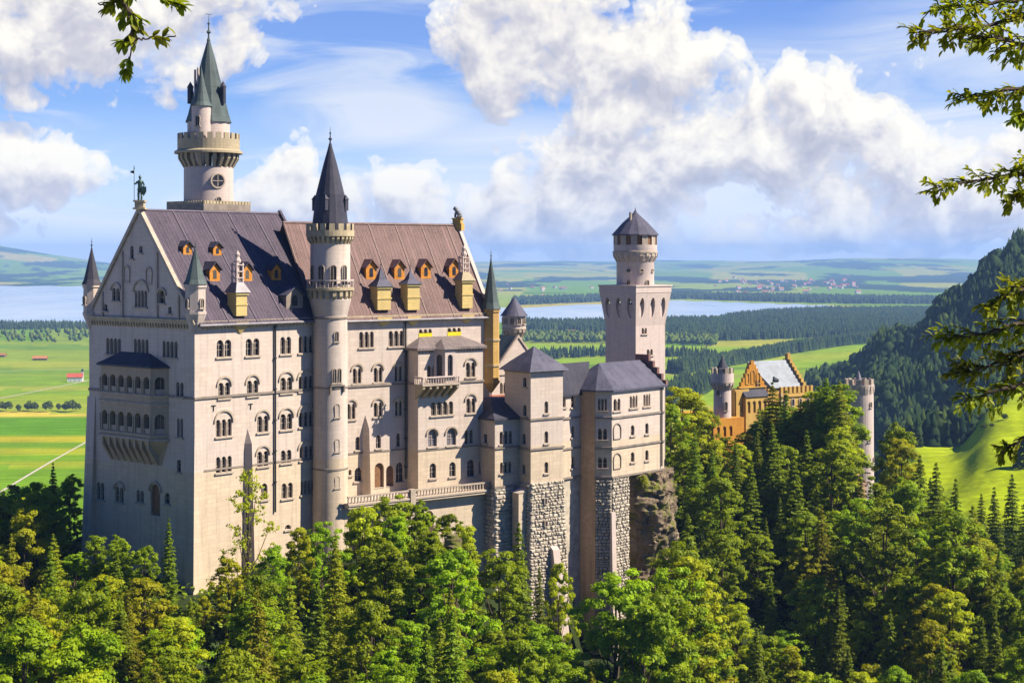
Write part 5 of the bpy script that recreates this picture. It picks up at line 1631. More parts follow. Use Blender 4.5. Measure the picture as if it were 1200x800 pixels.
# broken wall stump at its foot
rs = Frame('wall_stump', (999 - CX) / F * 340, 340.0, -66.0, 50.0, 'broken reddish brick wall stump with an arch at the foot of the slender tower', 'ruin')
zr2 = lambda py: z_t(py, 340)
m_ = MB(); panel(m_, rs.PS(0), [(0, -66), (4.6, -66), (4.6, zr2(566)), (3.4, zr2(563)), (2.2, zr2(556)), (1.2, zr2(550)), (.4, zr2(549)), (0, zr2(553))], [arch(1.0, 2.4, zr2(580), zr2(562))], 1.0)
m_.pbox(rs.PS(0), 0, 4.6, -66, zr2(566) - .1, -1.6, -1.02)
m_.build('stump_wall', mat('reddish_brick', masonry((.32, .18, .12), (.36, .25, .16), .5, .25, .4, .3, .2)), rs.e)
m_ = MB(); m_.pbox(rs.PS(0), -.2, .5, zr2(575), zr2(548), -.2, .3); m_.build('quoin', M_PINKW, rs.e)
# ================================================================== TERRAIN
def vnoise(x, y, seed=0):
    x = np.asarray(x, float); y = np.asarray(y, float)
    xi = np.floor(x).astype(np.int64); yi = np.floor(y).astype(np.int64)
    fx = x - xi; fy = y - yi
    fx = fx * fx * (3 - 2 * fx); fy = fy * fy * (3 - 2 * fy)
    def h(i, j):
        n = (i * 374761393 + j * 668265263 + seed * 2246822519) & 0xffffffff
        n = ((n ^ (n >> 13)) * 1274126177) & 0xffffffff
        return ((n ^ (n >> 16)) & 0xffff) / 65535.0
    return (h(xi, yi) * (1 - fx) + h(xi + 1, yi) * fx) * (1 - fy) + (h(xi, yi + 1) * (1 - fx) + h(xi + 1, yi + 1) * fx) * fy
def fbm(x, y, o=4, seed=0):
    s = 0; a = .5; t = 0
    for i in range(o):
        s = s + a * vnoise(x * 2 ** i, y * 2 ** i, seed + i * 17); t += a; a *= .5
    return s / t
PLAIN = -175.0
CTRL = []
def ct(Y, **kw):
    for k_, v_ in kw.items(): CTRL.append((float(k_[1:].replace('m', '-')), math.log(Y) * 700, v_))
for Y, row in [
    (8, {0: -34, 600: -34, 1200: -34}), (30, {0: -36, 600: -36, 1200: -36}), (60, {-100: -38, 300: -39, 600: -40, 900: -40, 1300: -38}),
    (100, {-200: -45, 0: -45, 300: -47, 600: -51, 900: -52, 1200: -48, 1400: -46}),
    (150, {-200: -52, 0: -53, 300: -58, 600: -62, 900: -66, 1200: -62, 1400: -60}),
    (190, {-200: -54, 0: -56, 150: -54, 300: -55, 450: -56, 600: -64, 750: -68, 950: -76, 1200: -70}),
    (212, {0: -54, 100: -49, 230: -46, 330: -46, 450: -50, 600: -62, 750: -70}),
    (230, {-200: -54, 330: -42, 420: -42, 500: -46, 640: -60, 700: -68, 800: -76, 950: -78, 1150: -70, 1300: -66}),
    (245, {0: -52, 100: -44, 200: -41, 560: -50, 640: -58, 690: -68, 745: -70, 800: -76}),
    (262, {-100: -54, 50: -50, 300: -39, 500: -39, 650: -48, 700: -62, 750: -64, 775: -68, 800: -70, 900: -76, 1000: -74, 1100: -66, 1250: -64}),
    (300, {-200: -72, 0: -62, 200: -42, 400: -40, 600: -37, 745: -38, 800: -48, 860: -60, 950: -66, 1050: -62, 1200: -64}),
    (345, {-200: -96, 0: -82, 300: -56, 600: -48, 745: -44, 830: -46, 900: -50, 1000: -53, 1060: -60, 1200: -70}),
    (385, {0: -100, 300: -78, 600: -66, 800: -50, 870: -49, 950: -49, 1020: -56, 1100: -68, 1250: -80}),
    (450, {-200: -150, 0: -130, 300: -115, 600: -104, 850: -88, 1000: -78, 1100: -84, 1250: -92}),
    (600, {-200: -173, 0: -170, 300: -165, 600: -158, 850: -140, 1000: -112, 1070: -98, 1200: -93, 1350: -84}),
    (760, {-200: -175, 0: -175, 300: -175, 600: -174, 900: -162, 1010: -128, 1070: -98, 1200: -86, 1350: -74}),
    (900, {-200: -175, 0: -175, 300: -175, 600: -175, 930: -172, 1030: -142, 1080: -104, 1200: -84, 1350: -66}),
    (1150, {-200: -175, 0: -175, 300: -175, 600: -175, 900: -175, 1000: -168, 1080: -135, 1200: -92, 1300: -70, 1400: -52}),
    (1450, {0: -175, 300: -175, 600: -175, 880: -175, 960: -158, 1060: -108, 1130: -72, 1200: -30, 1300: 0, 1500: 22}),
    (1700, {0: -175, 300: -175, 600: -175, 880: -175, 960: -142, 1060: -96, 1130: -52, 1165: -12, 1200: 16, 1300: 42, 1500: 50}),
    (2100, {0: -175, 300: -175, 600: -175, 880: -175, 1000: -168, 1100: -130, 1200: -70, 1350: -10, 1500: 10}),
    (2700, {0: -175, 300: -175, 600: -175, 900: -175, 1100: -172, 1250: -140, 1400: -110}),
    (3600, {0: -175, 600: -175, 900: -175, 1200: -175, 1500: -170}),
    (6000, {-300: -175, 0: -175, 600: -175, 900: -175, 1200: -175, 1500: -175})]:
    for k_, v_ in row.items(): CTRL.append((float(k_), math.log(Y) * 700, float(v_)))
CT = np.array(CTRL)
def ground(X, Y):
    X = np.atleast_1d(np.asarray(X, float)); Y = np.atleast_1d(np.asarray(Y, float))
    Yc = np.maximum(Y, 6.0)
    px = np.clip(600 + F * X / Yc, -400, 1600); ly = np.log(Yc) * 700
    out = np.full(X.shape, PLAIN)
    near = np.where(Yc < 5200)[0]
    for c in range(0, len(near), 20000):
        ix = near[c:c + 20000]
        d2 = (px[ix, None] - CT[None, :, 0]) ** 2 + (ly[ix, None] - CT[None, :, 1]) ** 2 + 60.0
        w = 1.0 / d2 ** 2.0
        out[ix] = (w * CT[None, :, 2]).sum(1) / w.sum(1)
    out = np.where(Yc < 5200, out, PLAIN)
    f = np.clip((Yc - 4200) / 1000, 0, 1); out = out * (1 - f) + PLAIN * f
    # rough ground
    amp = np.clip((Yc - 90) / 60, 0, 1) * np.clip((out - PLAIN) / 40, 0, 1)
    amp2 = amp * np.clip((1200 - Yc) / 500, .0, 1)
    out = out + amp2 * (fbm(X / 18, Y / 18, 3, 3) - .5) * 5
    # ridges on the wooded mountain
    am = np.clip((Yc - 1100) / 300, 0, 1) * np.clip((out - PLAIN - 10) / 60, 0, 1)
    out = out + am * (fbm(X / 130, Y / 260, 3, 9) - .5) * 34
    # rolling country beyond the lake, hills on the skyline
    r1_ = np.clip((Yc - 10900) / 5000, 0, 1); r2_ = np.clip((Yc - 15000) / 9000, 0, 1)
    out = out + r1_ * 55 * fbm(X / 1500 + 3, Y / 2600, 3, 21) + r2_ * 150 * fbm(X / 3200 + 9.3, Y / 6000, 3, 33) ** 1.3
    # blue hill at the far left, lower one at the right
    hl_ = np.exp(-((px + 60) / 150) ** 2) * np.exp(-((Yc - 19500) / 3800) ** 2) * 330
    hr_ = np.exp(-((px - 1060) / 170) ** 2) * np.exp(-((Yc - 23000) / 6000) ** 2) * 120
    out = out + hl_ + hr_
    return np.minimum(out, 240)
def gz(x, y): return float(ground([x], [y])[0])

rows = np.exp(np.arange(math.log(6.0), math.log(31500), .0165))
cols = np.arange(-420, 1622, 3.0)
PXg, Yg_ = np.meshgrid(cols, rows)
Xg = (PXg - 600) / F * Yg_
shape = Xg.shape
Zg = ground(Xg.ravel(), Yg_.ravel()).reshape(shape)

# ---- land cover of the plain, by position on the plain (py = row at which a flat plain point is seen)
def landcover(px, py, X, Y, Z):
    n = px.size
    rnd = lambda sx, sy, seed: vnoise(X / sx, Y / sy, seed)
    # parcels
    wx = X + 60 * (fbm(X / 500, Y / 500, 2, 5) - .5); wy = Y + 160 * (fbm(X / 700, Y / 700, 2, 6) - .5)
    sc_ = np.clip(Y / 2600, .55, 6)
    cx_ = np.floor((wx + .28 * wy) / (150 * sc_)); cy_ = np.floor((wy - .2 * wx) / (170 * sc_ ** 1.15))
    hsh = (np.sin(cx_ * 127.1 + cy_ * 311.7) * 43758.5453) % 1.0
    pal = np.array([[.13, .24, .010], [.17, .28, .010], [.23, .30, .02], [.09, .19, .012], [.30, .31, .03], [.18, .26, .02], [.13, .25, .008], [.36, .31, .05]])
    col = pal[(hsh * 7.999).astype(int)]
    # wooded country in the distance
    far = np.clip((Y - 8500) / 1500, 0, 1)
    wood = fbm(X / 460, Y / 1500, 4, 41)
    wm = (wood > .525 + .02 * np.clip((Y - 12000) / 5000, 0, 1)) & (Y > 8200)
    col = np.where(wm[:, None], np.array([[.028, .055, .022]]), col)
    # left fields: strips as seen from the castle hill
    L = px < 330
    jj = 1.4 * (rnd(60, 60, 77) - .5)
    q = py + jj - (px - 50) * .012
    def band(a, b, c, m=L):
        nonlocal col
        col = np.where((m & (q >= a) & (q < b))[:, None], np.array([c]), col)
    band(400, 441, (.20, .28, .02)); band(404, 410, (.13, .23, .02)); band(424, 429, (.27, .31, .03)); band(433, 438, (.14, .25, .015))
    band(441, 470, (.17, .28, .012)); band(452, 457, (.27, .31, .03)); band(463, 470, (.22, .30, .012))
    band(470, 484, (.25, .31, .02)); band(484, 488, (.50, .40, .05)); band(488, 512, (.10, .24, .002)); band(512, 519, (.36, .33, .01)); band(519, 524, (.13, .26, .004))
    band(524, 532, (.30, .33, .01)); band(532, 541, (.14, .27, .003)); band(541, 547, (.26, .32, .01)); band(547, 700, (.14, .27, .004))
    # right middle distance: bright meadows
    Rm = px > 560
    band(398, 470, (.20, .31, .01), Rm); band(405, 412, (.27, .34, .015), Rm); band(420, 424, (.11, .2, .02), Rm); band(432, 436, (.22, .27, .04), Rm)
    # hill meadow at right: by height above the plain
    md = (Z > -150) & (Y > 420) & (Y < 1120) & (px > 1000)
    col = np.where(md[:, None], np.array([[.30, .38, .008]]), col)
    # woodland floor
    wf = (Y < 560) | ((Z > -165) & (Y > 1120) & (Y < 3000) & (px > 880)) | ((px > 880) & (px < 1000) & (Y > 700) & (Y < 1500) & (Z > -168))
    col = np.where(wf[:, None], np.array([[.035, .05, .018]]), col)
    tn = (.86 + .28 * fbm(X / 37, Y / 37, 3, 51))[:, None]
    return np.clip(col * tn * .78, 0, 1)
pyg = 303 + 175 * F / Yg_
colr = landcover(PXg.ravel(), pyg.ravel(), Xg.ravel(), Yg_.ravel(), Zg.ravel())
nr, nc = shape
verts = np.stack([Xg, Yg_, Zg], -1).reshape(-1, 3)
ii = np.arange(nr * nc).reshape(nr, nc)
quads = np.stack([ii[:-1, :-1], ii[:-1, 1:], ii[1:, 1:], ii[1:, :-1]], -1).reshape(-1, 4)
def np_mesh(name, v, f, material, attr=None, color=None, smooth=False, parent=None):
    me = bpy.data.meshes.new(name)
    v = np.asarray(v, np.float32); f = np.asarray(f, np.int32); k = f.shape[1]
    me.vertices.add(len(v)); me.vertices.foreach_set('co', v.ravel())
    me.loops.add(f.size); me.loops.foreach_set('vertex_index', f.ravel())
    me.polygons.add(len(f)); me.polygons.foreach_set('loop_start', np.arange(0, f.size, k, dtype=np.int32)); me.polygons.foreach_set('loop_total', np.full(len(f), k, np.int32))
    if smooth: me.polygons.foreach_set('use_smooth', np.ones(len(f), bool))
    if attr is not None:
        at = me.attributes.new('tone', 'FLOAT', 'POINT'); at.data.foreach_set('value', np.asarray(attr, np.float32))
    if color is not None:
        ca_ = me.color_attributes.new('Col', 'FLOAT_COLOR', 'POINT')
        cc = np.concatenate([color, np.ones((len(color), 1))], 1).astype(np.float32); ca_.data.foreach_set('color', cc.ravel())
    me.materials.append(material); me.update(calc_edges=True)
    o = bpy.data.objects.new(name, me); COL.objects.link(o)
    if parent: o.parent = parent
    return o
def ground_mat(N, p, o):
    a = N.n('ShaderNodeAttribute', attribute_name='Col').outputs['Color']
    tc = N.n('ShaderNodeTexCoord').outputs['Object']
    n1 = N.noise(tc, .35, 4, .7); n2 = N.noise(tc, .02, 5, .6)
    c = N.mix(1.0, a, N.ramp(n1, [(.3, .82), (.7, 1.18)]), 'MULTIPLY')
    c = N.mix(1.0, c, N.ramp(n2, [(.3, .85), (.7, 1.15)]), 'MULTIPLY')
    st_ = N.noise(N.mapv(tc, scale=(.012, .16, 1), rot=(0, 0, R(8))), 1.0, 3, .6)
    c = N.mix(1.0, c, N.ramp(st_, [(.38, .84), (.62, 1.14)]), 'MULTIPLY')
    N.link(c, p.inputs['Base Color']); p.inputs['Roughness'].default_value = 1.0; p.inputs['Specular IOR Level'].default_value = 0.0
land = np_mesh('terrain', verts, quads, mat('land', ground_mat), color=colr, smooth=True)
tag(land, kind='structure')

# ---- wooded mountain behind the viewpoint (the gorge wall), unseen, added to cut the sky light from that side
na_, nr_ = 90, 26
mv = []
for i in range(nr_):
    rr_ = 230 * (1.09 ** i)
    for j in range(na_):
        a_ = R(112 + (268 - 112) * j / (na_ - 1)); e_ = min(1, min(j, na_ - 1 - j) / 14)
        x_, y_ = rr_ * math.sin(a_), rr_ * math.cos(a_)
        hh_ = (1 - math.exp(-((rr_ - 230) / 420))) * 235 * e_
        mv.append((x_, y_, -60 + hh_ * (.75 + .5 * float(fbm(x_ / 160 + 40, y_ / 160 + 40, 4, 12)[()]))))
mv = np.array(mv); q_ = np.arange(nr_ * na_).reshape(nr_, na_)
mtn = np_mesh('mountain', mv, np.stack([q_[:-1, :-1], q_[:-1, 1:], q_[1:, 1:], q_[1:, :-1]], -1).reshape(-1, 4), mat('mountain_wood', plain((.035, .055, .02), 1.0, .4, .05, bs=0)), smooth=True)
tag(mtn, kind='structure')

# ---- lake
def flat_pt(px, py, z=PLAIN):
    Y = (z) / ((HY - py) / F); return ((px - CX) / F * Y, Y)
LAKE = [(-420, 379), (-100, 379), (0, 378.5), (60, 377), (130, 378), (300, 379), (480, 376), (600, 377.5), (655, 377.5), (700, 378.6), (745, 375.2), (800, 376), (850, 368), (905, 362.5), (955, 360.5), (975, 359.4), (982, 358.4),
        (960, 357.4), (925, 356.2), (890, 355.2), (840, 353.2), (790, 352), (740, 353.6), (700, 356.6), (660, 357.6), (625, 359.6), (600, 361), (560, 360), (480, 352), (380, 345), (250, 339), (130, 335.6), (60, 335), (-50, 335.4), (-200, 334.6), (-420, 336)]
pts = []
for i in range(len(LAKE)):
    p, q = LAKE[i], LAKE[(i + 1) % len(LAKE)]
    for k_ in range(6):
        t = k_ / 6; x_ = p[0] + (q[0] - p[0]) * t; y_ = p[1] + (q[1] - p[1]) * t; y_ += .5 * math.sin(x_ * .13 + y_ * 1.7) * (1 if 0 < x_ < 1100 else 0)
        pts.append(flat_pt(x_, y_, PLAIN + 1.5))
me = bpy.data.meshes.new('lake')
tr = tessellate_polygon([[Vector((x_, y_, 0)) for x_, y_ in pts]])
me.from_pydata([(x_, y_, PLAIN + 1.5) for x_, y_ in pts], [], [tuple(t) for t in tr]); me.update()
def water(N, p, o):
    N.put(p.inputs['Base Color'], (.16, .27, .42, 1)); p.inputs['Roughness'].default_value = .22; p.inputs['IOR'].default_value = 1.33; p.inputs['Specular IOR Level'].default_value = .8
    tc = N.n('ShaderNodeTexCoord').outputs['Object']
    n = N.noise(N.mapv(tc, scale=(.004, .0012, 1)), 1.0, 5, .6)
    N.link(N.mix(N.ramp(n, [(.35, 0), (.65, 1)]), (.22, .32, .44, 1), (.34, .42, .52, 1)), p.inputs['Base Color'])
    bump(N, p, N.noise(tc, .25, 3, .5), .15, .3)
me.materials.append(mat('lake_water', water))
lake = bpy.data.objects.new('lake', me); COL.objects.link(lake); tag(lake, kind='structure')

# ---- field roads
def road(pxs, width, name='dirt_road', col=(.40, .36, .28), zoff=.35, plain_=True):
    P = []
    for i in range(len(pxs) - 1):
        for k_ in range(14):
            t = k_ / 14; P.append((pxs[i][0] + (pxs[i + 1][0] - pxs[i][0]) * t, pxs[i][1] + (pxs[i + 1][1] - pxs[i][1]) * t))
    P.append(pxs[-1])
    W_ = [flat_pt(*p) for p in P] if plain_ else P
    v_, f_ = [], []
    for i, (x_, y_) in enumerate(W_):
        a_ = W_[max(0, i - 1)]; b_ = W_[min(len(W_) - 1, i + 1)]
        dx, dy = b_[0] - a_[0], b_[1] - a_[1]; L = math.hypot(dx, dy) or 1
        nx, ny = -dy / L * width / 2, dx / L * width / 2
        for s_ in (-1, 1):
            xx, yy = x_ + s_ * nx, y_ + s_ * ny; v_.append((xx, yy, gz(xx, yy) + zoff))
        if i: k_ = 2 * i; f_.append((k_ - 2, k_ - 1, k_ + 1, k_))
    m_ = MB(); m_.add(v_, f_); o_ = m_.build(name, mat(name, plain(col, .9, .15, .1, bs=0))); tag(o_, kind='structure'); return o_
road([(-60, 611), (10, 571), (60, 541), (104, 517), (180, 470)], 2.4)
road([(-60, 480), (0, 467), (50, 457), (104, 446), (150, 437)], 3.2)
road([(-60, 437), (20, 434.5), (104, 432), (200, 430)], 4)
road([(600, 441), (700, 434), (830, 432)], 5)

# ---- far buildings
def solve_ground(px, py):
    """first point of the land seen at this pixel, marching away from the camera"""
    kx_, kz_ = (px - CX) / F, (HY - py) / F
    Ys = np.exp(np.linspace(math.log(420), math.log(20000), 3000))
    g_ = ground(kx_ * Ys, Ys)
    hit = np.where(g_ >= kz_ * Ys)[0]
    Y = Ys[hit[0]] if len(hit) else 20000
    return kx_ * Y, Y
def house(name, label, cat, px, py, w, d, h, rh, rot, wallc, roofc, group=None, windows=True):
    X, Y = solve_ground(px, py); zb = gz(X, Y) - .5
    e = empty(name, (X, Y, zb), R(rot)); tag(e, label, cat, group)
    m_ = MB(); m_.prism(rect(-w / 2, w / 2, -d / 2, d / 2), 0, h + .5)
    for s_ in (-1, 1): m_.add([(s_ * w / 2, -d / 2, h + .5), (s_ * w / 2, d / 2, h + .5), (s_ * w / 2, 0, h + rh + .5)], [(0, 1, 2)])
    wl_ = m_.build('wall', wallc, e)
    m_ = MB(); o_ = .7
    for s_ in (-1, 1):
        A4 = [(-w / 2 - o_, s_ * (d / 2 + o_), h + .3), (w / 2 + o_, s_ * (d / 2 + o_), h + .3), (w / 2 + o_, 0, h + rh + .6), (-w / 2 - o_, 0, h + rh + .6)]
        m_.add(A4 + [(x, y, z + .3) for x, y, z in A4], [(0, 1, 2, 3), (4, 5, 6, 7), (0, 1, 5, 4), (1, 2, 6, 5), (3, 0, 4, 7)])
    m_.build('roof', roofc, e)
    if windows:
        for i in range(3):
            m_ = MB(); x_ = -w / 2 + w * (i + .8) / 3.6; m_.box(x_ - .6, x_ + .6, -d / 2 - .08, -d / 2 + .05, 1.6, 3.0)
            m_.build('window', M_GLASS, e)
    return e
M_WHITE = mat('white_render', plain((.55, .55, .53), .8, .08, .3, bs=0)); M_REDR = mat('red_tiles', plain((.38, .07, .035), .8, .2, .4, bs=0)); M_TANR = mat('tan_tiles', plain((.36, .15, .05), .8, .2, .4, bs=0)); M_BARN = mat('barn_boards', plain((.16, .09, .05), .9, .3, .6, bs=0))
house('barn', 'long low barn with orange roof alone in the left fields', 'barn', 47, 422, 24, 11, 3.2, 4, 8, M_BARN, M_TANR)
fh = house('farmhouse', 'white farmhouse with red roof at the palace edge, in the left fields', 'farmhouse', 88, 447, 21, 12, 6.5, 5, 12, M_WHITE, M_REDR)
m_ = MB(); m_.prism(rect(8, 11.5, 3, 6.5), 0, 15); fhw = m_.build('tower', M_WHITE, fh); m_ = MB(); m_.pyr(rect(7.6, 11.9, 2.6, 6.9), 15, (9.75, 4.75, 19)); m_.build('roof', M_METAL, fhw)
house('barn', 'small tan barn left edge of the photo, behind field trees', 'barn', 3, 418, 12, 8, 3, 3, -10, M_BARN, M_TANR)
house('barn', 'red-roofed barn at the top edge of the right-hand hill meadow', 'barn', 1087, 497, 14, 7, 3, 2.6, -14, M_BARN, M_REDR)
# town beyond the lake
rndt = random.Random(4)
protos = []
for i, (rc_, wc) in enumerate(((M_REDR, M_WHITE), (M_TANR, M_WHITE), (mat('brown_tiles', plain((.28, .12, .07), .8, .2, .4, bs=0)), M_WHITE))):
    m_ = MB(); w_, d_, h_ = 30, 18, 11
    m_.prism(rect(-w_ / 2, w_ / 2, -d_ / 2, d_ / 2), -4, h_)
    for s_ in (-1, 1): m_.add([(s_ * w_ / 2, -d_ / 2, h_), (s_ * w_ / 2, d_ / 2, h_), (s_ * w_ / 2, 0, h_ + 8)], [(0, 1, 2)])
    nf = len(m_.f)
    for s_ in (-1, 1): m_.add([(-w_ / 2 - 1, s_ * (d_ / 2 + 1), h_ - .5), (w_ / 2 + 1, s_ * (d_ / 2 + 1), h_ - .5), (w_ / 2 + 1, 0, h_ + 8.3), (-w_ / 2 - 1, 0, h_ + 8.3)], [(0, 1, 2, 3)])
    protos.append((m_, nf, wc, rc_))
towns = [((835, 1010), (322, 345), 78), ((560, 720), (330, 349), 16), ((600, 760), (388, 400), 8)]
tm = []
for (m_, nf, wc, rc_) in protos:
    o_ = m_.build('town_house', [wc, rc_]); 
    for p_ in o_.data.polygons: p_.material_index = 1 if p_.index >= nf else 0
    tm.append(o_)
first = [True] * 3
for (xr, yr, n_) in towns:
    for i in range(n_):
        for _ in range(9):
            px, py = rndt.uniform(*xr), rndt.gauss((yr[0] + yr[1]) / 2, (yr[1] - yr[0]) / 5)
            if py > yr[0] - 1: break
        X, Y = solve_ground(px, py)
        k_ = rndt.randrange(3)
        if first[k_]: o_ = tm[k_]; first[k_] = False
        else: o_ = tm[k_].copy(); COL.objects.link(o_)
        o_.location = (X, Y, gz(X, Y)); o_.rotation_euler = (0, 0, rndt.uniform(-.6, .6)); s_ = rndt.uniform(.45, .95) * (1 if Y > 6000 else .6); o_.scale = (s_, s_, s_)
        far_t = py < 360
        tag(o_, 'tiny gabled house of the hazy town beyond the lake' if far_t and px > 800 else ('tiny gabled house on the far lake shore left of the keep' if far_t else 'tiny gabled house on the green plain this side of the lake'), 'house', 'houses of the far town' if far_t and px > 800 else ('houses on the far shore' if far_t else 'houses on the near plain'))

# ================================================================== DISTANT WOODS (one mass each)
def cone_template(rng, tiers=3, sides=6):
    v, f = [], []
    for t in range(tiers):
        z0 = .10 + t * .27; z1 = min(1.0, z0 + .50); r = .23 * (1 - t * .27)
        if t == tiers - 1: z1 = 1.0
        k = len(v)
        for i in range(sides):
            a = 2 * math.pi * i / sides + rng.uniform(-.2, .2); rr = r * rng.uniform(.75, 1.25)
            v.append((rr * math.cos(a), rr * math.sin(a), z0 + rng.uniform(-.03, .03)))
        v.append((0, 0, z1))
        f += [(k + i, k + (i + 1) % sides, k + sides) for i in range(sides)]
    return np.array(v), np.array(f)
def blob_template(rng):
    v, f = [], []
    n, m = 7, 5
    for j in range(m + 1):
        for i in range(n):
            a = 2 * math.pi * i / n + j * .4; r = .36 * math.sin(math.pi * (j + .35) / (m + .7)) * rng.uniform(.7, 1.25)
            v.append((r * math.cos(a), r * math.sin(a), .15 + .85 * j / m * rng.uniform(.93, 1.04)))
    for j in range(m):
        for i in range(n):
            a, b, c, d = j * n + i, j * n + (i + 1) % n, (j + 1) * n + (i + 1) % n, (j + 1) * n + i
            f += [(a, b, c), (a, c, d)]
    return np.array(v), np.array(f)
prng = random.Random(8)
CT_ = [cone_template(prng) for _ in range(4)]; BT_ = [blob_template(prng) for _ in range(4)]
M_FW = mat('far_conifer', farwood((.012, .026, .012), (.045, .070, .018))); M_FB = mat('far_broadleaf', farwood((.05, .085, .018), (.12, .15, .022)))
def mass(name, X, Y, hts, templates, material, wf=1.0):
    Z = ground(X, Y)
    VV, FF, TT_ = [], [], []; off = 0
    sel = RNG.integers(0, len(templates), len(X))
    for t, (v, f) in enumerate(templates):
        ix = np.where(sel == t)[0]
        if not len(ix): continue
        a = RNG.uniform(0, 6.28, len(ix)); s_ = hts[ix]; sw = s_ * RNG.uniform(.8, 1.2, len(ix)) * wf
        x = (v[None, :, 0] * np.cos(a)[:, None] - v[None, :, 1] * np.sin(a)[:, None]) * sw[:, None] + X[ix, None]
        y = (v[None, :, 0] * np.sin(a)[:, None] + v[None, :, 1] * np.cos(a)[:, None]) * sw[:, None] + Y[ix, None]
        z = v[None, :, 2] * s_[:, None] + Z[ix, None] - .04 * s_[:, None]
        VV.append(np.stack([x, y, z], -1).reshape(-1, 3))
        FF.append((f[None] + (np.arange(len(ix)) * len(v))[:, None, None] + off).reshape(-1, 3)); off += len(ix) * len(v)
        TT_.append(np.repeat(RNG.uniform(0, 1, len(ix)) ** 1.5, len(v)))
    return np_mesh(name, np.concatenate(VV), np.concatenate(FF), material, attr=np.concatenate(TT_))
def inpoly(px, py, poly):
    c = np.zeros(px.shape, bool); j = len(poly) - 1
    for i in range(len(poly)):
        xi, yi = poly[i]; xj, yj = poly[j]
        if yi != yj:
            m_ = ((yi > py) != (yj > py)) & (px < (xj - xi) * (py - yi) / (yj - yi) + xi); c ^= m_
        j = i
    return c
def scatter(poly, n, pxr, Yr, cond=None):
    """uniform in plan inside a wood whose outline is given by where its ground is seen on the flat plain"""
    X, Y = [], []; tot = 0
    while tot < n:
        y = RNG.uniform(Yr[0], Yr[1], 20000) if True else 0
        keep = RNG.uniform(0, 1, 20000) < y / Yr[1]
        y = y[keep]; px = RNG.uniform(pxr[0], pxr[1], len(y)); x = (px - 600) / F * y
        py = 303 + 175 * F / y
        m_ = inpoly(px, py, poly) if poly is not None else np.ones(len(px), bool)
        if cond is not None: m_ &= cond(px, y, x)
        X.append(x[m_]); Y.append(y[m_]); tot += m_.sum()
        if m_.sum() == 0: break
    return np.concatenate(X)[:n], np.concatenate(Y)[:n]
def wood(label, poly, n, pxr, Yr, h=(14, 24), broad=False, cond=None, name='far_wood', wf=1.0):
    X, Y = scatter(poly, n, pxr, Yr, cond)
    o_ = mass(name, X, Y, RNG.uniform(h[0], h[1], len(X)), (CT_ + CT_[:2] + BT_[:1]) if broad == 'mix' else (BT_ if broad else CT_), M_FB if broad is True else M_FW, wf)
    tag(o_, label, 'wood', kind='stuff'); return o_
wood('dark conifer wood covering the plain behind the gatehouse', [(795, 404), (830, 386), (850, 374), (900, 368), (960, 364.5), (1100, 364), (1200, 372), (1250, 395), (1120, 400), (1000, 396), (940, 396.5), (880, 399), (830, 400)], 15000, (780, 1260), (3000, 5600))
wood('tree belt along the near lake shore at the left', [(-420, 380), (130, 380), (330, 382), (330, 386), (130, 386.5), (-420, 388)], 3600, (-420, 330), (3800, 4600), (9, 17), broad=False)
wood('bushy trees between fields at the left below the lake', [(-420, 391), (130, 390), (330, 391), (330, 401), (60, 402), (-420, 402)], 700, (-420, 330), (3100, 4100), (8, 15), True)
wood('dark tree belt along the lake between stair turret and keep', [(590, 380), (700, 381), (760, 379), (840, 378), (850, 384), (820, 402), (700, 391), (640, 388), (590, 386)], 4200, (590, 860), (3200, 4700))
wood('mixed trees on the green plain left of the keep', [(590, 396), (640, 394), (720, 397), (840, 398), (840, 407), (720, 403), (590, 401)], 900, (590, 840), (3000, 4000), (12, 19), True)
wood('dark hedge trees on the green plain left of the keep', [(590, 418), (700, 414), (840, 417), (840, 422), (700, 419), (590, 423)], 420, (590, 840), (2600, 3100), (12, 20))
wood('dark wood between two meadows behind the gatehouse', [(783, 441), (800, 436), (860, 423), (930, 411), (1000, 404), (1060, 401), (1060, 406), (1000, 407.5), (930, 415), (860, 428), (800, 443)], 4200, (770, 1090), (2150, 3400))
wood('dark copse right below the keep on the plain', [(780, 472), (790, 455), (830, 449), (835, 456), (815, 470), (790, 480)], 260, (775, 840), (1850, 2400))
wood('steep conifer-covered mountainside at the right edge', None, 14500, (930, 1500), (1120, 2300), (9, 25), 'mix', cond=lambda px, y, x: (px > 955 + 60 * (vnoise(y / 180, px / 40, 8) - .5)) & (ground(x, y) > -171))
wood('conifer wood filling the valley between gatehouse ridge and mountain', None, 5200, (880, 1500), (560, 1500), (9, 22), 'mix', cond=lambda px, y, x: (ground(x, y) < -96) & (px > 905 + (1500 - y) * .02) & ((px - 930) / 170 + (y - 600) / 900 > .0) & ~((px > 1040) & (y < 900)) & (vnoise(x / 50, y / 70, 5) > .18))
wood('far shore trees beyond the lake on the right', [(600, 358), (700, 354), (800, 350.5), (900, 354), (1000, 356), (1150, 357), (1150, 352), (1000, 350), (800, 346), (600, 352)], 5000, (590, 1160), (6000, 8200), (16, 28), wf=1.6)

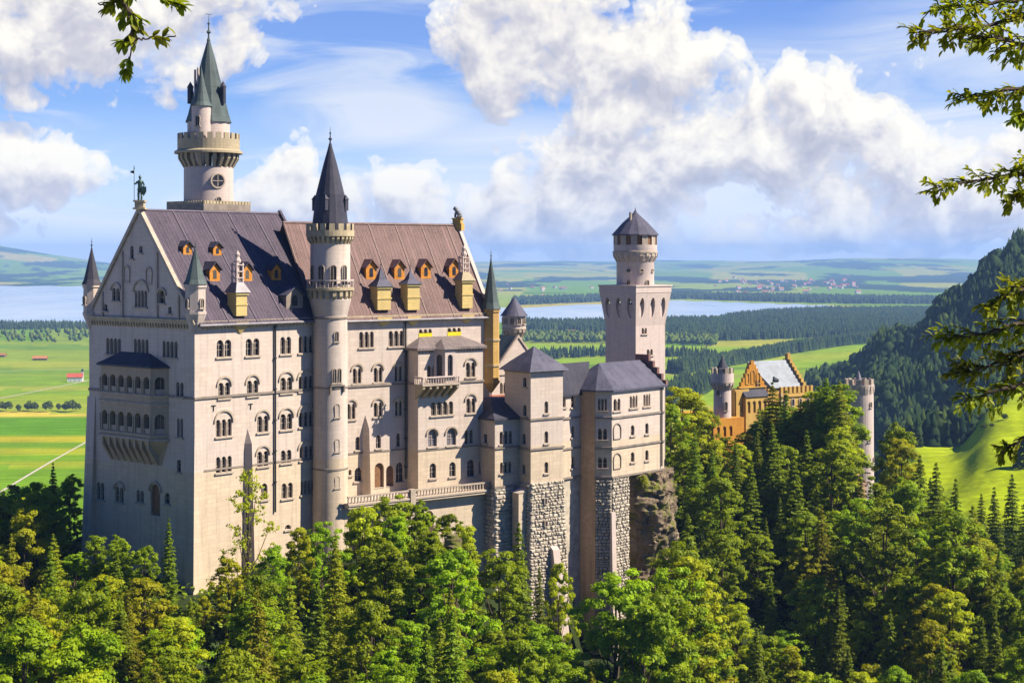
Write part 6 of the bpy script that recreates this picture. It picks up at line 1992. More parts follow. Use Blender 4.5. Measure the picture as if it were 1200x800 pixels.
# rows and single trees on the plain: things one could count
def lone(name, cat, label, px, py, h, tmpl, material, group=None, wf=1.0):
    X, Y = solve_ground(px, py)
    v, f = tmpl
    s_ = h
    o_ = np_mesh(name, v * np.array([s_ * wf, s_ * wf, s_]), f, material, attr=np.repeat(RNG.uniform(0, 1), len(v)))
    o_.location = (X, Y, gz(X, Y) - .3); tag(o_, label, cat, group); return o_
def blob_dense(seed, conifer=False):
    r = np.random.default_rng(seed); n = 420
    if conifer:
        z = r.uniform(0, 1, n) ** 1.3; rad = .25 * (1 - z) + .015; a = r.uniform(0, 6.28, n); rr = rad * r.uniform(.55, 1.1, n); c = np.stack([rr * np.cos(a), rr * np.sin(a), .06 + .94 * z], -1); sz = .05
    else:
        lob = r.normal(0, 1, (9, 3)); lob /= np.linalg.norm(lob, axis=1)[:, None]; cc = lob * np.array([.24, .24, .2]) + [0, 0, .6]
        d = r.normal(0, 1, (n, 3)); d /= np.linalg.norm(d, axis=1)[:, None]; c = cc[r.integers(0, 9, n)] + d * .2; c[:, 2] = np.maximum(c[:, 2], .08); sz = .07
    u = r.normal(0, 1, (n, 3)); u /= np.linalg.norm(u, axis=1)[:, None]; w = np.cross(u, r.normal(0, 1, (n, 3))); w /= np.linalg.norm(w, axis=1)[:, None]
    v = np.stack([c - u * sz, c + w * sz, c + u * sz, c - w * sz], 1).reshape(-1, 3)
    f = np.arange(n * 4).reshape(n, 4)
    return v, np.concatenate([f[:, [0, 1, 2]], f[:, [0, 2, 3]]])
BD = [blob_dense(i) for i in range(4)]; CD = [blob_dense(20 + i, True) for i in range(3)]
for i, (px, hh) in enumerate(((2, 11), (9, 12), (22, 9), (34, 12), (40, 11), (56, 13), (69, 9), (78, 12), (84, 14), (91, 9), (-14, 11), (-30, 12))):
    lone('field_tree', 'tree', 'dark round tree standing in the row across the left fields', px, 481.5 + (i % 3) * .6, hh, BD[i % 4], M_FB, 'row of trees across the left fields', 1.1)
for i, (px, py, hh, lb) in enumerate(((1128, 508, 15, 'tall dark spruce alone in the middle of the hill meadow'), (1075, 524, 10, 'narrow spruce at the left edge of the hill meadow'), (1199, 548, 13, 'dark spruce at the right photo edge on the meadow'),
                         (1111, 507, 3, 'small bush left of the lone meadow spruce'), (1153, 503, 3.5, 'small bush right of the lone meadow spruce'), (1141, 506, 2.5, 'tiny bush close beside the lone meadow spruce'), (1178, 492, 3.5, 'small bush high on the hill meadow near its right end'), (1162, 500, 2.2, 'tiniest bush high on the hill meadow'))):
    lone('meadow_tree' if hh > 5 else 'bush', 'tree' if hh > 5 else 'bush', lb, px, py, hh, CD[i % 3] if hh > 5 else BD[i % 4], M_FW if hh > 5 else M_FB, wf=1.25 if hh > 5 else 1.4)
# ================================================================== TREES OF THE CASTLE HILL
M_LEAF = mat('beech_foliage', leaf((.11, .19, .003), (.31, .42, .006), .47))
M_LEAFY = mat('yellow_green_foliage', leaf((.20, .25, .004), (.43, .46, .008), .47))
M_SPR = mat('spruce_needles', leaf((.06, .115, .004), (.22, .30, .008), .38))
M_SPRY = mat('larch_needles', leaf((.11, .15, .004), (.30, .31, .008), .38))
def cards(c, nrm, size, rng, asp=.6):
    n = len(c)
    nrm = nrm / np.maximum(np.linalg.norm(nrm, axis=1), 1e-6)[:, None]
    t = np.cross(nrm, rng.normal(0, 1, (n, 3))); t /= np.maximum(np.linalg.norm(t, axis=1), 1e-6)[:, None]
    b = np.cross(nrm, t)
    s_ = size[:, None]
    bend = nrm * s_ * .18
    v = np.stack([c - t * s_, c + b * s_ * asp + bend, c + t * s_, c - b * s_ * asp + bend], 1).reshape(-1, 3)
    f = np.arange(n * 4).reshape(n, 4)
    return v, f
def broadleaf(seed, n=11000, H=18.0, Rr=5.0, open_=0.0, lsz=.175):
    """leaf cards gathered in clumps on the ends of boughs; light shows between the clumps"""
    r = np.random.default_rng(seed)
    nb = 16
    lobes = []
    for i in range(nb):
        zf = (i + .5) / nb
        a = i * 2.4 + r.uniform(-.4, .4)
        prof = math.sin(math.pi * min(.97, (.16 + .82 * zf))) ** .65
        rad = Rr * prof * r.uniform(.35, .78) if zf < .93 else Rr * .1
        lobes.append((rad * math.cos(a), rad * math.sin(a), H * (.24 + .70 * zf), Rr * r.uniform(.30, .46) * (1.1 - .35 * zf)))
    lobes = np.array(lobes)
    nc = 190
    li = r.integers(0, nb, nc)
    d = r.normal(0, 1, (nc, 3)); d /= np.linalg.norm(d, axis=1)[:, None]; d[:, 2] = d[:, 2] * .75 + .12
    cc = lobes[li, :3] + d * lobes[li, 3:4] * r.uniform(.6, 1.12, (nc, 1))
    cr = r.uniform(.45, .95, nc) * (1 - open_ * .3)
    ci = r.integers(0, nc, n)
    dd = r.normal(0, 1, (n, 3)); dd /= np.linalg.norm(dd, axis=1)[:, None]; dd[:, 2] *= .55
    c = cc[ci] + dd * cr[ci, None] * r.uniform(.3, 1.0, (n, 1))
    nrm = dd * .8 + d[ci] * .5 + r.normal(0, .45, (n, 3)) + np.array([0, 0, .55])
    v, f = cards(c, nrm, r.uniform(.6, 1.25, n) * lsz, r, .62)
    tone = np.clip(r.uniform(0, 1, nc)[ci] * .7 + r.uniform(0, .35, n), 0, 1)
    return v, f, np.repeat(tone, 4), lobes
def spruce(seed, n=9000, H=20.0, Rr=3.0, lsz=.18, droop=.35):
    r = np.random.default_rng(seed)
    nlev = 30; br = []
    for i in range(nlev):
        zf = i / (nlev - 1); z = H * (.08 + .91 * zf ** .93); rad = Rr * (1 - zf) ** .8 * r.uniform(.85, 1.12) + .12
        k_ = int(7 + 5 * (1 - zf))
        for j in range(k_):
            a = 2 * math.pi * (j + r.uniform(-.3, .3)) / k_ + i * .7
            br.append((a, z + r.uniform(-.15, .15), rad * r.uniform(.7, 1.15)))
    br = np.array(br); w = br[:, 2] + .25; w /= w.sum()
    bi = r.choice(len(br), n, p=w); a, z, L = br[bi, 0], br[bi, 1], br[bi, 2]
    t = r.uniform(0.08, 1, n) ** .8
    side = r.normal(0, .22, n) * (1.1 - t * .6) * np.minimum(L, 2)
    x = np.cos(a) * L * t - np.sin(a) * side; y = np.sin(a) * L * t + np.cos(a) * side
    zz = z - droop * L * t ** 1.4 + .12 * L * t ** 3 - np.abs(side) * .25 + r.normal(0, .06, n)
    c = np.stack([x, y, zz], -1)
    nrm = np.stack([np.cos(a) * .4, np.sin(a) * .4, np.full(n, .8)], -1) + r.normal(0, .4, (n, 3))
    v, f = cards(c, nrm, r.uniform(.6, 1.3, n) * lsz, r, .5)
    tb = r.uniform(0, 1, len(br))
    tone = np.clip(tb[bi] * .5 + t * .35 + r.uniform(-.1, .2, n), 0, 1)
    return v, f, np.repeat(tone, 4), None
def make_tree(name, label, gen, material, H, base_frac=.85, trunk_r=.26, limbs=None):
    v, f, tone, lobes = gen
    e = empty(name, (0, 0, 0)); tag(e, label, 'tree')
    np_mesh('crown', v, f, material, attr=tone, parent=e)
    m_ = MB(); rr = random.Random(len(f))
    pts = [(0, 0, -3.0), (.08, -.05, H * .2), (-.1, .08, H * .45), (.05, .05, H * .7), (0, 0, H * .93)]
    m_.path(pts, trunk_r, trunk_r * .2, 8)
    if lobes is not None:
        for (x, y, z, rad) in lobes:
            z0 = z * .62 - .3; m_.path([(0, 0, z0), (x * .45, y * .45, z0 + (z - z0) * .35), (x * .95, y * .95, z - rad * .2)], trunk_r * .42, .04, 5)
    m_.build('trunk', M_BARK, e)
    return e
BR = [make_tree('broadleaf_tree', 'x', broadleaf(i, 20000, 18, (5.0, 4.1, 5.7, 4.6, 5.0, 4.2)[i]), M_LEAF if i < 4 else M_LEAFY, 18) for i in range(6)]
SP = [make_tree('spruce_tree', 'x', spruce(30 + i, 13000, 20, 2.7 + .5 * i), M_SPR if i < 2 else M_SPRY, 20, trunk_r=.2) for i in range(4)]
OPN = make_tree('young_tree', 'x', broadleaf(77, 2600, 18, 4.2, 1.0, .17), M_LEAFY, 18, trunk_r=.2)
USED = set()
TREES = []
def plant(proto, x, y, zb, h, base_h, wscale=1.0, info=None):
    if proto.name not in USED:
        USED.add(proto.name); o_ = proto
    else:
        o_ = proto.copy(); COL.objects.link(o_)
        for ch in list(proto.children):
            c = ch.copy(); COL.objects.link(c); c.parent = o_
    s_ = h / base_h
    o_.location = (x, y, zb); o_.scale = (s_ * wscale, s_ * wscale, s_); o_.rotation_euler = (0, 0, random.uniform(0, 6.28))
    TREES.append((o_, info)); return o_
# upper edge of the greenery in the photograph, as a line of sight in degrees of its columns
LIM = [(-200, 560), (0, 574), (30, 560), (60, 556), (92, 550), (99, 605), (120, 640), (150, 628), (185, 640), (196, 622), (215, 645), (230, 692), (250, 684), (262, 660), (290, 622), (320, 640), (350, 622), (372, 620), (408, 620), (425, 592), (455, 583), (490, 586),
       (520, 598), (545, 612), (575, 628), (595, 652), (608, 634), (618, 672), (645, 702), (668, 716), (690, 742), (702, 690), (722, 667), (742, 682), (760, 694), (779, 670), (783, 470), (800, 457), (822, 470), (834, 500), (840, 513), (866, 512), (878, 490), (893, 486), (902, 456), (920, 462), (935, 476), (948, 466),
       (965, 448), (985, 452), (996, 460), (1002, 500), (1006, 560), (1022, 560), (1027, 505), (1038, 495), (1052, 512), (1066, 545), (1078, 540), (1096, 548), (1112, 556), (1130, 585), (1150, 596), (1175, 625), (1200, 645), (1400, 640)]
LX = np.array([p[0] for p in LIM], float); LY = np.array([p[1] for p in LIM], float)
def lim(px, halfw=0.0):
    a = np.linspace(px - halfw, px + halfw, 7)
    return float(np.interp(a, LX, LY).max()) if halfw else float(np.interp(px, LX, LY))
def hero(kind, px, py, Y, ws=1.0, hmin=4, sink=1.0, label=None):
    X = (px - 600) / F * Y; zt_ = (HY - py) / F * Y; zb_ = gz(X, Y) - sink; h = zt_ - zb_
    pr_ = {'b': BR[:4], 'y': BR[4:], 's': SP[:2], 'l': SP[2:], 'o': [OPN]}[kind]; p_ = pr_[random.randrange(len(pr_))]
    hh = h * 1.03
    if hh > 27: zb_ += hh - 27; hh = 27
    return plant(p_, X, Y, zb_, hh, 20 if kind in 'sl' else 18, ws, (kind, px, py, Y, hh, label))
SKY = {}
for args in [
    ('s', 198, 612, 203, .85), ('o', 291, 548, 207, .8), ('b', 455, 582, 222, 1.0), ('y', 425, 594, 216, .9), ('b', 492, 588, 224, .9), ('b', 525, 602, 226, .9), ('y', 545, 616, 222, .8), ('s', 608, 618, 228, .9),
    ('b', 378, 612, 212, .8), ('y', 350, 618, 208, .8), ('b', 320, 640, 204, .9), ('y', 268, 655, 203, .9), ('b', 140, 628, 212, .9), ('b', 170, 640, 210, .8), ('b', 112, 628, 214, .8),
    ('b', 796, 640, 246, 1.0), ('y', 812, 655, 240, .9), ('s', 806, 610, 252, 1.1), ('b', 784, 668, 236, .9), ('y', 238, 698, 198, .8), ('b', 226, 704, 196, .7), ('b', 18, 570, 246, 1.0), ('s', 62, 546, 250, .9), ('b', 82, 556, 246, .9), ('b', 40, 566, 240, 1.0), ('s', -10, 575, 238, 1), ('b', -60, 572, 240, 1),
    ('b', 722, 672, 214, 1.0), ('y', 655, 660, 230, .5), ('s', 632, 668, 226, .7), ('b', 755, 700, 206, .9), ('b', 585, 648, 222, .9), ('b', 780, 690, 210, .9),
    ('y', 800, 455, 318, 1.1), ('b', 786, 475, 312, .8), ('b', 822, 476, 322, .8), ('y', 852, 512, 340, 1.0), ('y', 872, 506, 345, 1), ('l', 905, 452, 345, 1.4), ('s', 889, 482, 338, 1.1), ('s', 921, 462, 338, 1.3), ('l', 938, 474, 340, 1.2),
    ('l', 951, 464, 336, 1.2), ('s', 968, 448, 334, 1.4), ('l', 984, 452, 330, 1.3), ('y', 984, 500, 326, .8), ('b', 1050, 496, 330, .8), ('y', 1056, 515, 322, .8), ('b', 980, 452, 336, 1.15), ('y', 960, 458, 340, 1.1), ('b', 895, 490, 348, 1.2), ('b', 938, 482, 340, 1.1), ('s', 1078, 538, 300, 1.1), ('s', 1097, 547, 296, 1.1), ('b', 1062, 560, 290, 1),
    ('s', 1120, 566, 290, 1), ('l', 1140, 598, 262, 1.1), ('b', 1118, 600, 258, 1), ('s', 1186, 560, 330, 1.1), ('s', 1165, 575, 325, 1.1), ('s', 1205, 572, 322, 1.1), ('s', 1150, 582, 320, 1.), ('b', 1010, 585, 290, .9), ('b', 1036, 590, 270, 1.0),
    ('y', 905, 476, 350, 1.2), ('b', 925, 478, 350, 1.2), ('y', 945, 478, 346, 1.2), ('s', 915, 470, 344, 1.3), ('s', 862, 520, 325, 1.2), ('b', 832, 522, 318, 1.1), ('b', 800, 520, 305, 1.), ('s', 905, 500, 320, 1.3), ('s', 945, 510, 316, 1.3), ('b', 975, 520, 312, 1.1), ('s', 930, 540, 300, 1.3), ('s', 880, 545, 300, 1.2), ('b', 845, 560, 290, 1.1)]:
    o_ = hero(*args)
# fill the slopes from near to far; trees that nearer ones would hide completely are skipped
fill = random.Random(21)
heroes = [(o_.location.x, o_.location.y) for o_, _ in TREES]
line = np.full(1900, 1200.0)    # current top of canopy by column (offset 350)
Y = 96.0
while Y < 352:
    step = 7.4 + (Y - 96) * .010
    px = -170 + fill.uniform(0, 60)
    while px < 1360:
        yy = Y + fill.uniform(-2.6, 2.6); pxx = px + fill.uniform(-14, 14)
        X = (pxx - 600) / F * yy
        px += (6.6 + fill.uniform(-1, 1.4)) / yy * F
        # keep clear of the buildings
        if 100 < pxx < (776 if yy > 232 else 790) and yy > 218 and not (pxx > 420 and pxx < 560 and yy < 226): continue
        if yy > 232 and 60 < pxx < (778 if yy < 262 else 795): continue
        if any((X - a) ** 2 + (yy - b) ** 2 < 11 for a, b in heroes): continue
        if (pxx > 965 and pxx < 1050 and yy > 325): continue
        if 828 < pxx < 965 and yy > 345: continue
        zb_ = gz(X, yy) - .8
        con = fill.random()
        mix_s = .18 + .42 * float(vnoise(X / 24, yy / 24, 61)[()]) + (.18 if pxx > 780 and yy > 240 else 0)
        kind = 's' if con < mix_s * .55 else ('l' if con < mix_s * .85 else ('y' if con > .80 else 'b'))
        if 790 < pxx < 905 and 228 < yy < 318 and fill.random() < .6: kind = 's'
        elif pxx > 905 and kind in 'sl' and fill.random() < .5: kind = 'y' if fill.random() < .4 else 'b'
        h = fill.uniform(13, 21) * (1.12 if kind in 'sl' else 1.0) * (.9 if yy < 150 else 1)
        hw = (2.2 if kind in 'sl' else 3.8) / yy * F * h / 18
        lm = lim(pxx, hw) + (6 if yy > 200 else fill.uniform(10, 45))
        if yy < 200: lm = max(lm, 640 + (200 - yy) * 1.15 + fill.uniform(-26, 26) - (14 if kind in 'sl' else 0))
        top = HY - (zb_ + h) / yy * F
        if top < lm:
            h = (HY - lm) / F * yy - zb_; top = lm
        if h < 5.5: continue
        i0, i1 = int(pxx - hw * .6 + 350), int(pxx + hw * .6 + 350)
        i0 = max(0, i0); i1 = max(i0 + 1, i1)
        if top > line[i0:i1].max() + 4: continue
        line[i0:i1] = np.minimum(line[i0:i1], top + 6)
        pr_ = {'b': BR[:4], 'y': BR[4:], 's': SP[:2], 'l': SP[2:]}[kind]
        plant(fill.choice(pr_), X, yy, zb_, h, 20 if kind in 'sl' else 18, fill.uniform(.88, 1.15) * (18 / max(h, 9)) ** .35, (kind, pxx, top, yy, h, None))
    Y += step
# ---- labels that single out each tree
def zone(px, py, Y):
    if Y > 300: base = 'on the gatehouse ridge'
    elif Y > 235 and px < 120: base = 'behind the shaded west gable'
    elif Y > 235: base = 'on the slope below the gatehouse'
    elif Y > 195: base = 'at the foot of the palace' if px < 560 else ('below the rubble towers' if px < 790 else 'in the gully right of the cliff')
    elif Y > 150: base = 'on the middle slope below ' + ('the west gable' if px < 230 else 'the stair tower' if px < 430 else 'the terrace' if px < 580 else 'the corner tower' if px < 680 else 'the rock cliff' if px < 800 else 'the gatehouse' if px < 960 else 'the slender tower' if px < 1060 else 'the hill meadow')
    elif Y > 120: base = 'in the second row under ' + ('the west gable' if px < 230 else 'the stair tower' if px < 430 else 'the terrace' if px < 580 else 'the corner tower' if px < 680 else 'the rock cliff' if px < 800 else 'the gatehouse' if px < 960 else 'the hill meadow')
    else: base = 'in the nearest row, bottom ' + ('left' if px < 400 else 'middle' if px < 800 else 'right')
    return base
KN = {'b': 'green broadleaf tree', 'y': 'yellowish broadleaf tree', 's': 'dark pointed spruce', 'l': 'brownish green conifer', 'o': 'thin half-bare young tree'}
groups_ = {}
for o_, inf in TREES:
    kind, px, py, Yt, h, lb = inf
    key = (kind, ('tall ' if h > 16.5 else 'low ' if h < 10.5 else ''), zone(px, py, Yt))
    groups_.setdefault(key, []).append((px, o_))
ordn = ['leftmost', 'second from left', 'third from left', 'fourth from left', 'fifth from left', 'sixth from left', 'seventh from left', 'eighth from left', 'ninth from left', 'tenth from left', 'eleventh from left', 'twelfth from left', 'thirteenth from left', 'fourteenth from left', 'fifteenth from left']
for (kind, sz, zn), L in groups_.items():
    L.sort(key=lambda t: t[0])
    for i, (px, o_) in enumerate(L):
        lb = (sz + KN[kind] + ' ' + zn)
        if len(L) > 1: lb += ', ' + (ordn[i] if i < len(L) - 1 and i < 15 else 'rightmost')
        nm = {'b': 'broadleaf trees of the castle hill', 'y': 'broadleaf trees of the castle hill', 's': 'spruces of the castle hill', 'l': 'spruces of the castle hill', 'o': None}[kind]
        if 'group' in o_: del o_['group']
        tag(o_, lb, 'tree', nm)
for p_ in BR + SP:
    if p_.name not in USED:
        for ch in list(p_.children): bpy.data.objects.remove(ch)
        bpy.data.objects.remove(p_)
print('TREES', len(TREES))

# ---- undergrowth: low leafy cover on the slopes
r_ = np.random.default_rng(9)
n = 9000
Yu = r_.uniform(90, 400, n * 3); keep = r_.uniform(0, 1, n * 3) < Yu / 400; Yu = Yu[keep][:n]
pu = r_.uniform(-200, 1400, len(Yu)); Xu = (pu - 600) / F * Yu
bad = ((pu > 105) & (pu < 735) & (Yu > 222)) | ((pu > 735) & (pu < 790) & (Yu > 262)) | ((pu > 826) & (pu < 1030) & (Yu > 362))
Xu, Yu, pu = Xu[~bad], Yu[~bad], pu[~bad]
Zu = ground(Xu, Yu)
k_ = 16
c = np.repeat(np.stack([Xu, Yu, Zu], -1), k_, 0)
sz_ = np.repeat(r_.uniform(.8, 1.8, len(Xu)), k_)
d = r_.normal(0, 1, c.shape); d /= np.linalg.norm(d, axis=1)[:, None]
c = c + d * sz_[:, None] * np.array([1.2, 1.2, .8]) + np.array([0, 0, .6])
v, f = cards(c, d + np.array([0, 0, .8]) + r_.normal(0, .3, c.shape), r_.uniform(.2, .5, len(c)), r_, .65)
ug = np_mesh('undergrowth', v, f, mat('undergrowth_leaves', leaf((.09, .15, .004), (.24, .32, .008), .4)), attr=np.repeat(np.repeat(r_.uniform(0, 1, len(Xu)), k_), 4))
tag(ug, 'low leafy undergrowth covering the slopes between the trees', 'undergrowth', kind='stuff')

# ================================================================== ROCK
def rock_mat(N, p, o):
    tc = N.n('ShaderNodeTexCoord').outputs['Object']
    n1 = N.noise(N.mapv(tc, scale=(.5, .5, .16)), 1.0, 7, .7, .6); n2 = N.noise(tc, .35, 5, .7)
    c = N.ramp(n1, [(.28, (.05, .038, .026)), (.45, (.13, .095, .06)), (.6, (.22, .17, .115)), (.75, (.31, .26, .20))])
    c = N.mix(N.ramp(n2, [(.51, 0), (.58, .95)]), c, (.11, .12, .015, 1))
    N.link(c, p.inputs['Base Color']); p.inputs['Roughness'].default_value = .95
    bump(N, p, n1, .9, .6)
M_ROCK = mat('cliff_rock', rock_mat)
def crag(name, label, fr_pts, seed, amp=1.0, kind=None, cat='rock'):
    """lofted rock: rings of (cx, cy, rx, ry, z)"""
    r = random.Random(seed); n = 120; m = 110
    J = np.arange(m + 1) / m * (len(fr_pts) - 1); I = np.minimum(J.astype(int), len(fr_pts) - 2); Q = (J - I)[:, None]
    FP = np.array(fr_pts, float); ring_ = FP[I] * (1 - Q) + FP[I + 1] * Q
    A_ = 2 * np.pi * np.arange(n) / n
    rx_, ry_ = ring_[:, 2:3], ring_[:, 3:4]
    cxx = ring_[:, 0:1] + rx_ * np.cos(A_); cyy = ring_[:, 1:2] + ry_ * np.sin(A_); Z_ = np.repeat(ring_[:, 4:5], n, 1)
    s1_ = (cxx * .71 + cyy * .35) + 200; s2_ = (cyy * .71 - cxx * .35) + 200
    dd = (fbm(s1_ / 2.6 + seed, Z_ / 4.5 + 60 + s2_ / 5, 4, seed) - .5) * 3.2
    cell = np.floor(Z_ / 1.3 + 1.5 * vnoise(s1_ / 2.0, Z_ / 4 + 60, seed + 5)); dd += (vnoise(s1_ / 1.1 + cell * 7.3, cell + .5, seed + 8) - .5) * 1.5
    dd += (fbm(s1_ * 1.3 + s2_, Z_ * 1.2 + 60, 3, seed + 11) - .5) * 1.1
    dd *= amp
    v = np.stack([cxx + dd * np.cos(A_), cyy + dd * np.sin(A_), Z_ + .25 * dd], -1).reshape(-1, 3).tolist()
    f = [(j * n + k, j * n + (k + 1) % n, (j + 1) * n + (k + 1) % n, (j + 1) * n + k) for j in range(m) for k in range(n)]
    m_ = MB(); m_.add(v, f); m_.add(v[m * n:], [tuple(range(n))])
    o_ = m_.build(name, M_ROCK); tag(o_, label, cat, kind=kind); return o_
ca_, cb_ = G.world(9.9, 0.6)
ztop_ = gb - .15
crag('rock_cliff', 'brown craggy rock cliff under the right end of the bower wing', [(ca_ + 1, cb_ + 5, 7.4, 7.5, -86), (ca_ + .8, cb_ + 4.5, 5.4, 6.0, -66), (ca_ + .4, cb_ + 4.2, 4.2, 5.2, -54), (ca_ + .3, cb_ + 3.6, 4.4, 5.2, -46), (ca_ + .3, cb_ + 3.2, 5.0, 5.6, -40), (ca_ + .0, cb_ + 3.2, 4.6, 4.8, ztop_)], 3)
a_, b_ = 0, 0
for i, (da, dz, sz_, px_) in enumerate(((-2.2, -2.5, 3.2, 'left'), (1.6, -3.5, 3.6, 'middle'), (3.6, -7.5, 3.2, 'right'), (-.6, -9.5, 3.4, 'lowest'))):
    xx, yy = G.world(9.9 + da, 3.8 - 4.9 + abs(da) * .25)
    o_ = BR[4 + i % 2].copy(); COL.objects.link(o_)
    for ch in list(BR[4 + i % 2].children):
        c = ch.copy(); COL.objects.link(c); c.parent = o_
    o_.name = 'cliff_shrub'; o_.location = (xx, yy, gb + dz - 1.0); o_.scale = (sz_ / 18,) * 3; o_.rotation_euler = (0, 0, i * 1.7)
    if 'group' in o_: del o_['group']
    tag(o_, 'small yellowish shrub clinging to the brown rock cliff, ' + ('lowest' if px_ == 'lowest' else px_ + 'most' if px_ != 'middle' else 'between two others') , 'shrub', 'shrubs on the rock cliff')
X_, Y_ = (690 - CX) / F * 262, 262.0
crag('rock_cliff', 'dark rock footing below the tall rubble foot of the bower wing', [(X_ + 2, Y_ + 1, 9, 6.5, -86), (X_ + 2, Y_ + 1, 8, 6, -70), (X_ + 2, Y_ + 2, 7, 5, -60)], 5, .8)
for (px, py, Y0, s_, lb) in ((531, 640, 219, 1.1, 'pale narrow rock face between trees below the terrace'),):
    X_ = (px - CX) / F * Y0; zt_ = (HY - py) / F * Y0
    crag('rock_outcrop', lb, [(X_, Y0 + 1, s_ * 1.6, s_ * 1.4, zt_ - 16), (X_, Y0 + .6, s_ * 1.3, s_ * 1.2, zt_ - 8), (X_, Y0, s_, s_, zt_ - 2), (X_, Y0, s_ * .4, s_ * .4, zt_ + 1.5)], int(px), .45)

# ================================================================== NEAR BOUGHS that hang into the view
def leaf_mesh(seed, pts_dirs, size, material, name, parent, rng):
    """each leaf: six-point pointed oval, folded along its midrib, with a short stalk end"""
    V, Fc, T = [], [], []
    for (p, d, up, s_) in pts_dirs:
        d = d.normalized(); side = d.cross(up).normalized(); n = side.cross(d).normalized()
        k = len(V)
        L, w = s_, s_ * .26
        prof = [(0, 0), (.22, .75), (.5, 1.0), (.78, .62), (1.0, 0)]
        mid = []
        for (t, q) in prof: V.append(p + d * L * t - n * L * .10 * t * t); 
        for (t, q) in prof[1:4]: V.append(p + d * L * t + side * w * q + n * w * .30 * q - n * L * .10 * t * t)
        for (t, q) in prof[1:4]: V.append(p + d * L * t - side * w * q + n * w * .30 * q - n * L * .10 * t * t)
        a = k; 
        Fc += [(a, a + 1, a + 5), (a + 1, a + 2, a + 6, a + 5), (a + 2, a + 3, a + 7, a + 6), (a + 3, a + 4, a + 7),
               (a, a + 8, a + 1), (a + 1, a + 8, a + 9, a + 2), (a + 2, a + 9, a + 10, a + 3), (a + 3, a + 10, a + 4)]
        T += [rng.random()] * 11
    me = bpy.data.meshes.new(name); me.from_pydata([tuple(v) for v in V], [], Fc)
    at = me.attributes.new('tone', 'FLOAT', 'POINT'); at.data.foreach_set('value', T)
    me.materials.append(material); me.update()
    o_ = bpy.data.objects.new(name, me); COL.objects.link(o_); o_.parent = parent; return o_
M_NL = mat('near_leaf', leaf((.11, .16, .008), (.34, .38, .015), .5)); M_NLD = mat('near_leaf_dark', leaf((.06, .09, .006), (.26, .29, .012), .42))
def bough(tree, base, px_pts, Yd, rng, twig_len, leaf_sz, density, material, spread=.5, sub=3, thick=.018):
    """a bough whose line runs through the given photograph positions at distance Yd, with side twigs carrying leaves"""
    P = [Vector(((x - CX) / F * y_, y_, (HY - y) / F * y_)) for (x, y, y_) in px_pts]
    tw = MB()
    tw.path([Vector(base)] + P[:1], .05 if thick > .01 else .02, thick * 1.2, 6)
    # finer subdivision of the main line
    Q = []
    for i in range(len(P) - 1):
        for k in range(8): Q.append(P[i].lerp(P[i + 1], k / 8) + Vector((rng.uniform(-1, 1), rng.uniform(-1, 1), rng.uniform(-1, 1))) * .008)
    Q.append(P[-1])
    tw.path(Q, thick, .003, 5)
    leaves = []
    def put(p, d):
        dd = (d + Vector((rng.uniform(-.7, .7), rng.uniform(-.7, .7), rng.uniform(-.55, .35)))).normalized()
        leaves.append((p, dd, Vector((rng.uniform(-.45, .45), rng.uniform(-.45, .45), 1)).normalized(), leaf_sz * rng.uniform(.7, 1.2)))
    n = len(Q)
    for i in range(n - 1):
        d = (Q[i + 1] - Q[i]); f_ = i / n
        dn = d.normalized()
        for s_ in range(sub):
            if rng.random() > density: continue
            out = Vector((rng.uniform(-1, 1), rng.uniform(-1, 1), rng.uniform(-.8, .8))); out = (out - dn * out.dot(dn)).normalized()
            td = (dn * .9 + out * spread).normalized(); L = twig_len * rng.uniform(.5, 1.1) * (1 - .55 * f_)
            a = Q[i]; pts = [a]
            m = 6
            for k in range(m):
                td = (td + Vector((rng.uniform(-.2, .2), rng.uniform(-.2, .2), rng.uniform(-.25, .1)))).normalized()
                a = a + td * L / m; pts.append(a); put(a, td + out * (.6 if k % 2 else -.6))
                if rng.random() < .6: put(a, td - out * .5)
            put(a, td)
            tw.path(pts, .005, .0018, 4)
    put(Q[-1], Q[-1] - Q[-2])
    b = tw.build('bough', M_TWIG, tree)
    leaf_mesh(0, leaves, leaf_sz, material, 'leaves', b, rng)
    return b
rb = random.Random(31)
nt = empty('near_beech', (4.6, 9.6, -33.5)); tag(nt, 'near beech beyond the right photo edge, its leafy boughs hanging into view', 'tree'); ZB[nt.name] = 0
def local_build(e):
    """meshes of near trees are written in world space: shift them under the Empty"""
    for ch in e.children: ch.location = Vector(ch.location) - e.location
m_ = MB(); m_.path([(4.6, 9.6, -34), (4.5, 9.6, -20), (4.7, 9.7, -8), (4.6, 9.6, 0), (4.7, 9.6, 5)], .34, .12, 12); m_.build('trunk', M_BARK, nt)
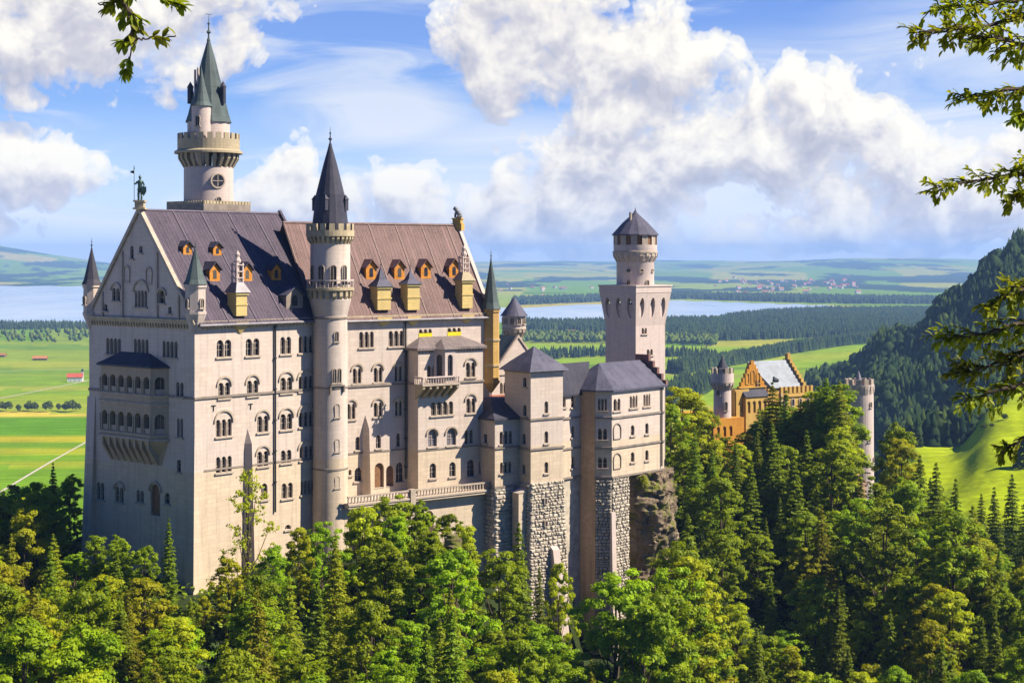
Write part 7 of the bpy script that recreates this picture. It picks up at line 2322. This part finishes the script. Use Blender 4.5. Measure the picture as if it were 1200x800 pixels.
for (zb_, pts, den, mt_, tl, sb) in [
    (1.9, [(1245, 20, 9.3), (1190, 24, 9.2), (1130, 34, 9.1), (1068, 40, 9.0)], .95, M_NL, .22, 3),
    (2.1, [(1240, -10, 9.6), (1180, 2, 9.5), (1130, 8, 9.4), (1090, 8, 9.3)], .95, M_NL, .22, 3),
    (1.8, [(1245, 45, 9.0), (1200, 52, 9.0), (1165, 46, 9.0), (1140, 40, 9.0)], .85, M_NL, .20, 3),
    (1.3, [(1240, 95, 9.2), (1200, 103, 9.2), (1160, 108, 9.1), (1115, 116, 9.0)], .75, M_NL, .17, 3),
    (1.2, [(1240, 130, 9.4), (1212, 132, 9.4), (1188, 136, 9.4)], .6, M_NL, .12, 3),
    (.9, [(1240, 195, 9.2), (1200, 204, 9.2), (1150, 210, 9.1), (1092, 222, 9.0)], .75, M_NL, .18, 3),
    (.8, [(1240, 215, 9.4), (1210, 222, 9.4), (1182, 236, 9.4)], .7, M_NL, .14, 3),
    (-.1, [(1245, 325, 9.0), (1210, 335, 9.0), (1180, 345, 8.9), (1152, 360, 8.9)], .95, M_NLD, .22, 3),
    (-.25, [(1245, 365, 9.2), (1200, 378, 9.1), (1150, 392, 9.0), (1100, 398, 9.0)], .85, M_NLD, .22, 3),
    (-.4, [(1245, 405, 9.3), (1200, 415, 9.2), (1160, 428, 9.2), (1118, 440, 9.1)], .95, M_NLD, .24, 3),
    (-.6, [(1245, 440, 9.0), (1205, 448, 9.0), (1165, 458, 9.0), (1130, 470, 9.0)], .85, M_NLD, .20, 3),
    (-.9, [(1245, 490, 9.4), (1212, 505, 9.4), (1188, 520, 9.4), (1175, 530, 9.4)], .5, M_NLD, .12, 2)]:
    bough(nt, (4.6, 9.6, zb_), pts, 9, rb, tl, .048, den * (.8 if mt_ is M_NL else .62), mt_, .85, sb)
local_build(nt)
nt2 = empty('near_beech', (-3.9, 7.2, -33.5)); tag(nt2, 'near beech beyond the left photo edge, one leafy sprig hanging into the top corner', 'tree'); ZB[nt2.name] = 0
m_ = MB(); m_.path([(-3.9, 7.2, -34), (-4.0, 7.2, -20), (-3.8, 7.2, -6), (-3.9, 7.2, 2), (-3.8, 7.1, 5)], .3, .12, 12); m_.build('trunk', M_BARK, nt2)
rb = random.Random(8)
bough(nt2, (-3.85, 7.15, 2.4), [(100, -40, 6.6), (135, -14, 6.6), (152, 20, 6.6), (157, 50, 6.6), (150, 84, 6.6)], 6.6, rb, .10, .05, .30, M_NLD, .9, 1, .005)
bough(nt2, (-3.85, 7.15, 2.5), [(110, -44, 6.7), (150, -18, 6.7), (185, -6, 6.7), (205, 4, 6.7)], 6.7, rb, .08, .055, .16, M_NLD, .7, 1, .005)
bough(nt2, (-3.85, 7.15, 2.45), [(128, -30, 6.6), (140, -2, 6.6), (128, 8, 6.6), (115, 4, 6.6)], 6.6, rb, .06, .05, .22, M_NLD, .7, 1, .005)
bough(nt2, (-3.85, 7.15, 2.42), [(150, 10, 6.6), (158, 46, 6.6), (178, 46, 6.6), (206, 42, 6.6)], 6.6, rb, .07, .05, .22, M_NLD, .7, 1, .004)
local_build(nt2)

# ================================================================== AIR
HAZE = True
if HAZE:
    m_ = MB(); m_.box(-30000, 30000, -2200, 32000, -184, 264)
    hz_ = bpy.data.materials.new('haze'); hz_.use_nodes = True; hz_.node_tree.nodes.clear(); N = NT(hz_.node_tree)
    pv = N.n('ShaderNodeVolumePrincipled'); pv.inputs['Color'].default_value = (.32, .56, 1.0, 1); pv.inputs['Density'].default_value = 5.4e-5; pv.inputs['Anisotropy'].default_value = 0.0
    o__ = N.n('ShaderNodeOutputMaterial'); N.link(pv.outputs[0], o__.inputs['Volume'])
    h_o = m_.build('haze', hz_); tag(h_o, 'thin blue summer air between camera and the far hills', 'haze', kind='stuff')
